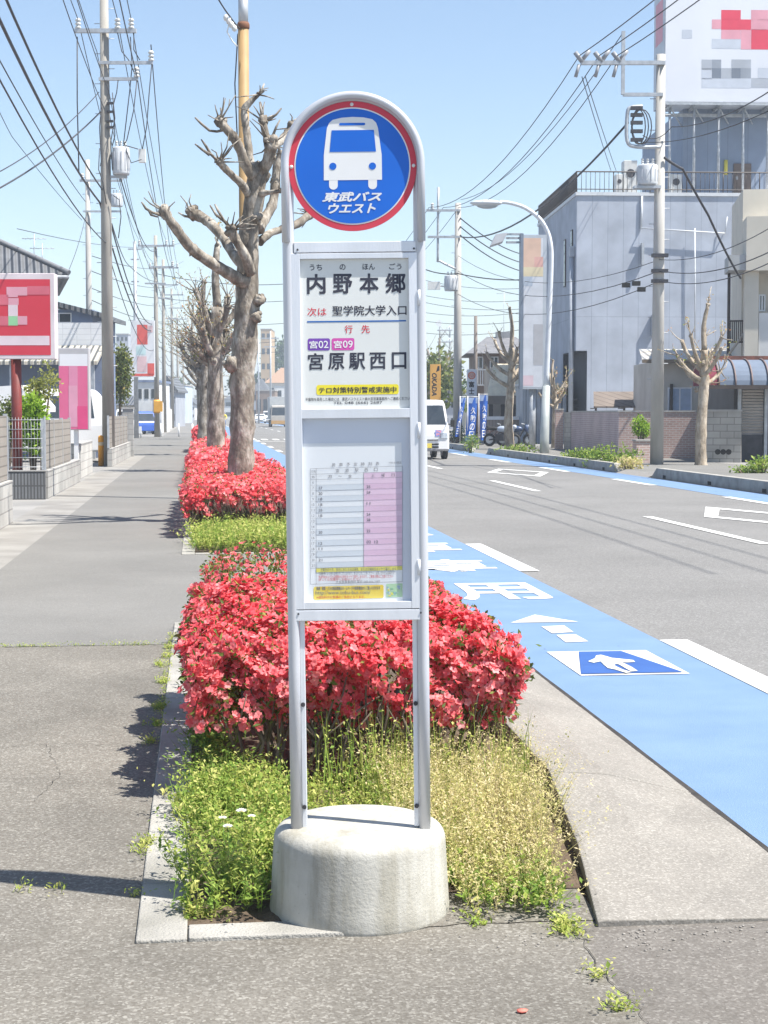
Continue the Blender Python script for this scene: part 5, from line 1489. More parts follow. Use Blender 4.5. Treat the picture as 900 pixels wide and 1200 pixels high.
def bicycle(label, loc, rotz, col, group=None, lean=0.0):
    t = thing('bicycle', label, 'bicycle', loc, rotz, group); t.rotation_euler = (0, lean, rotz)
    fm = pm('bicycle_' + col[0], col[1], None, 4, .4, metal=.3)
    for y in (-.52, .52):
        mb = MB(); mb.tube([(0, y + .31 * math.cos(a), .33 + .31 * math.sin(a)) for a in np.linspace(0, 2 * math.pi, 25)[:-1]], .018, 6, closed=True); w = mb.build('wheel', M_BLACK, t)
        mb = MB()
        for a in np.linspace(0, math.pi, 7)[:-1]: mb.tube([(0, y - .3 * math.cos(a), .33 - .3 * math.sin(a)), (0, y + .3 * math.cos(a), .33 + .3 * math.sin(a))], .003, 3)
        mb.build('spokes', M_GALV, w)
    mb = MB(); bb = (0, .05, .3); ht = (0, -.36, .82); stp = (0, .18, .78)
    for a, b in ((bb, ht), (bb, stp), (ht, (0, .12, .6)), (bb, (0, .52, .33)), (stp, (0, .52, .33)), (ht, (0, -.52, .33))): mb.tube([a, b], .017, 6)
    mb.build('frame', fm, t)
    mb = MB(); mb.tube([(-.27, -.22, 1.0), (-.2, -.36, .98), (0, -.38, .93), (.2, -.36, .98), (.27, -.22, 1.0)], .013, 6); mb.tube([ht, (0, -.38, .93)], .014, 6); mb.build('handlebar', M_GALV, t)
    mb = MB(); mb.ball((0, .2, .86), .12, 8, sc=(.8, 1.1, .4)); mb.build('saddle', M_BLACK, t)
    mb = MB(); 
    for a in (0, 1):
        mb.box(-.16, .16, -.72, -.5, .68 + a * .2, .69 + a * .2)
    for x in (-.16, .16):
        for y in (-.72, -.5): mb.box(x - .006, x + .006, y - .006, y + .006, .68, .89)
    mb.build('basket', M_GALV, t)
    return t
g = G(262.5, 503)
person('person in a yellow jacket riding a bicycle on the blue lane', (g[0], g[1], 0), 0, pm('yellow_jacket', (.7, .55, .08)), pm('blue_trousers', (.08, .12, .25)), 'ride')
bicycle('bicycle ridden down the blue lane', (g[0], g[1], 0), 0, ('grey', (.3, .3, .32)))
g = G(214.5, 497.5)
person('person in a pale shirt walking far along the pavement', (g[0], g[1], 0), 0, pm('pale_shirt', (.5, .55, .62)), pm('dark_trousers', (.05, .05, .07)))

# ------------------------------------------------------------------ houses on the left
def window_on(parent, x0, x1, z0, z1, y=-0.002, frame=M_ALU, glass=M_DARKGLASS, d=.05, cross=True):
    mb = MB()
    w = .05
    mb.box(x0, x1, y - .03, y, z0, z0 + w); mb.box(x0, x1, y - .03, y, z1 - w, z1); mb.box(x0, x0 + w, y - .03, y, z0 + w, z1 - w); mb.box(x1 - w, x1, y - .03, y, z0 + w, z1 - w)
    if cross: mb.box((x0 + x1) / 2 - w / 2, (x0 + x1) / 2 + w / 2, y - .028, y, z0 + w, z1 - w)
    f = mb.build('window', frame, parent)
    mb = MB(); mb.box(x0 + w * .5, x1 - w * .5, y - .012, y - .002, z0 + w * .5, z1 - w * .5); mb.build('pane', glass, f)
    return f

# tiled-roof house
D = 62; p = V(83, 500, D); F3 = Facade(p, rad(7))
t = thing('tiled_house', 'white house with a hipped dark tile roof behind the red billboard', 'house', (p[0], p[1], 0), rad(7))
ze = F3.f(80, 321)[1]; zr = F3.f(0, 276)[1]; xe = 0.0
mb = MB(); mb.box(-12, -0.75, 0.7, 9, 0, ze - .15); mb.build('wall', M_WALLWHITE, t)
run = 3.1; rise = run * (zr - ze) / (F3.f(83, 0)[0] - F3.f(0, 0)[0]); sl = (zr - ze) / (F3.f(82, 0)[0] - F3.f(0, 0)[0])
mb = MB(); X0, X1, Y0, Y1 = -13, 0, 0, 9.6; hh = (Y1 - Y0) / 2; zr2 = ze + hh * sl
vs = [(X0, Y0, ze), (X1, Y0, ze), (X1, Y1, ze), (X0, Y1, ze), (X1 - hh, hh, zr2), (X0 + hh, hh, zr2), (X0, Y0, ze - .16), (X1, Y0, ze - .16), (X1, Y1, ze - .16), (X0, Y1, ze - .16)]
mb.add(vs, [(0, 1, 4, 5), (1, 2, 4), (2, 3, 5, 4), (3, 0, 5), (0, 6, 7, 1), (1, 7, 8, 2), (6, 9, 8, 7), (2, 8, 9, 3), (3, 9, 6, 0)])
rf = mb.build('roof', M_TILE, t)
mb = MB(); mb.tube([(X1, Y0, ze + .05), (X1 - hh, hh, zr2 + .08), (X0 + hh, hh, zr2 + .08)], .1, 8); mb.build('ridge_tiles', pm('ridge_grey', (.18, .185, .2)), rf)
mb = MB(); mb.tube([(X0, Y0 - .06, ze - .12), (X1, Y0 - .06, ze - .12)], .06, 8); mb.build('gutter', M_GALV, rf)
window_on(t, -3.2, -1.6, 3.6, 4.9, .69)
# lower house behind it
D = 78; p = V(108, 500, D); F4 = Facade(p, -YAW)
t = thing('blue_house', 'blue grey house with a dark lean-to roof behind the tiled house', 'house', (p[0], p[1], 0), -YAW)
a = F4.f(108, 372); b = F4.f(64, 350)
mb = MB(); mb.box(b[0] - 2, 0, .4, 7, 0, F4.f(0, 362)[1]); mb.build('wall', M_SHADE_BLUE, t)
mb = MB(); mb.prism([(.5, 0, a[1]), (b[0] - 2.4, 0, b[1] + .25), (b[0] - 2.4, 0, b[1] + .5), (.5, 0, a[1] + .22)], (0, 7.4, 0)); mb.build('roof', M_TILE, t)
window_on(t, -2.2, -1.0, F4.f(0, 378)[1], F4.f(0, 366)[1], .39, M_WHITE)
# corrugated shed
D = 58; p = V(124, 500, D); F5 = Facade(p, -YAW)
t = thing('corrugated_shed', 'long shed with white corrugated parapet above a finned canopy', 'shed', (p[0], p[1], 0), -YAW)
x0 = F5.f(60, 0)[0]; zt = F5.f(0, 378)[1]; zm = F5.f(0, 405)[1]; zb = F5.f(0, 425)[1]
mb = MB(); mb.box(x0 - 4, 0, 0.0, .3, zm - .1, zt); mb.build('parapet', brick('white_panel', (.66, .67, .68), (.62, .63, .64), (.5, .51, .52), .5, .2, .01, 0, bump=.2, noise=.1), t)
mb = MB(); mb.prism([(x0 - 4, -.05, zm), (x0 - 4, -1.6, zb), (x0 - 4, -1.6, zb - .12), (x0 - 4, -.05, zm - .12)], (-(x0 - 4), 0, 0)); mb.build('canopy', ribbed('canopy_sheet', (.5, .47, .4), .22, 'X', 1.0), t)
mb = MB(); mb.box(x0 - 4, 0, .31, 2.2, 0, zm - .2); mb.build('wall', M_SHADE_BLUE, t)
for x in (-.2, -3.0, -6.0):
    mb = MB(); mb.box(x - .07, x + .07, -1.5, -1.36, 0, zb - .1); mb.build('post', M_GALV, t)
# parked white car roof / awning at left edge
p = V(10, 470, 46)
t = thing('white_canopy', 'white canvas canopy at the left edge behind the shrubs', 'canopy', (p[0], p[1], 0), -YAW)
F6 = Facade(p, -YAW); a = F6.f(-40, 447); b = F6.f(44, 464)
mb = MB(); mb.prism([(a[0], 0, a[1] - .2), (b[0] - .5, 0, a[1] - .1), (b[0], 0, b[1] - .3), (b[0], 0, b[1] - .45), (a[0], 0, a[1] - .8)], (0, 2.5, 0)); mb.build('sheet', M_WHITE, t)
for x in (a[0] + .2, b[0] - .1):
    mb = MB(); mb.cyl((x, .1, 0), (x, .1, b[1] - .3), .03, n=8); mb.build('post', M_GALV, t)
# trees on the left
p = V(140, 470, 74); leafy('broadleaf_tree', 'olive green tree with russet tips behind the concrete pole', (p[0], p[1], 3.3), (0.85, 0.8, 1.5), 3000, .16, M_OLIVE, 71, cat='tree', trunk_r=.1)
p = V(118, 490, 70); leafy('broadleaf_tree', 'dark green bush left of the concrete pole', (p[0], p[1], 1.9), (0.7, 0.6, 1.2), 1500, .14, M_DEEP, 72, cat='tree', trunk_r=.09)

# tall roadside sign
D = 104; p = V(160, 512, D); F7 = Facade(p, -YAW)
t = thing('pylon_sign', 'tall red and white pylon sign on a slim mast', 'sign', (p[0], p[1], 0), -YAW)
mb = MB(); mb.cyl((0, 0, 0), (0, 0, F7.f(0, 283)[1]), .16, .1, n=10)
for py, w in ((292, 16), (304, 10), (330, 9)):
    z = F7.f(0, py)[1]; mb.box(-w / 1900 * D / 2, w / 1900 * D / 2, -.04, .04, z - .04, z + .04)
mb.build('mast', M_GALV, t)
a, b = F7.f(155, 442), F7.f(182, 376)
mb = MB(); mb.box(a[0], b[0], -.45, -.2, a[1], b[1]); mb.build('cabinet', M_SIGNWHITE, t)
mb = MB()
def face7(px0, py0, px1, py1, m):
    p_, q = F7.f(px0, py1), F7.f(px1, py0); mb.poly([(p_[0], -.455 - .002 * m, p_[1]), (q[0], -.455 - .002 * m, p_[1]), (q[0], -.455 - .002 * m, q[1]), (p_[0], -.455 - .002 * m, q[1])], m)
face7(162, 381, 174, 404, 0); face7(174, 382, 180, 390, 2); face7(161, 406, 172, 416, 1); face7(174, 426, 182, 440, 0); face7(162, 418, 173, 436, 2); face7(156, 438, 181, 441, 0)
mb.build('sign_face', [pm('sign_coral', (.78, .14, .12), None, 2, .4), pm('sign_aqua', (.6, .78, .78), None, 2, .4), pm('sign_blush', (.78, .55, .56), None, 2, .4)], t)

# small things at the side street
t = thing('guard_rail', 'low white guard rail at the side street', 'railing', (V(143, 512, 104)[0], V(143, 512, 104)[1], 0), -YAW)
mb = MB(); mb.box(0, 1.25, -.03, .03, .3, .75); mb.build('rail', M_WHITE, t)
for x in (.05, 1.2): 
    mb = MB(); mb.cyl((x, .05, 0), (x, .05, .75), .05, n=8); mb.build('post', M_WHITE, t)
for i, (px, lab) in enumerate(((188.5, 'white bollard beside the dark pole at the crossing'), (209.5, 'white bollard in the middle of the far pavement'), (225.5, 'white bollard at the far edge of the flower strip'))):
    g = G(px, 512); t = thing('bollard', lab, 'bollard', (g[0], g[1], 0), 0, 'white bollards at the crossing')
    mb = MB(); mb.cyl((0, 0, 0), (0, 0, .85), .055, n=12); mb.ball((0, 0, .85), .055, 10); mb.build('post', M_WHITE, t)
p = V(147, 498, 118); vehicle('parked_van', 'white van parked beyond the side street', 'van', (p[0], p[1], 0), 0, 3.4, 1.5, 1.9, VAN, VAN_GLASS, M_CARWHITE)
p = V(170, 498, 122); vehicle('parked_car', 'blue car parked by the tall pylon sign', 'car', (p[0], p[1], 0), rad(20), 3.6, 1.9, 1.75, VAN, VAN_GLASS, pm('blue_car_paint', (.05, .13, .5), None, 2, .25, coat=.5))
p = V(201, 500, 150)
t = thing('rendered_wall', 'white garden wall running along the far pavement', 'wall', (-3.0, 128, 0))
mb = MB(); mb.prism([(0, 0, 0), (0, 0, 2.6), (0, 16, 2.2), (0, 60, 1.9), (0, 60, 0)], (-.2, 0, 0)); mb.build('wall', M_WALLWHITE, t)

# ordinary buildings further off, on both sides
def block(label, px0, px1, py_top, D, depth, wallm, roofm=None, storeys=2, roof='flat', group=None, name='far_house', cat='house', wins=3, base=0.0):
    p = V(px0, 500, D); F8 = Facade(p, -YAW)
    w = F8.f(px1, 480)[0]; h = F8.f(px0, py_top)[1]
    t = thing(name, label, cat, (p[0], p[1], 0), -YAW, group)
    if roof == 'gable':
        he = h * .68
        mb = MB(); mb.box(0, w, 0, depth, -.1, he); mb.build('wall', wallm, t)
        mb = MB(); o = w * .06 + .2
        mb.prism([(-o, -o, he - .05), (w + o, -o, he - .05), (w + o, -o, he + .15), (w / 2, -o, h), (-o, -o, he + .15)], (0, depth + 2 * o, 0)); mb.build('roof', roofm or M_TILE, t)
    elif roof == 'hip':
        he = h * .7; mb = MB(); mb.box(0, w, 0, depth, -.1, he); mb.build('wall', wallm, t)
        o = .4; mb = MB(); q = min(w, depth) / 2
        mb.add([(-o, -o, he), (w + o, -o, he), (w + o, depth + o, he), (-o, depth + o, he), (q * .9, depth / 2, h), (w - q * .9 if w > 2 * q * .9 else w / 2, depth / 2, h)], [(0, 1, 5, 4), (1, 2, 5), (2, 3, 4, 5), (3, 0, 4), (3, 2, 1, 0)]); mb.build('roof', roofm or M_TILE, t)
    else:
        he = h; mb = MB(); mb.box(0, w, 0, depth, -.1, h); mb.build('wall', wallm, t)
        mb = MB(); mb.box(-.1, w + .1, -.1, depth + .1, h, h + .2); mb.build('roof', roofm or M_CONC, t)
    for s in range(storeys):
        for k in range(wins):
            x = w * (k + .5) / wins; zz = he * (s + .35) / storeys; ww = w / wins * .3; hh2 = he / storeys * .38
            mb = MB(); mb.box(x - ww, x + ww, -.03, .02, zz, zz + hh2); mb.build('window', M_DARKGLASS, t)
    return t
M_GREYWALL = pm('grey_wall', (.4, .42, .46), (.34, .36, .4), .8, .85)
M_TAN = pm('tan_wall', (.5, .36, .22), (.43, .31, .19), .8, .85)
M_BROWN = pm('brown_wall', (.26, .19, .15), (.2, .15, .12), .8, .85)
M_PALEBLUE = pm('pale_blue_wall', (.5, .56, .64), None, .8, .85)
block('grey apartment tower left of the pylon sign in the distance', 137, 151, 392, 330, 14, M_GREYWALL, storeys=9, wins=3, name='apartment_block', cat='building')
block('white shop with a blue band beyond the side street', 160, 184, 448, 135, 8, M_WALLWHITE, M_SHADE_BLUE, 2, 'flat', name='shop', cat='shop')
block('cream house behind the white van of the side street', 128, 160, 462, 145, 8, M_CREAM, None, 2, 'hip')
block('grey house with a gable roof beyond the white garden wall', 186, 206, 440, 190, 9, M_GREYWALL, None, 2, 'gable')
block('pale blue house far down the left side', 203, 217, 452, 260, 10, M_PALEBLUE, None, 2, 'flat')
block('white house at the far end of the pavement', 214, 228, 466, 380, 12, M_WALLWHITE, None, 2, 'gable')
block('tan tower on the rise at the end of the road', 306, 318, 386, 420, 14, M_TAN, None, 6, 'flat', name='apartment_block', cat='building', wins=2)
block('brown roofed house below the tan tower', 312, 346, 430, 380, 14, M_CREAM, pm('brown_roof', (.35, .22, .14)), 2, 'hip')
block('grey house with white windows at the end of the road', 296, 313, 443, 340, 10, M_GREYWALL, None, 2, 'hip')
block('low brown building behind the far traffic', 300, 322, 458, 300, 8, M_BROWN, None, 1, 'flat')
block('white building seen beside the bus stop post at the end of the road', 322, 352, 452, 330, 10, M_WALLWHITE, None, 2, 'flat')
block('long pale building beyond the flower strip', 228, 262, 464, 420, 12, M_CREAM, None, 2, 'flat')
block('white house seen between the pruned trees at the end of the road', 262, 298, 458, 400, 12, M_WALLWHITE, None, 2, 'hip')
for i, (px, z, r, lab) in enumerate(((330, 17, 7.5, 'round green tree on the rise behind the brown roofed house'), (352, 13, 9, 'wide green tree right of the round one on the rise'), (290, 9, 6, 'green tree between the far houses'), (200, 7, 6, 'green tree behind the far pavement houses'))):
    p = V(px, 480, 450); leafy('distant_tree', lab, (p[0], p[1], z), (r, r, r * .8), 900, 1.3, M_OLIVE if i % 2 else M_DEEP, 80 + i, cat='tree', trunk_r=.4)

# ================================================================== right side of the street
M_PANELGREY = brick('grey_wall_panel', (0.42, 0.455, 0.52), (0.395, 0.43, 0.495), (0.3, 0.33, 0.385), 0.75, 6.2, 0.013, 0.0, noise=0.2, bump=0.4)
M_PENT = brick('blue_grey_panel', (0.25, 0.3, 0.39), (0.235, 0.285, 0.37), (0.2, 0.24, 0.31), 1.0, 9.0, 0.02, 0.0, noise=0.12, bump=0.3)
M_DARKBROWN = pm('dark_brown_steel', (.07, .055, .05), (.05, .04, .035), 3, .5)
M_BRICK = brick('pink_brick', (0.5, 0.34, 0.3), (0.43, 0.29, 0.255), (0.56, 0.51, 0.47), 0.21, 0.075, 0.012, noise=.2)
M_BRICKPLUM = brick('plum_tile', (0.42, 0.33, 0.335), (0.37, 0.285, 0.295), (0.5, 0.45, 0.45), 0.42, 0.075, 0.012, noise=.2)

# ---- grey office building with roof terrace and penthouse
D = 78.0
p = V(674, 500, D)
BROT = -rad(3.86)
GB = Facade(p, BROT)
t = thing('office_building', 'grey panelled building with a railed roof terrace and a giant rooftop billboard', 'building', (p[0], p[1], 0), BROT)
H = GB.f(674, 229)[1]; WID = 22.0; DEP = 13.0
hole = [GB.f(664, 478), GB.f(688, 411)]
hx0, hx1, hz0, hz1 = 0.05, GB.f(688, 411)[0], 0, GB.f(688, 411)[1]
sx = 0.0
mb = MB()
hx0 = 0.0
mb.box(hx1, WID, 0, DEP, -.1, hz1)                    # ground storey beside the open corner
mb.box(0, hx1, 4.0, DEP, -.1, hz1)
mb.box(0, WID, 0, DEP, hz1, H)
mb.build('wall', M_PANELGREY, t)
mb = MB(); mb.box(-.06, WID + .06, -.06, DEP + .06, H, H + .16); pr = mb.build('parapet', pm('parapet_white', (.62, .64, .66), None, 2, .6), t)
# terrace railing
mb = MB()
zr = GB.f(676, 201)[1]
for a, b in (((0, 0), (WID, 0)), ((0, 0), (0, DEP))):
    mb.tube([(a[0], a[1], zr), (b[0], b[1], zr)], .035, 6, smooth=False); mb.tube([(a[0], a[1], H + .3), (b[0], b[1], H + .3)], .025, 6, smooth=False)
n = int(WID / .22)
for i in range(n + 1):
    x = WID * i / n; mb.cyl((x, 0, H + .16), (x, 0, zr), .028 if i % 8 == 0 else .014, n=5)
n = int(DEP / .16)
for i in range(n + 1):
    y = DEP * i / n; mb.cyl((0, y, H + .16), (0, y, zr), .022, n=5)
mb.build('railing', M_DARKBROWN, t)
# windows on the side wall that looks up the road
for (y0, y1, pz0, pz1) in ((1.0, 1.5, 325, 266), (3.1, 3.6, 330, 272), (1.0, 1.5, 398, 356)):
    z0, z1 = GB.f(674, pz0)[1], GB.f(674, pz1)[1]
    mb = MB(); mb.box(-.05, -.01, y0, y1, z0, z1); f = mb.build('window', M_DARKBROWN, t)
    mb = MB(); mb.box(-.06, -.045, y0 + .06, y1 - .06, z0 + .06, z1 - .06); mb.build('pane', M_DARKGLASS, f)
mb = MB()
z1 = GB.f(674, 300)[1]
mb.tube([(-.14, .5, 0), (-.14, .5, z1)], .12, 10); mb.box(-.26, -.02, .35, .65, z1, z1 + .5); mb.build('downpipe', pm('pipe_grey', (.42, .45, .5), None, 3, .5), t)
mb = MB(); mb.box(.03, hx1 - .01, 3.9, 3.97, 0, hz1 - .02); mb.box(hx1 - .05, hx1 - .012, .03, 3.89, 0, hz1 - .02); mb.box(.03, hx1 - .06, .03, 3.89, hz1 - .06, hz1 - .01); mb.build('recess_shade_lining', pm('shade_dark_lining', (.06, .065, .075), None, 2, .8), t)  # near-black lining: the shade inside the open corner is put into its colour
# open corner: stair, its shade is the dark colour of the lining
mb = MB()
for i in range(9): mb.box(hx1 - .18 * i - .4, hx1 - .02, 2.2, 3.4, .28 * i, .28 * i + .06)
mb.build('stair', M_DARKMETAL, t)
mb = MB()
z = GB.f(688, 452)[1]; mb.box(.02, hx1 - .05, .1, .14, .9, .96)
for i in range(9): mb.box(.05 + i * hx1 / 9, .08 + i * hx1 / 9, .1, .14, 0, .93)
mb.build('gate', M_GALV, t)
# penthouse
px0 = GB.f(800, 200, 2.2)[0]; zt = GB.f(850, 128, 2.2)[1]
mb = MB(); mb.box(px0, WID - .5, 2.2, DEP - 1, H + .01, zt); mb.build('penthouse', M_PENT, t)
a, b = GB.f(859, 231, 2.2), GB.f(880, 192, 2.2)
mb = MB(); mb.box(a[0], b[0], 2.12, 2.2, H + .16, b[1]); d = mb.build('door', pm('brown_door', (.16, .12, .1), None, 3, .5), t)
mb = MB(); mb.box(a[0] + .1, a[0] + .2, 2.06, 2.12, H + 1.1, H + 1.25); mb.build('handle', M_GALV, d)
a, b = GB.f(848, 205, 2.2), GB.f(852, 188, 2.2)
mb = MB(); mb.cyl(((a[0] + b[0]) / 2, 2.1, a[1]), ((a[0] + b[0]) / 2, 2.1, b[1]), .09, n=10); mb.build('yellow_pipe', pm('yellow_plastic', (.7, .6, .1), None, 3, .5), t)
# wall pipes, bracket frame and blade lamp in front of the facade
mb = MB()
a = GB.f(751, 268); b = GB.f(752, 230); mb.tube([(a[0], -.06, a[1]), (b[0], -.06, b[1])], .05, 6)
a = GB.f(751, 268); b = GB.f(848, 274); c = GB.f(813, 268); d_ = GB.f(813, 402)
mb.tube([(a[0], -.22, a[1]), (b[0], -.22, b[1])], .035, 6); mb.tube([(b[0], -.22, b[1]), (b[0], -.02, b[1])], .035, 6); mb.tube([(a[0], -.22, a[1]), (a[0], -.02, a[1])], .035, 6)
mb.tube([(c[0], -.22, c[1]), (d_[0], -.22, d_[1])], .035, 6); e = GB.f(846, 262); mb.tube([(b[0], -.22, b[1]), (e[0] + .2, -.22, e[1] + .3)], .03, 6)
mb.build('bracket_frame', pm('pale_steel', (.6, .62, .64), None, 3, .5), t)
mb = MB()
for (u, v) in ((752, 300), (764, 384)):
    a = GB.f(u, v); mb.box(a[0] - .06, a[0] + .06, -.3, -.02, a[1] - .4, a[1] + .6)
mb.build('wall_bracket', M_GALV, t)

# roof equipment
def aircon(label, px0, py0, px1, py1, dy):
    a, b = GB.f(px0, py1, dy), GB.f(px1, py0, dy)
    w = b[0] - a[0]; hgt = b[1] - H - .3
    o = GB.o + GB.ex * a[0] + GB.n * dy
    q = thing('air_conditioner', label, 'air conditioner', (o[0], o[1], H + .3), BROT, 'cooling units on the roof terrace')
    mb = MB(); mb.box(0, w, 0, .7, 0, hgt); mb.build('cabinet', pm('unit_beige', (.6, .6, .58), None, 3, .5), q, bevel=.02)
    mb = MB(); mb.cyl((w / 2, -.02, hgt * .6), (w / 2, .01, hgt * .6), min(w, hgt) * .32, n=20); mb.build('fan_grille', M_DARKMETAL, q)
    mb = MB(); mb.box(.02, .12, .05, .65, -.14, 0); mb.box(w - .12, w - .02, .05, .65, -.14, 0); mb.build('foot', M_CONC, q)
aircon('tall cooling unit on the roof terrace behind the railing', 731, 188, 747, 222, 1.2)
aircon('low cooling unit left of the tall one on the roof terrace', 722, 204, 730, 222, 1.0)
aircon('low cooling unit by the penthouse corner on the roof terrace', 786, 204, 799, 222, 1.4)

# ---- rooftop billboard on its steel frame
dyb = 0.6
a, b = GB.f(778, 120, dyb), GB.f(935, -28, dyb)
o = GB.o + GB.n * dyb + GB.ex * a[0]
bt = thing('rooftop_billboard', 'giant white rooftop billboard with red and grey marks above the grey building', 'billboard', (o[0], o[1], H + .16), BROT)
w = b[0] - a[0]; zb, ztp = a[1] - H - .16, b[1] - H - .16
mb = MB(); mb.box(0, w, 0, 2.4, zb, ztp); mb.build('cabinet', pm('billboard_side', (.55, .58, .63), None, 1, .5), bt)
mb = MB()
def fbb(px0, py0, px1, py1, m, k=0):
    p0, p1 = GB.f(px0, py1, dyb), GB.f(px1, py0, dyb); y = -.02 - .004 * k
    mb.poly([(p0[0] - a[0], y, p0[1] - H - .16), (p1[0] - a[0], y, p0[1] - H - .16), (p1[0] - a[0], y, p1[1] - H - .16), (p0[0] - a[0], y, p1[1] - H - .16)], m)
fbb(779, -26, 934, 119, 0)
for r in ((845, 12, 868, 23, 1), (834, 23, 845, 34, 2), (845, 23, 880, 35, 1), (880, 12, 900, 24, 2), (845, 35, 868, 46, 2), (868, 35, 880, 58, 2), (880, 35, 934, 58, 1), (880, 23, 934, 35, 2), (834, 46, 868, 57, 4), (799, 35, 811, 45, 4), (822, 70, 834, 82, 3), (834, 70, 845, 80, 5), (857, 70, 880, 80, 3), (822, 80, 834, 93, 4), (834, 80, 845, 92, 6), (845, 80, 857, 92, 3), (857, 80, 868, 92, 6), (868, 80, 880, 92, 5), (822, 92, 880, 103, 4), (880, 92, 934, 103, 3), (888, 80, 934, 92, 4)):
    fbb(*r, k=1)
mb.build('sign_face', [pm('billboard_white', (.7, .72, .76), (.64, .66, .71), .3, .5), pm('billboard_red', (.74, .07, .12), None, 1, .5), pm('billboard_rose', (.75, .35, .42), None, 1, .5), pm('billboard_grey', (.42, .45, .5), None, 1, .5), pm('billboard_pale', (.55, .59, .66), None, 1, .5), pm('billboard_mid', (.3, .33, .38), None, 1, .5), pm('billboard_dark', (.2, .23, .28), None, 1, .5)], bt)
mb = MB(); y = .02
mb.poly([(-.006, .4, zb + 3.0), (-.006, 2.0, zb + 3.0), (-.006, 2.0, ztp - 1), (-.006, .4, ztp - 1)]); mb.build('side_panel', pm('billboard_side_red', (.7, .3, .36), None, 1, .5), bt)
mb = MB()
for x in np.arange(.4, w, 1.2):
    mb.cyl((x, .5, 0), (x, .5, zb), .07, n=6); mb.tube([(x, .5, zb - .1), (x + 1.0, 2.0, zb - .9)], .04, 5); mb.box(x - .05, x + .05, -.5, 2.4, zb - .16, zb - .04)
mb.box(-.1, w + .1, -.55, -.45, zb - .2, zb - .08); mb.box(-.1, w + .1, 1.2, 1.3, zb - .45, zb - .3)
mb.build('steel_frame', M_GALV, bt)

# ---- brick garden wall with a bend, block wall, shop and low house
def upright(name, label, cat, A, B, h, mat, thick=.2, cop=M_CONC, z0=-.05):
    A = np.array(A[:2], float); B = np.array(B[:2], float); L_ = float(np.linalg.norm(B - A)); rz = math.atan2(B[1] - A[1], B[0] - A[0])
    t = thing(name, label, cat, (A[0], A[1], 0), rz)
    mb = MB(); mb.box(0, L_, 0, thick, z0, h - .06); mb.build('wall', mat, t)
    mb = MB(); mb.box(-.02, L_ + .02, -.02, thick + .02, h - .06, h); mb.build('coping', cop, t)
    return t, L_
K = G(725, 540); Pl = G(669, 529.5); Pr = G(816, 540.4)
hw = Facade(K, 0).f(725, 481)[1]
upright('brick_wall', 'pink brick garden wall behind the right utility pole', 'wall', K, Pr, hw, M_BRICK)
upright('tiled_wall', 'plum coloured tiled wall bending away from the pink brick wall', 'wall', Pl, (K[0] - .01, K[1]), hw, M_BRICKPLUM)
Pa = G(651, 529)
upright('brick_gatepost', 'pink brick gatepost at the far end of the plum wall', 'gatepost', Pa, G(660, 529), hw + .1, M_BRICK, .4)
upright('block_wall', 'grey pierced block panel between gatepost and plum wall', 'wall', G(660.5, 529), (Pl[0] - .02, Pl[1]), hw - .05, M_BLOCK, .12)
Pb = G(868, 541)
bw, L_ = upright('block_wall', 'old concrete block wall right of the pink brick wall', 'wall', G(819, 545.4), G(868, 545.9), hw + .02, brick('old_block', (.42, .405, .37), (.36, .345, .315), (.24, .23, .21), .42, .21, .012, noise=.4), .15)
mb = MB()
for i in range(3): 
    x = L_ * (.45 + .13 * i)
    mb.poly([(x + .09 * math.cos(a), -.004, .42 + .09 * math.sin(a)) for a in np.linspace(0, 2 * math.pi, 9)[:-1]])
mb.build('vent_hole', M_SEAM, bw)
mb = MB(); p = G(757, 546)
t = thing('brick_pier', 'short brick pier beside the foot of the right utility pole', 'pier', (p[0], p[1], 0))
mb.box(-.3, .15, 0, .4, 0, .75); mb.build('pier', M_BRICK, t)
mb = MB(); mb.box(-.33, .18, -.03, .43, .75, .8); mb.build('cap', M_CONC, t)

# shop with barrel awning
D = 50; p = V(866, 546, D); SF = Facade(p, -YAW)
t = thing('shop', 'small shop with a striped barrel awning and closed shutters at the right edge', 'shop', (p[0], p[1], 0), -YAW)
zs = SF.f(870, 452)[1]
sh_w = 7.0
mb = MB(); mb.box(-0.12, sh_w, .3, 6, 0, zs + .1); mb.build('wall', pm('dark_shop_wall', (.12, .115, .11), None, 2, .8), t)
for px0, px1, m in ((869, 895, 0), (899, 930, 1)):
    a, b = SF.f(px0, 545, .2), SF.f(px1, 455, .2); zmid = SF.f(0 + 870, 509, .2)[1]
    mb = MB(); mb.box(a[0], b[0], .2, .29, zmid, b[1]); sd = mb.build('shutter', ribbed('roller_shutter', (.5, .46, .42), .09, 'Z', 1.0, .5) if m == 0 else M_DARKMETAL, t)
    mb = MB(); mb.box(a[0], b[0], .2, .28, .05, zmid); mb.build('door_panel', M_DARKMETAL, t)
for px in (866, 897):
    a = SF.f(px, 545, .1); mb = MB(); mb.box(a[0] - .05, a[0] + .05, .1, .2, 0, zs); mb.build('post', M_GALV, t)
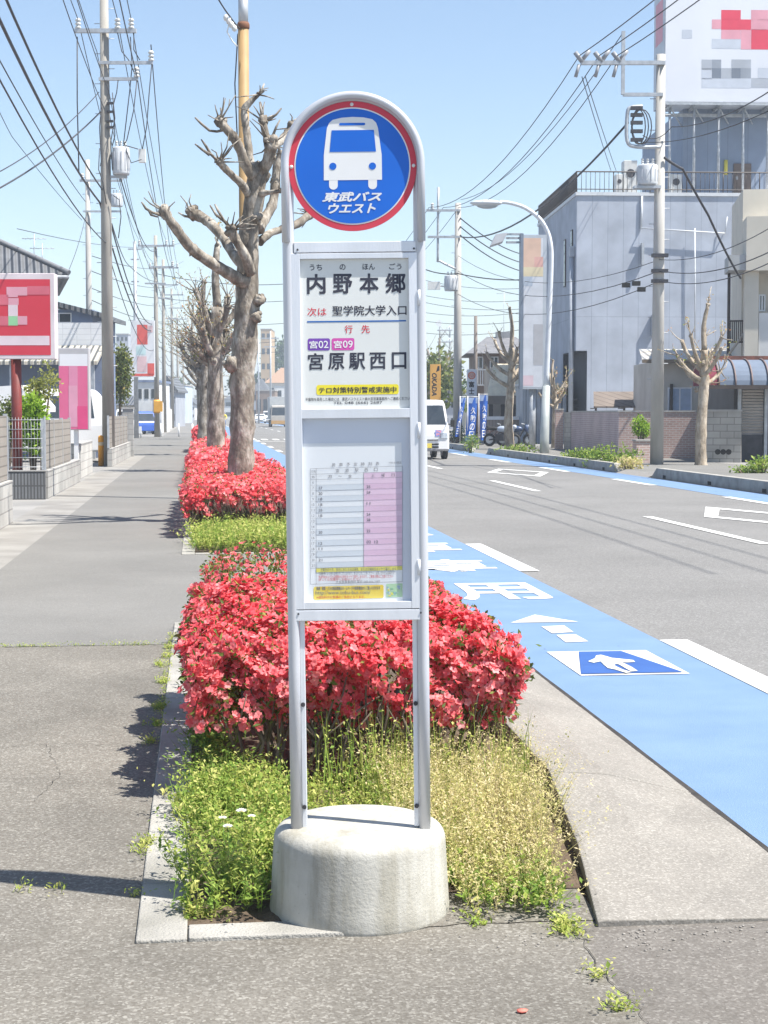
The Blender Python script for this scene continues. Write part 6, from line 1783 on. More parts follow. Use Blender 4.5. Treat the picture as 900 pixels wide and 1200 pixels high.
# barrel awning: ribs of blue-grey sheet with a red end
a, b = SF.f(821, 452, -.9), SF.f(823, 421, -.2)
ax0 = a[0]; az0, az1 = a[1], b[1]
prof = [(-.95 + 1.25 * (1 - math.cos(q)), az0 + (az1 - az0) * math.sin(q)) for q in np.linspace(0, math.pi / 2, 9)]
aw = None
xs = [ax0]; ws = [.55] + [.5] * 18
for w_ in ws: xs.append(xs[-1] + w_)
mb = MB()
for i, w_ in enumerate(ws):
    for j in range(8):
        y0, z0 = prof[j]; y1, z1 = prof[j + 1]
        mb.poly([(xs[i], y0, z0), (xs[i + 1], y0, z0), (xs[i + 1], y1, z1), (xs[i], y1, z1)], 0 if i else 1)
mb.prism([(xs[0], y, z) for y, z in prof] + [(xs[0], prof[-1][0], az0)], (.01, 0, 0), 1)
aw = mb.build('awning', [pm('awning_blue_grey', (.15, .185, .245), (.12, .15, .2), 1.5, .85), pm('awning_red', (.17, .03, .05), None, 2, .85)], t)
mb = MB()
for i, x in enumerate(xs): mb.tube([(x, y - .02, z + .02) for y, z in prof], .028, 6)
mb.build('awning_rib', pm('rust_rib', (.2, .15, .14), None, 6, .6), aw)
mb = MB(); mb.box(xs[0], xs[-1], -.99, -.93, az0 - .1, az0 + .02); mb.build('awning_edge', M_DARKBROWN, aw)
mb = MB(); a = SF.f(826, 419, .5); mb.box(a[0], sh_w, .35, .9, az1 - .05, az1 + .12); mb.build('rusty_gutter', pm('rust', (.24, .09, .06), (.12, .06, .05), 5, .8), t)

# cream house above the shop
D = 56; p = V(866, 546, D); CF = Facade(p, -rad(14))
t = thing('cream_house', 'cream rendered house with a balcony behind the barrel awning', 'house', (p[0], p[1], 0), -rad(14))
zt = CF.f(875, 251)[1]; zl = CF.f(875, 303)[1]; zb2 = CF.f(875, 318)[1]
x_p0, x_p1 = CF.f(872, 400)[0], CF.f(888, 400)[0]
mb = MB(); mb.box(x_p0, 8, 1.2, 6, 0, zt + 1); mb.build('wall', M_CREAM, t)
mb = MB(); mb.box(CF.f(874, 260)[0], 8, -.35, 1.2, zb2, CF.f(875, 255)[1]); mb.build('balcony_parapet', M_CREAM, t)
mb = MB(); mb.box(x_p0, x_p1, -.1, .45, 0, zb2); mb.build('pillar', M_CREAM, t)
mb = MB(); a = CF.f(853, 302); mb.box(a[0], x_p0 + .3, -.3, 1.5, zb2 + .02, zl + .1); mb.build('eave', pm('eave_grey', (.42, .43, .43), None, 2, .7), t)
a, b = CF.f(889, 365, 1.2), CF.f(897, 345, 1.2); window_on(t, a[0], b[0], a[1], b[1], 1.19)
a, b = CF.f(872, 420, -.2), CF.f(935, 366, -.2)
mb = MB(); mb.box(x_p1 + .02, 8, -.05, .05, a[1], b[1]); mb.build('lower_parapet', M_WALLWHITE, t)
# iron stair rail and drainpipe
mb = MB(); a, b = CF.f(850, 420, 1.0), CF.f(853, 300, 1.0); mb.tube([(a[0] + .1, 1.0, a[1]), (b[0] + .05, 1.0, b[1])], .06, 6); mb.build('drainpipe', M_DARKBROWN, t)
mb = MB(); a, b = CF.f(854, 401, .9), CF.f(872, 376, .9)
for z in (a[1], b[1]): mb.tube([(a[0], .9, z), (b[0], .9, z)], .03, 5)
for i in range(9): x = a[0] + (b[0] - a[0]) * i / 8; mb.tube([(x, .9, a[1]), (x, .9, b[1])], .018, 4)
mb.build('balcony_railing', M_DARKBROWN, t)
mb = MB(); mb.tube([(CF.f(845, 430, .6)[0], .6, CF.f(845, 428, .6)[1]), (CF.f(885, 372, .4)[0], .4, CF.f(885, 372, .4)[1])], .05, 6); a = CF.f(885, 415, .4); mb.tube([(a[0], .4, a[1]), (a[0], .4, CF.f(885, 372, .4)[1])], .05, 6)
mb.tube([(a[0], .4, a[1]), (CF.f(905, 385, .4)[0], .4, CF.f(905, 385, .4)[1])], .045, 6)
mb.build('steel_brace', pm('weathered_steel', (.36, .33, .3), None, 5, .7), t)

# low tin-roofed house in front of the office building
D = 60; p = V(752, 546, D); LF = Facade(p, -YAW)
t = thing('tin_roof_house', 'low house with a weathered tin roof behind the brick wall', 'house', (p[0], p[1], 0), -YAW)
z_e = LF.f(760, 421)[1]; x1 = LF.f(872, 421)[0]; x0 = LF.f(772, 421)[0]
mb = MB(); mb.box(x0, x1, .6, 6, 0, z_e - .05); mb.build('wall', pm('old_plaster', (.52, .5, .46), (.42, .4, .36), .9, .85), t)
mb = MB(); zr = LF.f(830, 405)[1]; xl = LF.f(752, 421)[0]
mb.add([(xl, -.1, z_e - .12), (x1, -.1, z_e - .12), (x1, -.1, z_e), (xl, -.1, z_e), (xl + .4, 3.2, zr), (x1, 3.2, zr), (xl, 6.5, z_e)], [(0, 1, 2, 3), (3, 2, 5, 4), (0, 3, 4)])
mb.build('roof', ribbed('tin_roof', (.5, .51, .5), .3, 'X', .7, .5, col2=(.36, .33, .28)), t)
mb = MB(); mb.box(xl, x1, -.16, -.1, z_e - .14, z_e - .02); mb.build('fascia', pm('fascia_brown', (.2, .16, .12), None, 3, .7), t)
a, b = LF.f(782, 482, .6), LF.f(811, 454, .6); window_on(t, a[0], b[0], a[1] - .4, b[1], .59, M_ALU, pm('frosted_blue', (.36, .45, .6), (.3, .38, .5), 6, .3))
a, b = LF.f(840, 475, .6), LF.f(848, 456, .6); window_on(t, a[0], b[0], a[1], b[1], .59, M_DARKBROWN, M_DARKGLASS, cross=False)
mb = MB(); a, b = LF.f(786, 482, .5), LF.f(787, 450, .5); mb.tube([(a[0], .5, 0), (b[0], .5, b[1])], .06, 6); mb.build('downpipe', M_DARKBROWN, t)
# brown translucent lean-to roof
D = 66; p = V(694, 546, D); QF = Facade(p, -YAW)
t = thing('carport', 'brown translucent lean-to roof over the wall by the grey building', 'carport', (p[0], p[1], 0), -YAW)
a, b = QF.f(694, 478), QF.f(700, 463); c = QF.f(766, 463)[0]
mb = MB(); mb.prism([(a[0], -.5, a[1]), (c, -.5, a[1]), (c, 1.2, b[1] + .1), (b[0], 1.2, b[1] + .1)], (0, 0, .06)); mb.build('roof_sheet', brick('brown_sheet', (.2, .165, .14), (.18, .15, .125), (.1, .08, .07), .5, 20, .03, 0), t)
mb = MB()
for x in (a[0] + .1, (a[0] + c) / 2, c - .1): mb.box(x - .04, x + .04, -.4, -.32, 0, a[1]); mb.box(x - .03, x + .03, -.5, 1.2, a[1] - .04, a[1])
mb.build('frame', M_DARKBROWN, t)

# planting at the foot of the walls
g = G(690, 541); p = [(g[0], g[1])]
for lab, px, py, rx, rz, n, mt, sd in (('low yellow green shrubs at the foot of the plum wall', 680, 541, 1.2, .28, 900, M_HERB, 91), ('yellow green shrubs before the bend of the brick wall', 722, 546, 1.1, .4, 1300, M_HERB, 92), ('straggly weeds between kerb and brick wall', 738, 551, .5, .3, 400, M_DRY, 93), ('green bush growing over the pink brick wall', 755, 505, .35, .45, 900, M_LIME, 94), ('small shrub by the awning shop', 893, 556, .5, .3, 500, M_HERB, 95), ('weeds on the pavement before the block wall', 872, 556, .4, .18, 250, M_HERB, 96), ('leafy green plants at the foot of the far pruned tree', 611, 531, 1.1, .28, 800, M_HERB, 97), ('dark shrub beside the blue banners', 532, 519, 1.4, .5, 600, M_DEEP, 98), ('yellow green plant below the blue banners', 551, 528, .55, .5, 400, M_HERB, 99)):
    q = G(px, py + 3) if '94' != str(sd) else V(px - 3, py, 52)
    leafy('low_shrub', lab, (q[0], q[1], rz * .8 if sd != 94 else 1.15), (rx, .4, rz), n, .09, mt, sd)

# pruned trees on the right
g = G(821, 549)
plane_tree('pruned tree with pink buds on the right pavement before the block wall', g[0], g[1], 4.75, .17, 57, 9, 65, 260, .5, .85, 'pruned trees on the far pavement', M_BARK2, .55)
g = G(597, 529)
plane_tree('pale pruned tree on the far pavement before the bicycles', g[0], g[1], 6.0, .2, 58, 8, 40, 100, .6, 1.1, 'pruned trees on the far pavement', M_BARK2, .5)
g = V(650, 530, 70)
plane_tree('low budding pruned tree half hidden by the street lamp post', g[0], g[1], 3.9, .15, 59, 8, 50, 300, .5, .8, 'pruned trees on the far pavement', M_BARK2, .5)
p = V(515, 480, 150)
plane_tree('bare tree standing behind the orange sign', p[0], p[1], 8.5, .3, 60, 9, 80, 0, 1.6, 1.8, 'pruned trees on the far pavement', M_BARK, .4)

# ---- street lamp
g = G(638, 534)
DL = float(np.dot(g, HV)); SLF = Facade(g, -YAW)
t = thing('street_lamp', 'tall street lamp with a curved arm reaching left over the road', 'street lamp', (g[0], g[1], 0), -YAW)
M_LAMPPOST = pm('lamp_post_steel', (.46, .49, .48), (.38, .41, .4), 3, .45, metal=.2)
def sl(px, py): a = SLF.f(px, py); return (a[0], 0, a[1])
mb = MB(); q = sl(640, 452); mb.tube([(0, 0, -.1), (0, 0, .6), q], [.19, .17, .15], 14); mb.build('post', M_LAMPPOST, t)
mb = MB(); P, R = smooth_path([q, sl(643, 380), sl(646, 310), sl(645, 285), sl(640, 268), sl(630, 254), sl(614, 243), sl(598, 238), sl(585, 236.5)], [.11, .1, .09, .085, .08, .08, .075, .07, .065], 4); mb.tube(P, R, 10); mb.build('arm', pm('lamp_arm_white', (.68, .71, .74), None, 3, .4), t)
c = sl(570, 238)
mb = MB(); mb.ball(c, .62, 16, sc=(1.0, .42, .2)); hd = mb.build('lamp_head', pm('lamp_head_white', (.6, .63, .66), None, 3, .4), t)
mb = MB(); mb.ball((c[0] + .03, 0, c[2] - .09), .5, 14, sc=(.8, .36, .25)); mb.build('lamp_glass', pm('lamp_cover', (.42, .45, .47), None, 3, .2), hd)

# ---- tall panel sign with floodlight
D = 67; p = V(628, 530, D); TF = Facade(p, -YAW)
t = thing('panel_sign', 'tall pale panel sign with orange squares and a floodlight on brackets', 'sign', (p[0], p[1], 0), -YAW)
a, b = TF.f(609, 456), TF.f(640, 276)
mb = MB(); mb.box(a[0] + .1, b[0], -.3, .3, a[1], b[1]); mb.build('cabinet', pm('panel_side', (.5, .54, .58), None, 2, .5), t)
mb = MB(); mb.box(a[0] - .02, a[0] + .1, -.34, .34, a[1], b[1] + .05); mb.build('edge_frame', pm('slate_frame', (.2, .24, .3), None, 2, .5), t)
mb = MB()
def tfp(px0, py0, px1, py1, m, k=0):
    p0, p1 = TF.f(px0, py1, -.3), TF.f(px1, py0, -.3); y = -.306 - .003 * k
    mb.poly([(p0[0], y, p0[1]), (p1[0], y, p0[1]), (p1[0], y, p1[1]), (p0[0], y, p1[1])], m)
tfp(613, 279, 636.5, 454, 0)
tfp(613, 279, 634, 301, 1, 1); tfp(626, 301, 636.5, 313, 2, 1); tfp(613, 301, 626, 313, 1, 1); tfp(613, 313, 636.5, 324, 3, 1); tfp(613, 324, 624, 335, 4, 1); tfp(625, 380, 636.5, 428, 5, 1); tfp(613, 440, 625, 452, 6, 1)
mb.build('sign_face', [pm('panel_white', (.66, .68, .72), None, 2, .5), pm('panel_peach', (.72, .5, .38), None, 2, .5), pm('panel_salmon', (.72, .42, .36), None, 2, .5), pm('panel_straw', (.72, .62, .42), None, 2, .5), pm('panel_blue_grey', (.5, .56, .64), None, 2, .5), pm('panel_dim', (.48, .48, .5), None, 2, .5), pm('panel_rose', (.72, .56, .6), None, 2, .5)], t)
mb = MB()
for py in (274.5, 279, 284):
    q0, q1 = TF.f(593, py), TF.f(612, py); mb.box(q0[0], q1[0], -.06, .06, q0[1] - .04, q0[1] + .04)
mb.build('bracket', M_GALV, t)
q0, q1, q2, q3 = [TF.f(*q) for q in ((574, 289), (580, 276), (594, 274), (589, 284))]
mb = MB(); mb.prism([(q[0], -.5, q[1]) for q in (q0, q1, q2, q3)], (0, 1.0, 0)); mb.build('floodlight', pm('floodlight_grey', (.55, .56, .58), None, 2, .5), t)
mb = MB(); mb.cyl(((a[0] + b[0]) / 2, 0, 0), ((a[0] + b[0]) / 2, 0, a[1] + .1), .14, n=10); mb.build('mast', M_GALV, t)

# ---- yard behind: container, fence, cream canopy, tiled house
D = 80; p = V(612, 530, D); YF = Facade(p, -YAW)
t = thing('storage_shed', 'blue grey corrugated shed below the tall panel sign', 'shed', (p[0], p[1], 0), -YAW)
mb = MB(); mb.box(0, YF.f(664, 500)[0], 0, 4, 0, YF.f(612, 452)[1]); mb.build('wall', ribbed('blue_sheet', (.33, .38, .45), .25, 'X', .9), t)
mb = MB(); mb.box(-.1, YF.f(666, 500)[0], -.15, 4.1, YF.f(612, 452)[1], YF.f(612, 449)[1]); mb.build('roof', M_GALV, t)
D = 82; p = V(566, 530, D); YF = Facade(p, -YAW)
t = thing('board_fence', 'low weathered board fence with a white top rail behind the motorbike', 'fence', (p[0], p[1], 0), -YAW)
x1 = YF.f(617, 500)[0]
mb = MB(); mb.box(0, x1, 0, .06, 0, YF.f(566, 492)[1]); mb.build('boards', brick('weathered_board', (.36, .3, .26), (.32, .27, .23), (.2, .17, .15), .16, 9, .01, 0), t)
mb = MB(); mb.box(0, x1, -.05, .08, YF.f(566, 492)[1], YF.f(566, 488)[1]); mb.build('top_rail', M_WHITE, t)
D = 92; p = V(570, 530, D); YF = Facade(p, -YAW)
t = thing('restaurant', 'restaurant with a broad cream sloping canopy behind the pale pruned tree', 'restaurant', (p[0], p[1], 0), -YAW)
a0 = YF.f(569, 464); a1 = YF.f(619, 464); b0 = YF.f(579, 428); b1 = YF.f(619, 428)
mb = MB(); mb.prism([(a0[0], -1.2, a0[1]), (a1[0], -1.2, a1[1]), (b1[0], .6, b1[1]), (b0[0], .6, b0[1])], (0, .1, .1)); mb.build('canopy', ribbed('cream_canopy', (.8, .7, .5), .45, 'X', .3, .6), t)
mb = MB(); mb.box(a0[0] + .4, a1[0], .75, 8, 0, b0[1] - .1); mb.build('wall', pm('restaurant_wall', (.42, .38, .33), (.34, .3, .26), .8, .8), t)
mb = MB(); mb.box(a0[0], a1[0], -1.25, -.9, YF.f(570, 474)[1], a0[1] - .02); mb.build('beam', pm('beam_brown', (.25, .2, .16), None, 2, .7), t)
for px in (575, 589, 604):
    q = YF.f(px, 500, -1)[0]; mb = MB(); mb.box(q - .12, q + .12, -1.1, -.9, 0, YF.f(570, 474)[1]); mb.build('post', M_DARKBROWN, t)
D = 104; p = V(546, 530, D); YF = Facade(p, -YAW)
t = thing('tiled_house', 'brown two storey house with a grey tiled roof behind the cream canopy', 'house', (p[0], p[1], 0), -YAW)
w = YF.f(618, 500)[0]; zE = YF.f(550, 414)[1]; zR = YF.f(590, 391)[1]
mb = MB(); mb.box(.6, w, .6, 8, 0, zE); mb.build('wall', pm('house_brown', (.22, .16, .13), (.17, .125, .1), .6, .85), t)
mb = MB(); mb.add([(0, 0, zE), (w + .6, 0, zE), (w + .6, 9, zE), (0, 9, zE), (1.6, 4.5, zR), (w - .4, 4.5, zR)], [(0, 1, 5, 4), (1, 2, 5), (2, 3, 4, 5), (3, 0, 4), (3, 2, 1, 0)]); mb.build('roof', pm('weathered_tile', (.2, .2, .21), (.14, .14, .15), 3, .8, .5, 8), t)
q0, q1 = YF.f(583, 392), YF.f(607, 385)
mb = MB(); mb.box(q0[0] + .2, q1[0], 4.2, 4.8, q0[1] - .2, q1[1]); mb.build('ridge', pm('ridge_tile', (.3, .31, .32), None, 2, .8), t)
for px0, px1 in ((556, 566), (574, 584)):
    q0, q1 = YF.f(px0, 432, .6), YF.f(px1, 418, .6); window_on(t, q0[0], q1[0], q0[1], q1[1], .59, M_WHITE)
mb = MB(); q0, q1 = YF.f(549, 452, -.3), YF.f(585, 434, -.3)
for z in (q0[1], q1[1]): mb.box(q0[0], q1[0], -.33, -.27, z, z + .08)
for i in range(14): x = q0[0] + (q1[0] - q0[0]) * i / 13; mb.box(x - .03, x + .03, -.32, -.28, q0[1], q1[1])
mb.build('balcony_railing', M_GALV, t)

# bicycles and motorbike on the far pavement
g = G(577, 524)
bicycle('brown bicycle parked against the board fence', (g[0], g[1], .1), rad(78), ('brown', (.2, .1, .08)))
def motorbike(label, loc, rotz, body):
    t = thing('motorbike', label, 'motorbike', loc, rotz)
    for y in (-.62, .58):
        mb = MB(); mb.tube([(0, y + .24 * math.cos(a), .29 + .24 * math.sin(a)) for a in np.linspace(0, 2 * math.pi, 25)[:-1]], .055, 8, closed=True); w = mb.build('wheel', M_BLACK, t)
        mb = MB(); mb.cyl((-.03, y, .29), (.03, y, .29), .17, n=14); mb.build('rim', M_GALV, w)
    mb = MB(); mb.tube([(0, -.62, .29), (0, -.42, .95)], .04, 6); mb.tube([(0, -.4, .8), (0, -.2, .45), (0, .2, .35), (0, .58, .29)], .05, 6); mb.box(-.15, .15, -.15, .25, .25, .55); mb.build('frame', M_DARKMETAL, t)
    mb = MB(); mb.ball((0, -.05, .78), .26, 12, sc=(.6, 1.2, .55)); mb.ball((0, -.5, .8), .16, 10, sc=(1, .7, 1.2)); mb.build('fairing', body, t)
    mb = MB(); mb.ball((0, .42, .8), .3, 12, sc=(.5, 1.2, .3)); mb.build('seat', M_BLACK, t)
    mb = MB(); mb.tube([(-.36, -.28, 1.02), (-.2, -.4, 1.0), (.2, -.4, 1.0), (.36, -.28, 1.02)], .018, 6); mb.build('handlebar', M_GALV, t)
    mb = MB(); mb.ball((0, -.62, .88), .1, 10); mb.build('headlight', M_LAMPGLASS, t)
    mb = MB(); mb.tube([(.16, .1, .3), (.18, .75, .38)], .045, 8); mb.build('exhaust', M_GALV, t)
g = G(600, 526); motorbike('dark motorbike parked behind the pale pruned tree', (g[0] + .35, g[1] + 1, .1), rad(75), pm('dark_blue_paint', (.05, .08, .16), None, 3, .3))
g = G(588, 526); motorbike('grey motorbike left of the pale pruned tree', (g[0] + .1, g[1] + .6, .1), rad(60), pm('silver_blue_paint', (.4, .46, .56), None, 3, .3))

# ---- signs and banners by the restaurant
def blade(label, name, px0, py0, px1, py1, D, mats, draw, post=True, depth=.25):
    p = V((px0 + px1) / 2, 530, D); f = Facade(p, -YAW); a, b = f.f(px0, py1), f.f(px1, py0)
    t = thing(name, label, 'sign', (p[0], p[1], 0), -YAW)
    mb = MB(); mb.box(a[0], b[0], 0, depth, a[1], b[1]); mb.build('cabinet', mats[0], t, bevel=.01)
    mb = MB(); draw(mb, lambda px, py: (f.f(px, py)[0], f.f(px, py)[1])); 
    if mb.f: mb.build('lettering', mats[1:], t)
    mb = MB(); mb.cyl((0, depth / 2, 0), (0, depth / 2, a[1] + .05), .07, n=8); mb.build('post', M_GALV, t)
    return t
def vtext(mb, conv, s, cx, y0, y1, w, m=0, bold=.02):
    n = len(s); hh = (y1 - y0) / n
    for i, ch in enumerate(s):
        a = conv(cx - w / 2, y0 + hh * (i + .94)); b = conv(cx + w / 2, y0 + hh * (i + .06)); mb.text(ch, (a[0], a[1], b[0], b[1]), -.004, m, bold)
M_TXTBLACK = pm('black_paint', (.03, .03, .035))
def d_okada(mb, c):
    # OKADA runs down the panel, turned a quarter clockwise
    a, b = c(506, 464), c(512, 437)
    fr = ((b[0], -.004, b[1]), (0, 0, -1), (1, 0, 0))
    L_ = b[1] - a[1]; w = b[0] - a[0]
    mb.text('OKADA', (0, -w, L_, 0), m=0, bold=.03, shear=.15, frame=((b[0], -.004, b[1]), (0, 0, -1), (1, 0, 0)))
    p0, p1 = c(511, 436), c(515, 429); mb.poly([(p0[0], -.004, p0[1]), (p1[0], -.004, p0[1] + .1), (p1[0], -.004, p1[1]), (p0[0] + .1, -.004, p1[1])])
blade('orange blade sign reading OKADA above the white delivery van', 'blade_sign', 504, 427, 516.5, 471, 100, [pm('orange_sign', (.74, .4, .1), None, 2, .5), M_TXTBLACK], d_okada)
def d_red(mb, c): vtext(mb, c, 'タクヤ', 537.5, 436, 464, 6, 0, .03)
blade('white blade sign with red characters behind the second right utility pole', 'blade_sign', 532, 427, 541, 466, 98, [M_SIGNWHITE, pm('red_character', (.72, .1, .12), None, 2, .5)], d_red)
def d_fuji(mb, c):
    o, r = c(552.8, 440), c(557.3, 440)
    mb.disc((o[0], -.004, o[1]), r[0] - o[0], 24, 1)
    mb.disc((o[0], -.007, o[1]), (r[0] - o[0]) * .72, 24, 2, r2=(r[0] - o[0]) * .6)
    a, b = c(550.4, 442.6), c(555.2, 437.4); mb.text('吉', (a[0], a[1], b[0], b[1]), -.008, 2, .02)
    vtext(mb, c, '富士', 552.6, 446.5, 462.5, 6.5, 0, .03); vtext(mb, c, '屋', 552.6, 464, 471, 6.5, 0, .03)
blade('white blade sign with a red roundel and black characters above the blue banners', 'blade_sign', 547.2, 433, 559, 472, 88, [M_SIGNWHITE, M_TXTBLACK, pm('roundel_red', (.72, .16, .1), None, 2, .5), pm('roundel_pale', (.78, .6, .5), None, 2, .5)], d_fuji)
M_BANNER = pm('banner_blue', (.04, .15, .55), (.035, .13, .48), 3, .7)
def banner(label, pts, s, tx, D):
    """printed cloth on a pole: outline pts in photograph pixels, hung with folds"""
    cx = sum(p[0] for p in pts) / len(pts)
    p = V(cx, 526, D); f = Facade(p, -YAW)
    t = thing('banner', label, 'banner', (p[0], p[1], 0), -YAW, 'blue banners by the restaurant')
    (x0t, yt), (x1t, _), (x1b, yb), (x0b, _2) = pts
    mb = MB(); n, k = 8, 10; vs = []
    def at(u, v, off=0):
        px = (x0t + (x1t - x0t) * u) * (1 - v) + (x0b + (x1b - x0b) * u) * v; py = yt + (yb - yt) * v
        a = f.f(px, py); return (a[0], .05 * math.sin(u * 7 + v * 3) * (.3 + v) + off, a[1])
    for j in range(k + 1):
        for i in range(n + 1): vs.append(at(i / n, j / k))
    fs = [(j * (n + 1) + i, j * (n + 1) + i + 1, (j + 1) * (n + 1) + i + 1, (j + 1) * (n + 1) + i) for j in range(k) for i in range(n)]
    mb.add(vs, fs, 0, True); mb.build('cloth', M_BANNER, t)
    mb = MB(); m = len(s)
    for i, ch in enumerate(s):
        vs2, fs2 = text_shape(ch, .02, 0); xs_ = [q[0] for q in vs2]; ys_ = [q[1] for q in vs2]
        u0, u1 = tx; v0, v1 = .2 + .75 * (i + .06) / m, .2 + .75 * (i + .94) / m
        mb.add([at(u0 + (u1 - u0) * (q[0] - min(xs_)) / (max(xs_) - min(xs_)), v1 - (v1 - v0) * (q[1] - min(ys_)) / (max(ys_) - min(ys_) + 1e-6), -.025) for q in vs2], fs2)
    mb.poly([at(0, 0, -.02), at(1, 0, -.02), at(1, .13, -.02), at(0, .13, -.02)], 1)
    mb.build('lettering', [M_WHITE, pm('banner_pale', (.4, .5, .7), None, 8, .7)], t)
    mb = MB(); a = f.f(x0t - .8, yt - 2); mb.cyl((a[0], 0, 0), (a[0], 0, a[1]), .02, n=6); b = f.f(x1t, yt - 1); mb.tube([(a[0], 0, b[1]), (b[0], 0, b[1])], .014, 5); mb.build('pole', M_WHITE, t)
banner('twisted blue banner furthest left of the three with one column of characters', [(540, 466), (546.5, 468), (537, 512), (533, 511)], '久助の日', (.15, .85), 77)
banner('wide blue banner hanging flat in the middle of the three', [(549, 466), (560, 467), (556.5, 517), (545, 519)], '久助の日', (.35, .88), 74)
banner('blue banner twisted to the right beside the flat one', [(562, 463), (572, 463), (569, 516), (563, 514)], '久助の日', (.3, .9), 75)

# steel tower far away
D = 420; p = V(521, 484, D); f = Facade(p, -YAW)
t = thing('lattice_tower', 'pale steel lattice tower in the far distance', 'tower', (p[0], p[1], 0), -YAW)
mb = MB(); zt = f.f(521, 383)[1]; w = 1.3
for z0 in np.arange(0, zt - 1, 3):
    for sx_, sy_ in ((-1, -1), (1, -1), (1, 1), (-1, 1)):
        mb.tube([(sx_ * w, sy_ * w, z0), (sx_ * w, sy_ * w, z0 + 3)], .12, 4)
    for k, (a, b) in enumerate((((-1, -1), (1, -1)), ((1, -1), (1, 1)))):
        mb.tube([(a[0] * w, a[1] * w, z0), (b[0] * w, b[1] * w, z0 + 3)], .09, 4); mb.tube([(b[0] * w, b[1] * w, z0), (a[0] * w, a[1] * w, z0 + 3)], .09, 4)
for z in (zt - 1, zt - 4): mb.box(-1.9, 1.9, -1.9, 1.9, z, z + .2)
mb.build('lattice', M_GALV, t)
mb = MB(); mb.cyl((-1.6, -1.9, zt + .8), (-1.6, -2.2, zt + .8), .8, n=14); mb.build('dish', M_WHITE, t)
# further buildings and trees between the gaps
block('brown house behind the orange sign', 500, 512, 440, 180, 8, M_BROWN, None, 2, 'hip')
block('grey house beyond the second right utility pole', 518, 545, 446, 150, 8, M_GREYWALL, None, 2, 'gable')
block('pale house behind the blade signs', 545, 575, 452, 130, 8, M_CREAM, None, 2, 'hip')
for i, (px, py, z, r, lab) in enumerate(((512, 470, 4, 3.0, 'green tree beside the orange sign'), (532, 470, 3.2, 2.4, 'dark green tree behind the second right utility pole'), (505, 470, 6, 4.5, 'tall green tree far behind the orange sign'))):
    p = V(px, py, 125 + i * 30); leafy('broadleaf_tree', lab, (p[0], p[1], z), (r, r, r * .8), 900, .5, M_OLIVE if i != 1 else M_DEEP, 110 + i, cat='tree', trunk_r=.2)

# ================================================================== utility poles and overhead lines
def insulator(mb, c, r=.09, h=.3):
    for k in range(3): mb.lathe([(r * .5, h * k / 3), (r, h * (k + .3) / 3), (r * .5, h * (k + .95) / 3)], c, 10)
def transformer_into(t, c, r, h):
    mb = MB(); mb.lathe([(r * .96, 0), (r, .05), (r, h - .05), (r * .9, h)], c, 20)
    for k in range(14):
        a = 2 * math.pi * k / 14; mb.box(c[0] + r * math.cos(a) - .015, c[0] + r * math.cos(a) + .015, c[1] + r * math.sin(a) - .015, c[1] + r * math.sin(a) + .015, c[2] + .12, c[2] + h - .15)
    tr = mb.build('transformer', pm('transformer_grey', (.56, .58, .6), None, 3, .5), t)
    mb = MB()
    for k in (-1, 0, 1): insulator(mb, (c[0] + k * r * .5, c[1], c[2] + h), .05, .2)
    mb.build('bushing', M_PORC, tr)

def pole(label, loc, h, r0=.18, r1=.11, rotz=0.0, group=None, mat=None, steps=True):
    t = thing('utility_pole', label, 'utility pole', loc, rotz, group)
    mb = MB(); mb.tube([(0, 0, -.2), (0, 0, h * .5), (0, 0, h)], [r0, (r0 + r1) / 2, r1], 16); mb.build('pole', mat or M_POLE, t)
    if steps:
        mb = MB()
        for i in range(int((h - 3) / .45)):
            s = 1 if i % 2 else -1; mb.tube([(0, 0, 2.6 + .45 * i), (s * (r0 + .1), 0, 2.6 + .45 * i)], .012, 4)
        mb.build('climbing_step', M_GALV, t)
    return t
def arm(t, x0, x1, z, y=0.0, s=.05, ins=(), down=False, name='crossarm'):
    mb = MB(); mb.box(x0, x1, y - s, y + s, z - s, z + s); a = mb.build(name, M_GALV, t)
    if ins:
        mb = MB()
        for x in ins: insulator(mb, (x, y, z + s) if not down else (x, y, z - s - .3), .1, .32)
        mb.build('insulator', M_PORC, a)
    return a

M_AGED = pm('aged_pole_concrete', (0.36, 0.34, 0.305), (0.25, 0.235, 0.21), 2.5, 0.85, 0.3, 60, stretch=(1, 1, 0.25), lo=0.3, hi=0.7, detail=8)
# ---- nearest left pole (beside the panel fence)
g = G(127.5, 545); L1 = np.array([g[0], g[1], 0.0]); D1p = float(np.dot(L1, HV)); PF = Facade(L1, -YAW)
t = pole('tall concrete utility pole with a grey transformer beside the orange bollard', L1, 16.0, .2, .12, -YAW, mat=M_AGED)
def u1(px, py): return PF.f(px, py)
x0, z = u1(89, 38); x1, _ = u1(161, 38)
A_HV = [u1(x, 38)[0] for x in (93, 139, 155)]
arm(t, x0, x1, z, -.2, .06, A_HV); Z_HV = z + .35
xa, za = u1(117, 75); xb, zb_ = u1(180, 70); arm(t, xa, xb, za, -.18, .045, (xb - .05,))
xa, zc_ = u1(117, 94); xb, _ = u1(163, 92); arm(t, xa, xb, zc_, -.18, .045, (xb - .05,)); 
xt, zt_ = u1(137.5, 205); transformer_into(t, (xt + .12, -.02, zt_), .26, u1(137, 173)[1] - zt_)
mb = MB(); xq, zq = u1(128, 210); mb.box(-.1, xt + .3, -.05, .05, zt_ - .1, zt_ - .02); mb.build('transformer_bracket', M_GALV, t)
mb = MB(); xc, zc2 = u1(167, 183); mb.box(xc - .1, xc + .1, -.15, .05, zc2 - .2, zc2 + .2); co = mb.build('cutout_switch', M_PORC, t)
mb = MB()
def lead(*pts, r=.016): mb.tube([(u1(*q)[0], -.2, u1(*q)[1]) for q in pts], r, 5)
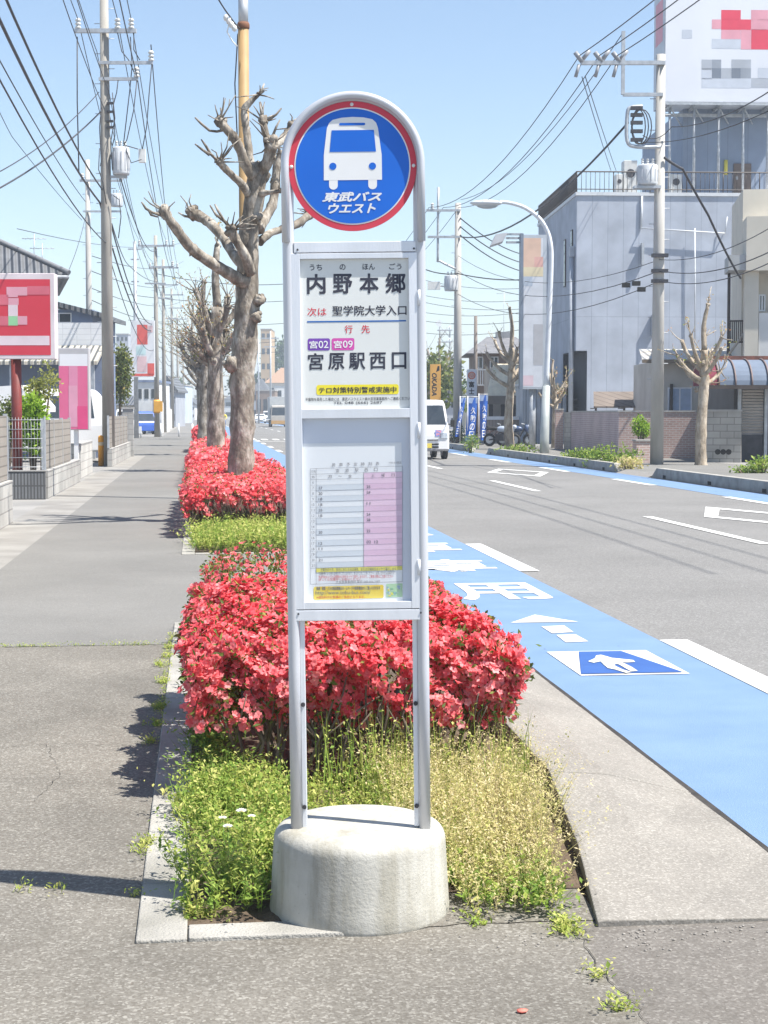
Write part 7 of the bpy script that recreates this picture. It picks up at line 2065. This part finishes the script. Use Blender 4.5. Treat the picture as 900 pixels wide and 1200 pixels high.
lead((178, 66), (180, 66), (176, 110), (173, 150), (168, 176)); lead((162, 92), (158, 130), (150, 165), (146, 172)); lead((158, 38), (158, 60), (165, 72)); lead((167, 188), (155, 192), (150, 180), (146, 172)); lead((148, 172), (153, 173), (163, 176))
lead((140, 93), (138, 110), (134, 125), (136, 160), (133, 172)); lead((133, 110), (136, 140), (131, 168), (133, 200)); lead((140, 280), (143, 255), (141, 235), (134, 230)); lead((92, 45), (92, 120), (94, 205), r=.02); lead((118, 175), (117, 200), (122, 215), (126, 240)); lead((121, 120), (118, 150), (120, 190), (119, 196))
lead((154, 45), (156, 80), (153, 110), (146, 170)); lead((139, 40), (144, 62), (152, 72), (160, 90))
mb.build('jumper_lead', M_CABLE, t)
mb = MB(); 
for py in (122, 132, 143, 150):
    a = u1(132, py); mb.box(.08, a[0] + .04, -.2, -.08, a[1] - .03, a[1] + .03)
mb.build('cable_clamp', M_DARKMETAL, t)
# ---- other poles of the left row
ROWL = 'concrete utility poles down the left pavement'
pL = [L1]
def row_pole(label, px, py_top, Y, X=None, extra=None, w=None):
    p = np.array([X if X is not None else (px - 235) / 1900.0 * Y, Y, 0.0]); d = float(np.dot(p, HV)); f = Facade(p, -YAW); h = f.f(px, py_top)[1]
    t = pole(label, p, h, .19, .11, -YAW, ROWL, M_AGED)
    arm(t, -1.15, 1.3, h - .7, -.18, .06, (-1.05, .75, 1.2)); arm(t, -.3, 1.25, h - 2.1, -.18, .05, (1.15,)); arm(t, -.7, .7, h - 3.2, -.18, .05)
    return t, p, h
g = G(184.5, 513)
t2, p2, h2 = row_pole('second utility pole in the left row with an orange warning sleeve', 184.5, 276, 110.4, -2.89)
mb = MB(); mb.cyl((0, 0, 1.6), (0, 0, 2.5), .22, n=16); mb.box(-.16, .42, -.3, -.18, 1.7, 2.4); mb.build('warning_sleeve', pm('warning_orange', (.75, .38, .05), None, 3, .5), t2)
t3, p3, h3 = row_pole('third utility pole in the left row', 193.5, 304, 136, -2.95)
t4_, p4, h4 = row_pole('fourth utility pole in the left row', 203.5, 338, 176, -2.95)
t5, p5, h5 = row_pole('fifth utility pole in the left row, far away', 210, 368, 220, -2.95)
t6_, p6, h6 = row_pole('sixth utility pole in the left row, hardly visible', 216, 390, 290, -2.9)
p = V(106, 520, 88); f = Facade(p, -YAW); h = f.f(106, 186)[1]
ts = pole('set back concrete pole with a small transformer behind the nearest left pole', p, h, .2, .12, -YAW)
PS = np.array([p[0], p[1], 0.0]); HS = h
z = f.f(94, 211)[1]; arm(ts, f.f(94, 211)[0], f.f(144, 211)[0], z, -.2, .06, (f.f(95, 0)[0], f.f(141, 0)[0]))
z = f.f(108, 247)[1]; arm(ts, -.2, f.f(143, 247)[0], z, -.2, .05)
xt, zt_ = f.f(137, 241); transformer_into(ts, (xt, -.05, zt_), .32, f.f(137, 226)[1] - zt_)
# pale pole with an orange top section behind the nearest tree
p = V(288, 575, 30); f = Facade(p, -YAW); Y_ = V(288, 575, 30)
t = thing('steel_pole', 'slim steel pole with an ochre sleeve rising behind the nearest tree', 'pole', (p[0], p[1], 0), -YAW)
zo, zt_ = f.f(288, 33)[1], f.f(288, -12)[1]
mb = MB(); mb.cyl((0, 0, -.1), (0, 0, zo), .1, .098, 14); mb.build('ochre_sleeve', pm('ochre_paint', (.36, .235, .105), (.31, .2, .09), 3, .6), t)
mb = MB(); mb.cyl((0, 0, zo), (0, 0, zt_), .09, n=14); mb.build('upper_tube', M_GALV, t)
mb = MB(); mb.lathe([(.102, zo - .02), (.115, zo), (.115, zo + .06), (.102, zo + .1)], n=14); mb.build('rust_band', pm('rust_brown', (.2, .09, .05), None, 5, .8), t)
mb = MB(); a = f.f(282, 50); mb.tube([(-.1, 0, zo - .1), (-.16, 0, zo - 1), (-.12, 0, zo - 2.0)], .012, 5); mb.build('cable_drop', M_CABLE, t)
PO = np.array([p[0], p[1], 0.0]); PF_O = f

# ---- nearest right pole
g = G(769.5, 548); R1 = np.array([g[0], g[1], 0.0]); RF = Facade(R1, -YAW)
def v1(px, py): return RF.f(px, py)
hR = v1(772, 64)[1]
t = pole('concrete utility pole with side arms and a ribbed transformer before the grey building', R1, hR, .2, .13, -YAW)
xa, zA = v1(680, 75); arm(t, xa, .1, zA, -.15, .055)
xv, zv0 = v1(729, 112); zv1 = v1(729, 38)[1]
mb = MB(); mb.box(xv - .05, xv + .05, -.2, -.1, zv0, zv1); mb.box(xv, .05, -.19, -.11, zv0 - .05, zv0 + .05); mb.build('side_frame', M_GALV, t)
R_HV = [v1(x, 72)[0] for x in (678, 701, 722)]
mb = MB()
for x in R_HV:
    mb.tube([(x - .12, -.15, zA + .3), (x + .1, -.15, zA + .02)], .07, 8); mb.tube([(x + .1, -.15, zA + .1), (x + .3, -.15, zA + .35)], .06, 8); mb.tube([(x, -.15, zA - .05), (x - .1, -.15, zA - .4)], .05, 8)
mb.build('insulator', pm('grey_porcelain', (.3, .31, .33), None, 6, .4), t)
# bracket rack
x0, z0 = v1(734, 172); x1, z1 = v1(746, 126)
P, R = smooth_path([(.0, -.15, v1(770, 173)[1]), (v1(745, 173)[0], -.15, v1(745, 173)[1]), (x0, -.15, v1(0 + 734, 166)[1]), (x0, -.15, v1(735, 134)[1]), (v1(739, 127)[0], -.15, v1(739, 127)[1]), (v1(752, 126)[0], -.15, v1(752, 126)[1])], [.055] * 6, 4)
mb = MB(); mb.tube(P, R, 8); mb.build('cable_rack', M_GALV, t)
mb = MB()
for py in (128, 136, 145, 155, 165):
    a = v1(738, py); b = v1(752, py); mb.box(a[0], b[0], -.22, -.12, a[1] - .05, a[1] + .05)
for k in range(3):
    c = v1(747 + 2 * k, 150); mb.tube([(c[0] + .2 * math.cos(q) * (1 + .2 * k), -.2, c[1] + .5 * math.sin(q)) for q in np.linspace(0, 2 * math.pi, 17)[:-1]], .018, 5, closed=True)
mb.build('cable_coil', M_CABLE, t)
xt, zt_ = v1(758, 218); transformer_into(t, (xt, -.1, zt_), .3, v1(758, 194)[1] - zt_)
mb = MB(); mb.box(xt - .4, 0, -.3, .1, zt_ - .1, zt_ - .02); mb.build('transformer_bracket', M_GALV, t)
mb = MB()
for py in (300, 318, 330): a = v1(771, py); mb.box(-.24, .24, -.26, -.1, a[1] - .05, a[1] + .05)
mb.build('cable_clamp', M_DARKMETAL, t)
mb = MB()
for px, py in ((733, 335), (745, 333), (751, 340)): a = v1(px, py); mb.box(a[0] - .13, a[0] + .1, -.26, -.14, a[1] - .06, a[1] + .07)
mb.build('splice_box', M_BLACK, t)
# ---- second right pole
g = G(536, 520.5); R2 = np.array([g[0], g[1], 0.0]); R2F = Facade(R2, -YAW)
def v2(px, py): return R2F.f(px, py)
hR2 = v2(536, 238)[1]
t = pole('second utility pole on the right with a bent side pipe, beside the blade signs', R2, hR2, .24, .15, -YAW)
za2 = v2(530, 247)[1]; arm(t, v2(499, 247)[0], .1, za2, -.15, .055, (v2(507, 0)[0],))
zb2_ = v2(530, 278)[1]; arm(t, v2(501, 278)[0], .1, zb2_, -.15, .055)
P, R = smooth_path([(-.05, -.1, v2(536, 316)[1]), (v2(515, 306)[0], -.1, v2(515, 306)[1]), (v2(513, 300)[0], -.1, v2(513, 300)[1]), (v2(513.5, 220)[0], -.1, v2(513.5, 220)[1])], [.06] * 4, 3)
mb = MB(); mb.tube(P, R, 8); mb.build('side_pipe', M_GALV, t)
xt, zt_ = v2(529, 341); transformer_into(t, (xt, -.05, zt_), .36, v2(529, 323)[1] - zt_)
mb = MB(); a = v2(509, 335); mb.box(a[0] - .35, a[0] + .3, -.2, .0, a[1] - .2, a[1] + .2); mb.tube([(a[0], -.1, a[1]), (xt, -.1, zt_ + .2)], .04, 5); mb.build('cutout_switch', M_PORC, t)
p = V(557, 515, 100); f = Facade(p, -YAW)
pole('thin brown pole rising behind the white roundel sign', p, f.f(557, 370)[1], .14, .1, -YAW, mat=pm('brown_pole', (.2, .17, .15), None, 2, .8), steps=False)
for i, (px, py, Y, lab) in enumerate(((303, 398, 250, 'far lamp post with an arm seen between the nearest tree and the bus stop'), (317, 388, 230, 'far pole with crossarms seen beside the bus stop post'))):
    p = np.array([(px - 235) / 1900 * Y, Y, 0.0]); f = Facade(p, -YAW); h = f.f(px, py)[1]
    t = pole(lab, p, h, .16, .1, -YAW, steps=False, mat=M_GALV)
    if i == 0: arm(t, -1.5, 0, h - .1, 0, .08, name='lamp_arm')
    else: arm(t, -1.4, 1.2, h - 1, 0, .08); arm(t, -.9, .9, h - 2.2, 0, .08)

# antennas on roofs at the left
for px, py0, py1, D, lab in ((41, 300, 276, 64, 'thin roof antenna with several rods above the tiled house'), (31, 290, 264, 64, 'thin roof antenna mast left of the other one'), (604, 392, 335, 104, 'tall roof antenna above the brown tiled house')):
    p = V(px, py0, D); f = Facade(p, -YAW); a = f.f(px, py0)[1]; b = f.f(px, py1)[1]
    t = thing('antenna', lab, 'antenna', (p[0], p[1] + (4.0 if D > 100 else 3.0), a - .8), -YAW)
    mb = MB(); mb.cyl((0, 0, 0), (0, 0, b - a + .8), .02, n=6); mb.build('mast', M_GALV, t)
    mb = MB()
    for k in range(5): mb.tube([(-.4 + .2 * k, -.3, b - a + .6), (-.4 + .2 * k, .3, b - a + .6)], .01, 4)
    mb.tube([(-.5, 0, b - a + .6), (.5, 0, b - a + .6)], .012, 4); mb.build('rods', M_GALV, t)

# ---- cables: every span a thing of its own
def cable(label, pts, sag, r, group, mat=None):
    P = [np.array(p, float) for p in pts]; out = []
    for i in range(len(P) - 1):
        s = sag if np.isscalar(sag) else sag[i]
        n = 14
        for k in range(n + (1 if i == len(P) - 2 else 0)):
            u = k / n; q = P[i] * (1 - u) + P[i + 1] * u; q[2] -= 4 * s * u * (1 - u); out.append(q)
    o0 = out[0].copy()
    mb = MB(); mb.tube([q - o0 for q in out], r, 6); o = mb.build('cable', mat or M_CABLE, loc=tuple(o0))
    return props(o, label, 'cable', group)
def pl(P0, F_, x, z, dy=-.2):
    q = np.array(P0, float) + F_.ex * x + F_.n * dy; q[2] = z; return q
def rowpt(p, x, z):
    f = Facade(p, -YAW); return pl(p, f, x, z)
back = np.array([0, -36.5, 0.0])
GL = 'overhead cables along the left pavement'
names = ('outermost power line on the top crossarm of the left poles', 'middle power line on the top crossarm of the left poles', 'inner power line on the top crossarm of the left poles')
for k in range(3):
    a = pl(L1, PF, A_HV[k], Z_HV); off = (-1.05, .75, 1.2)[k]
    cable(names[k], [a + back * 1.9, a + back, a, rowpt(p2, off, h2 - .35), rowpt(p3, off, h3 - .35), rowpt(p4, off, h4 - .35), rowpt(p5, off, h5 - .35), rowpt(p6, off, h6 - .35)], [.3, .45, .9, .3, .4, .4, .5], .014, GL)
for k, (x, z, r, lab) in enumerate(((-.1, u1(127, 222)[1], .025, 'thick dark cable, upper of the two heavy ones crossing the left pole'), (-.16, u1(127, 238)[1], .03, 'thickest dark cable running down to the left pole from the top of the picture'), (.02, u1(127, 130)[1], .012, 'single low voltage line above the two heavy cables of the left pole'), (.16, u1(127, 110)[1], .012, 'upper low voltage line of the left pole'), (-.2, u1(127, 62)[1], .012, 'line just under the top crossarm of the left pole'), (.0, u1(127, 285)[1], .016, 'lowest telephone cable of the left pole'))):
    a = pl(L1, PF, x, z); zz = z - L1[2]
    nz2 = min(h2 - 1.5, z - .8)
    cable(lab, [a + back * 1.9, a + back, a, rowpt(p2, x, nz2), rowpt(p3, x, nz2 - .2), rowpt(p4, x, nz2 - .5), rowpt(p5, x, nz2 - 1), rowpt(p6, x, nz2 - 1.5)], [.3, .5, 1.3, .4, .5, .5, .6], r, GL)
xx, zz = u1(180, 66)
a = pl(L1, PF, xx - .05, zz + .3); cable('line from the long side arm of the left pole running away down the row', [a, rowpt(p2, 1.15, h2 - 1.8), rowpt(p3, 1.15, h3 - 1.8)], [1.0, .3], .016, GL)
xx, zz = u1(162, 92)
a = pl(L1, PF, xx, zz); cable('line from the short side arm of the left pole running away down the row', [a + back, a, rowpt(p2, 1.1, h2 - 2.5), rowpt(p3, 1.1, h3 - 2.5)], [.5, 1.0, .3], .016, GL)
# wires to the set back pole and the houses
GH = 'service wires on the left'
a = PS.copy(); a[2] = HS - 1.2
cable('wire slanting from the left edge of the sky to the set back pole', [V(-60, -40, 30), V(100, 236, 88)], .3, .02, GH)
cable('faint wire slanting to the set back pole below the other one', [V(-40, 40, 34), V(14, 160, 60), V(96, 258, 88)], .1, .014, GH)
cable('service wire from the left pole down to the left edge of the picture', [V(119, 130, D1p), V(-40, 240, 38)], .25, .022, GH)
cable('thin service wire above the other one from the left pole to the left edge', [V(116, 108, D1p), V(-40, 220, 36)], .3, .014, GH)
cable('house wire from the set back pole to the tiled house', [V(100, 255, 88), V(80, 318, 64)], .2, .014, GH)
cable('wire from the left pole transformer down across to the second pole', [V(141, 208, D1p), V(184, 292, float(np.dot(p2, HV)))], .9, .02, GH)
cable('lower wire from the left pole down across to the second pole', [V(131, 262, D1p), V(150, 310, 80), V(184, 330, float(np.dot(p2, HV)))], .2, .018, GH)
for k, (y0, y1) in enumerate(((268, 284), (300, 306), (318, 330), (338, 352), (352, 372))):
    cable('faint cross wire over the far left roofs, %s from the top' % ('first', 'second', 'third', 'fourth', 'fifth')[k], [V(108 if k else 20, y0, 85), V(215, y1, 200)], .8, .02, GH)
# wire to the ochre pole
cable('black lead hanging from the top of the picture to the ochre pole', [V(252, -8, 29), V(270, 20, 29.6), V(284, 36, 30)], .02, .014, GH)
mb = MB(); o = V(270, 21, 29.6)
for k in range(4): mb.ball((.05 * k - .08, 0, -.06 * k), .05, 8, sc=(1, 1, 1.3))
mb.tube([(0, 0, 0), (-.06, 0, -.25), (.04, 0, -.42), (.12, 0, -.5)], .012, 5)
oo = mb.build('line_insulator', M_PORC, loc=tuple(o)); props(oo, 'small white insulator on the lead beside the ochre pole', 'insulator')
# across the far street
GX = 'thin wires crossing the far end of the street'
for k, (x0, y0, x1, y1, D) in enumerate(((150, 345, 345, 352, 180), (150, 375, 345, 378, 200), (180, 320, 345, 332, 150), (200, 400, 345, 398, 230), (210, 412, 345, 410, 240))):
    cable('thin wire crossing the street beyond the trees, %s from above' % ('second', 'third', 'first', 'fourth', 'fifth')[k] if k != 2 else 'thin wire crossing the street beyond the trees, topmost', [V(x0, y0, D), V(x1, y1, D)], .5, .035, GX)
for k, (y0, y1) in enumerate(((330, 338), (348, 352), (356, 362), (368, 366), (378, 376), (392, 386))):
    cable('faint wire between the bus stop and the tall panel sign, %s from the top' % ('first', 'second', 'third', 'fourth', 'fifth', 'sixth')[k], [V(496, y0 - 2, 140), V(612, y1, 130)], .3, .022, GX)
# right side
GR = 'overhead cables on the right'
fw = np.array([0, -34.0, 0.0])
labs = ('leftmost of the three power lines on the arm of the right pole', 'middle one of the three power lines on the arm of the right pole', 'inner one of the three power lines on the arm of the right pole')
for k in range(3):
    a = pl(R1, RF, R_HV[k], zA + .2, -.15); b = pl(R2, R2F, v2((503, 520, 538)[k], 0)[0], za2 + .15, -.15)
    cable(labs[k], [a + fw, a, b, b + np.array([0, 45, -1.0])], [.5, 1.1, .8], .015, GR)
a = pl(R1, RF, v1(735, 145)[0], v1(735, 145)[1], -.15); b = pl(R2, R2F, v2(540, 279)[0], zb2_, -.15)
cable('heavy bundled cable from the rack of the right pole to the second pole', [a, b], 1.0, .034, GR)
cable('cable running on from the rack of the right pole towards the camera', [pl(R1, RF, v1(752, 160)[0], v1(752, 160)[1]), pl(R1, RF, .3, v1(771, 150)[1]) , V(905, 105, 33)], .2, .014, GR)
cable('second cable running on from the rack of the right pole', [pl(R1, RF, v1(752, 168)[0], v1(752, 168)[1]), V(905, 128, 33)], .2, .012, GR)
cable('thick service cable sagging from the right pole to the cream house', [pl(R1, RF, .1, v1(771, 186)[1]), V(800, 198, 48), V(830, 252, 51), V(853, 300, 54), V(868, 326, 55.5)], .02, .04, GR)
for k, (z0, y1, y2, r) in enumerate(((318, 292, 360, .014), (330, 305, 385, .013), (305, 262, 340, .011))):
    a = pl(R1, RF, 0, v1(771, z0)[1]); b = pl(R2, R2F, 0, v2(536, (318, 345, 300)[k])[1])
    cable(('upper', 'lower', 'topmost')[k] + ' telephone cable strung low past the grey building', [V(920, y1 - 6, 38), a, b], [.3, 1.0], r, GR)
a = pl(R2, R2F, 0, v2(536, 292)[1])
for k in range(3):
    cable('short %s service wire from the second right pole to the panel sign side' % ('upper', 'middle', 'lower')[k], [pl(R2, R2F, .1, v2(540, 256 + 10 * k)[1]), V(612, 298 + 10 * k, 100)], .25, .03, GR)
cable('cable crossing the road at the second right pole', [V(499, 316, 84), pl(R2, R2F, 0, v2(536, 321)[1]), V(610, 328, 80)], .1, .03, GR)
for k in range(2):
    cable('thin %s guy wire from the right pole arm down to the roof terrace' % ('left', 'right')[k], [V(682 + 4 * k, 90, 48), V((716, 722)[k], 200, 78.5)], .05, .014, GR)
cable('thin earth wire above the right power lines', [V(729, 40, 48), V(540, 234, 86)], 1.0, .014, GR)

# ---- the air: pale even haze round the whole scene
mb = MB(); mb.box(-1300, 1300, -460, 1600, -1.1, 48)
hz = mb.build('haze', [])
hm, hnt, hout = _new('haze_air')
pv = hnt.nodes.new('ShaderNodeVolumePrincipled')
pv.inputs['Color'].default_value = (0.78, 0.88, 1.0, 1); pv.inputs['Density'].default_value = 0.0008; pv.inputs['Anisotropy'].default_value = 0.0
hnt.links.new(pv.outputs[0], hout.inputs['Volume'])
hz.data.materials.append(hm)
props(hz, 'pale haze in the air over the whole street', 'haze', None, 'stuff')
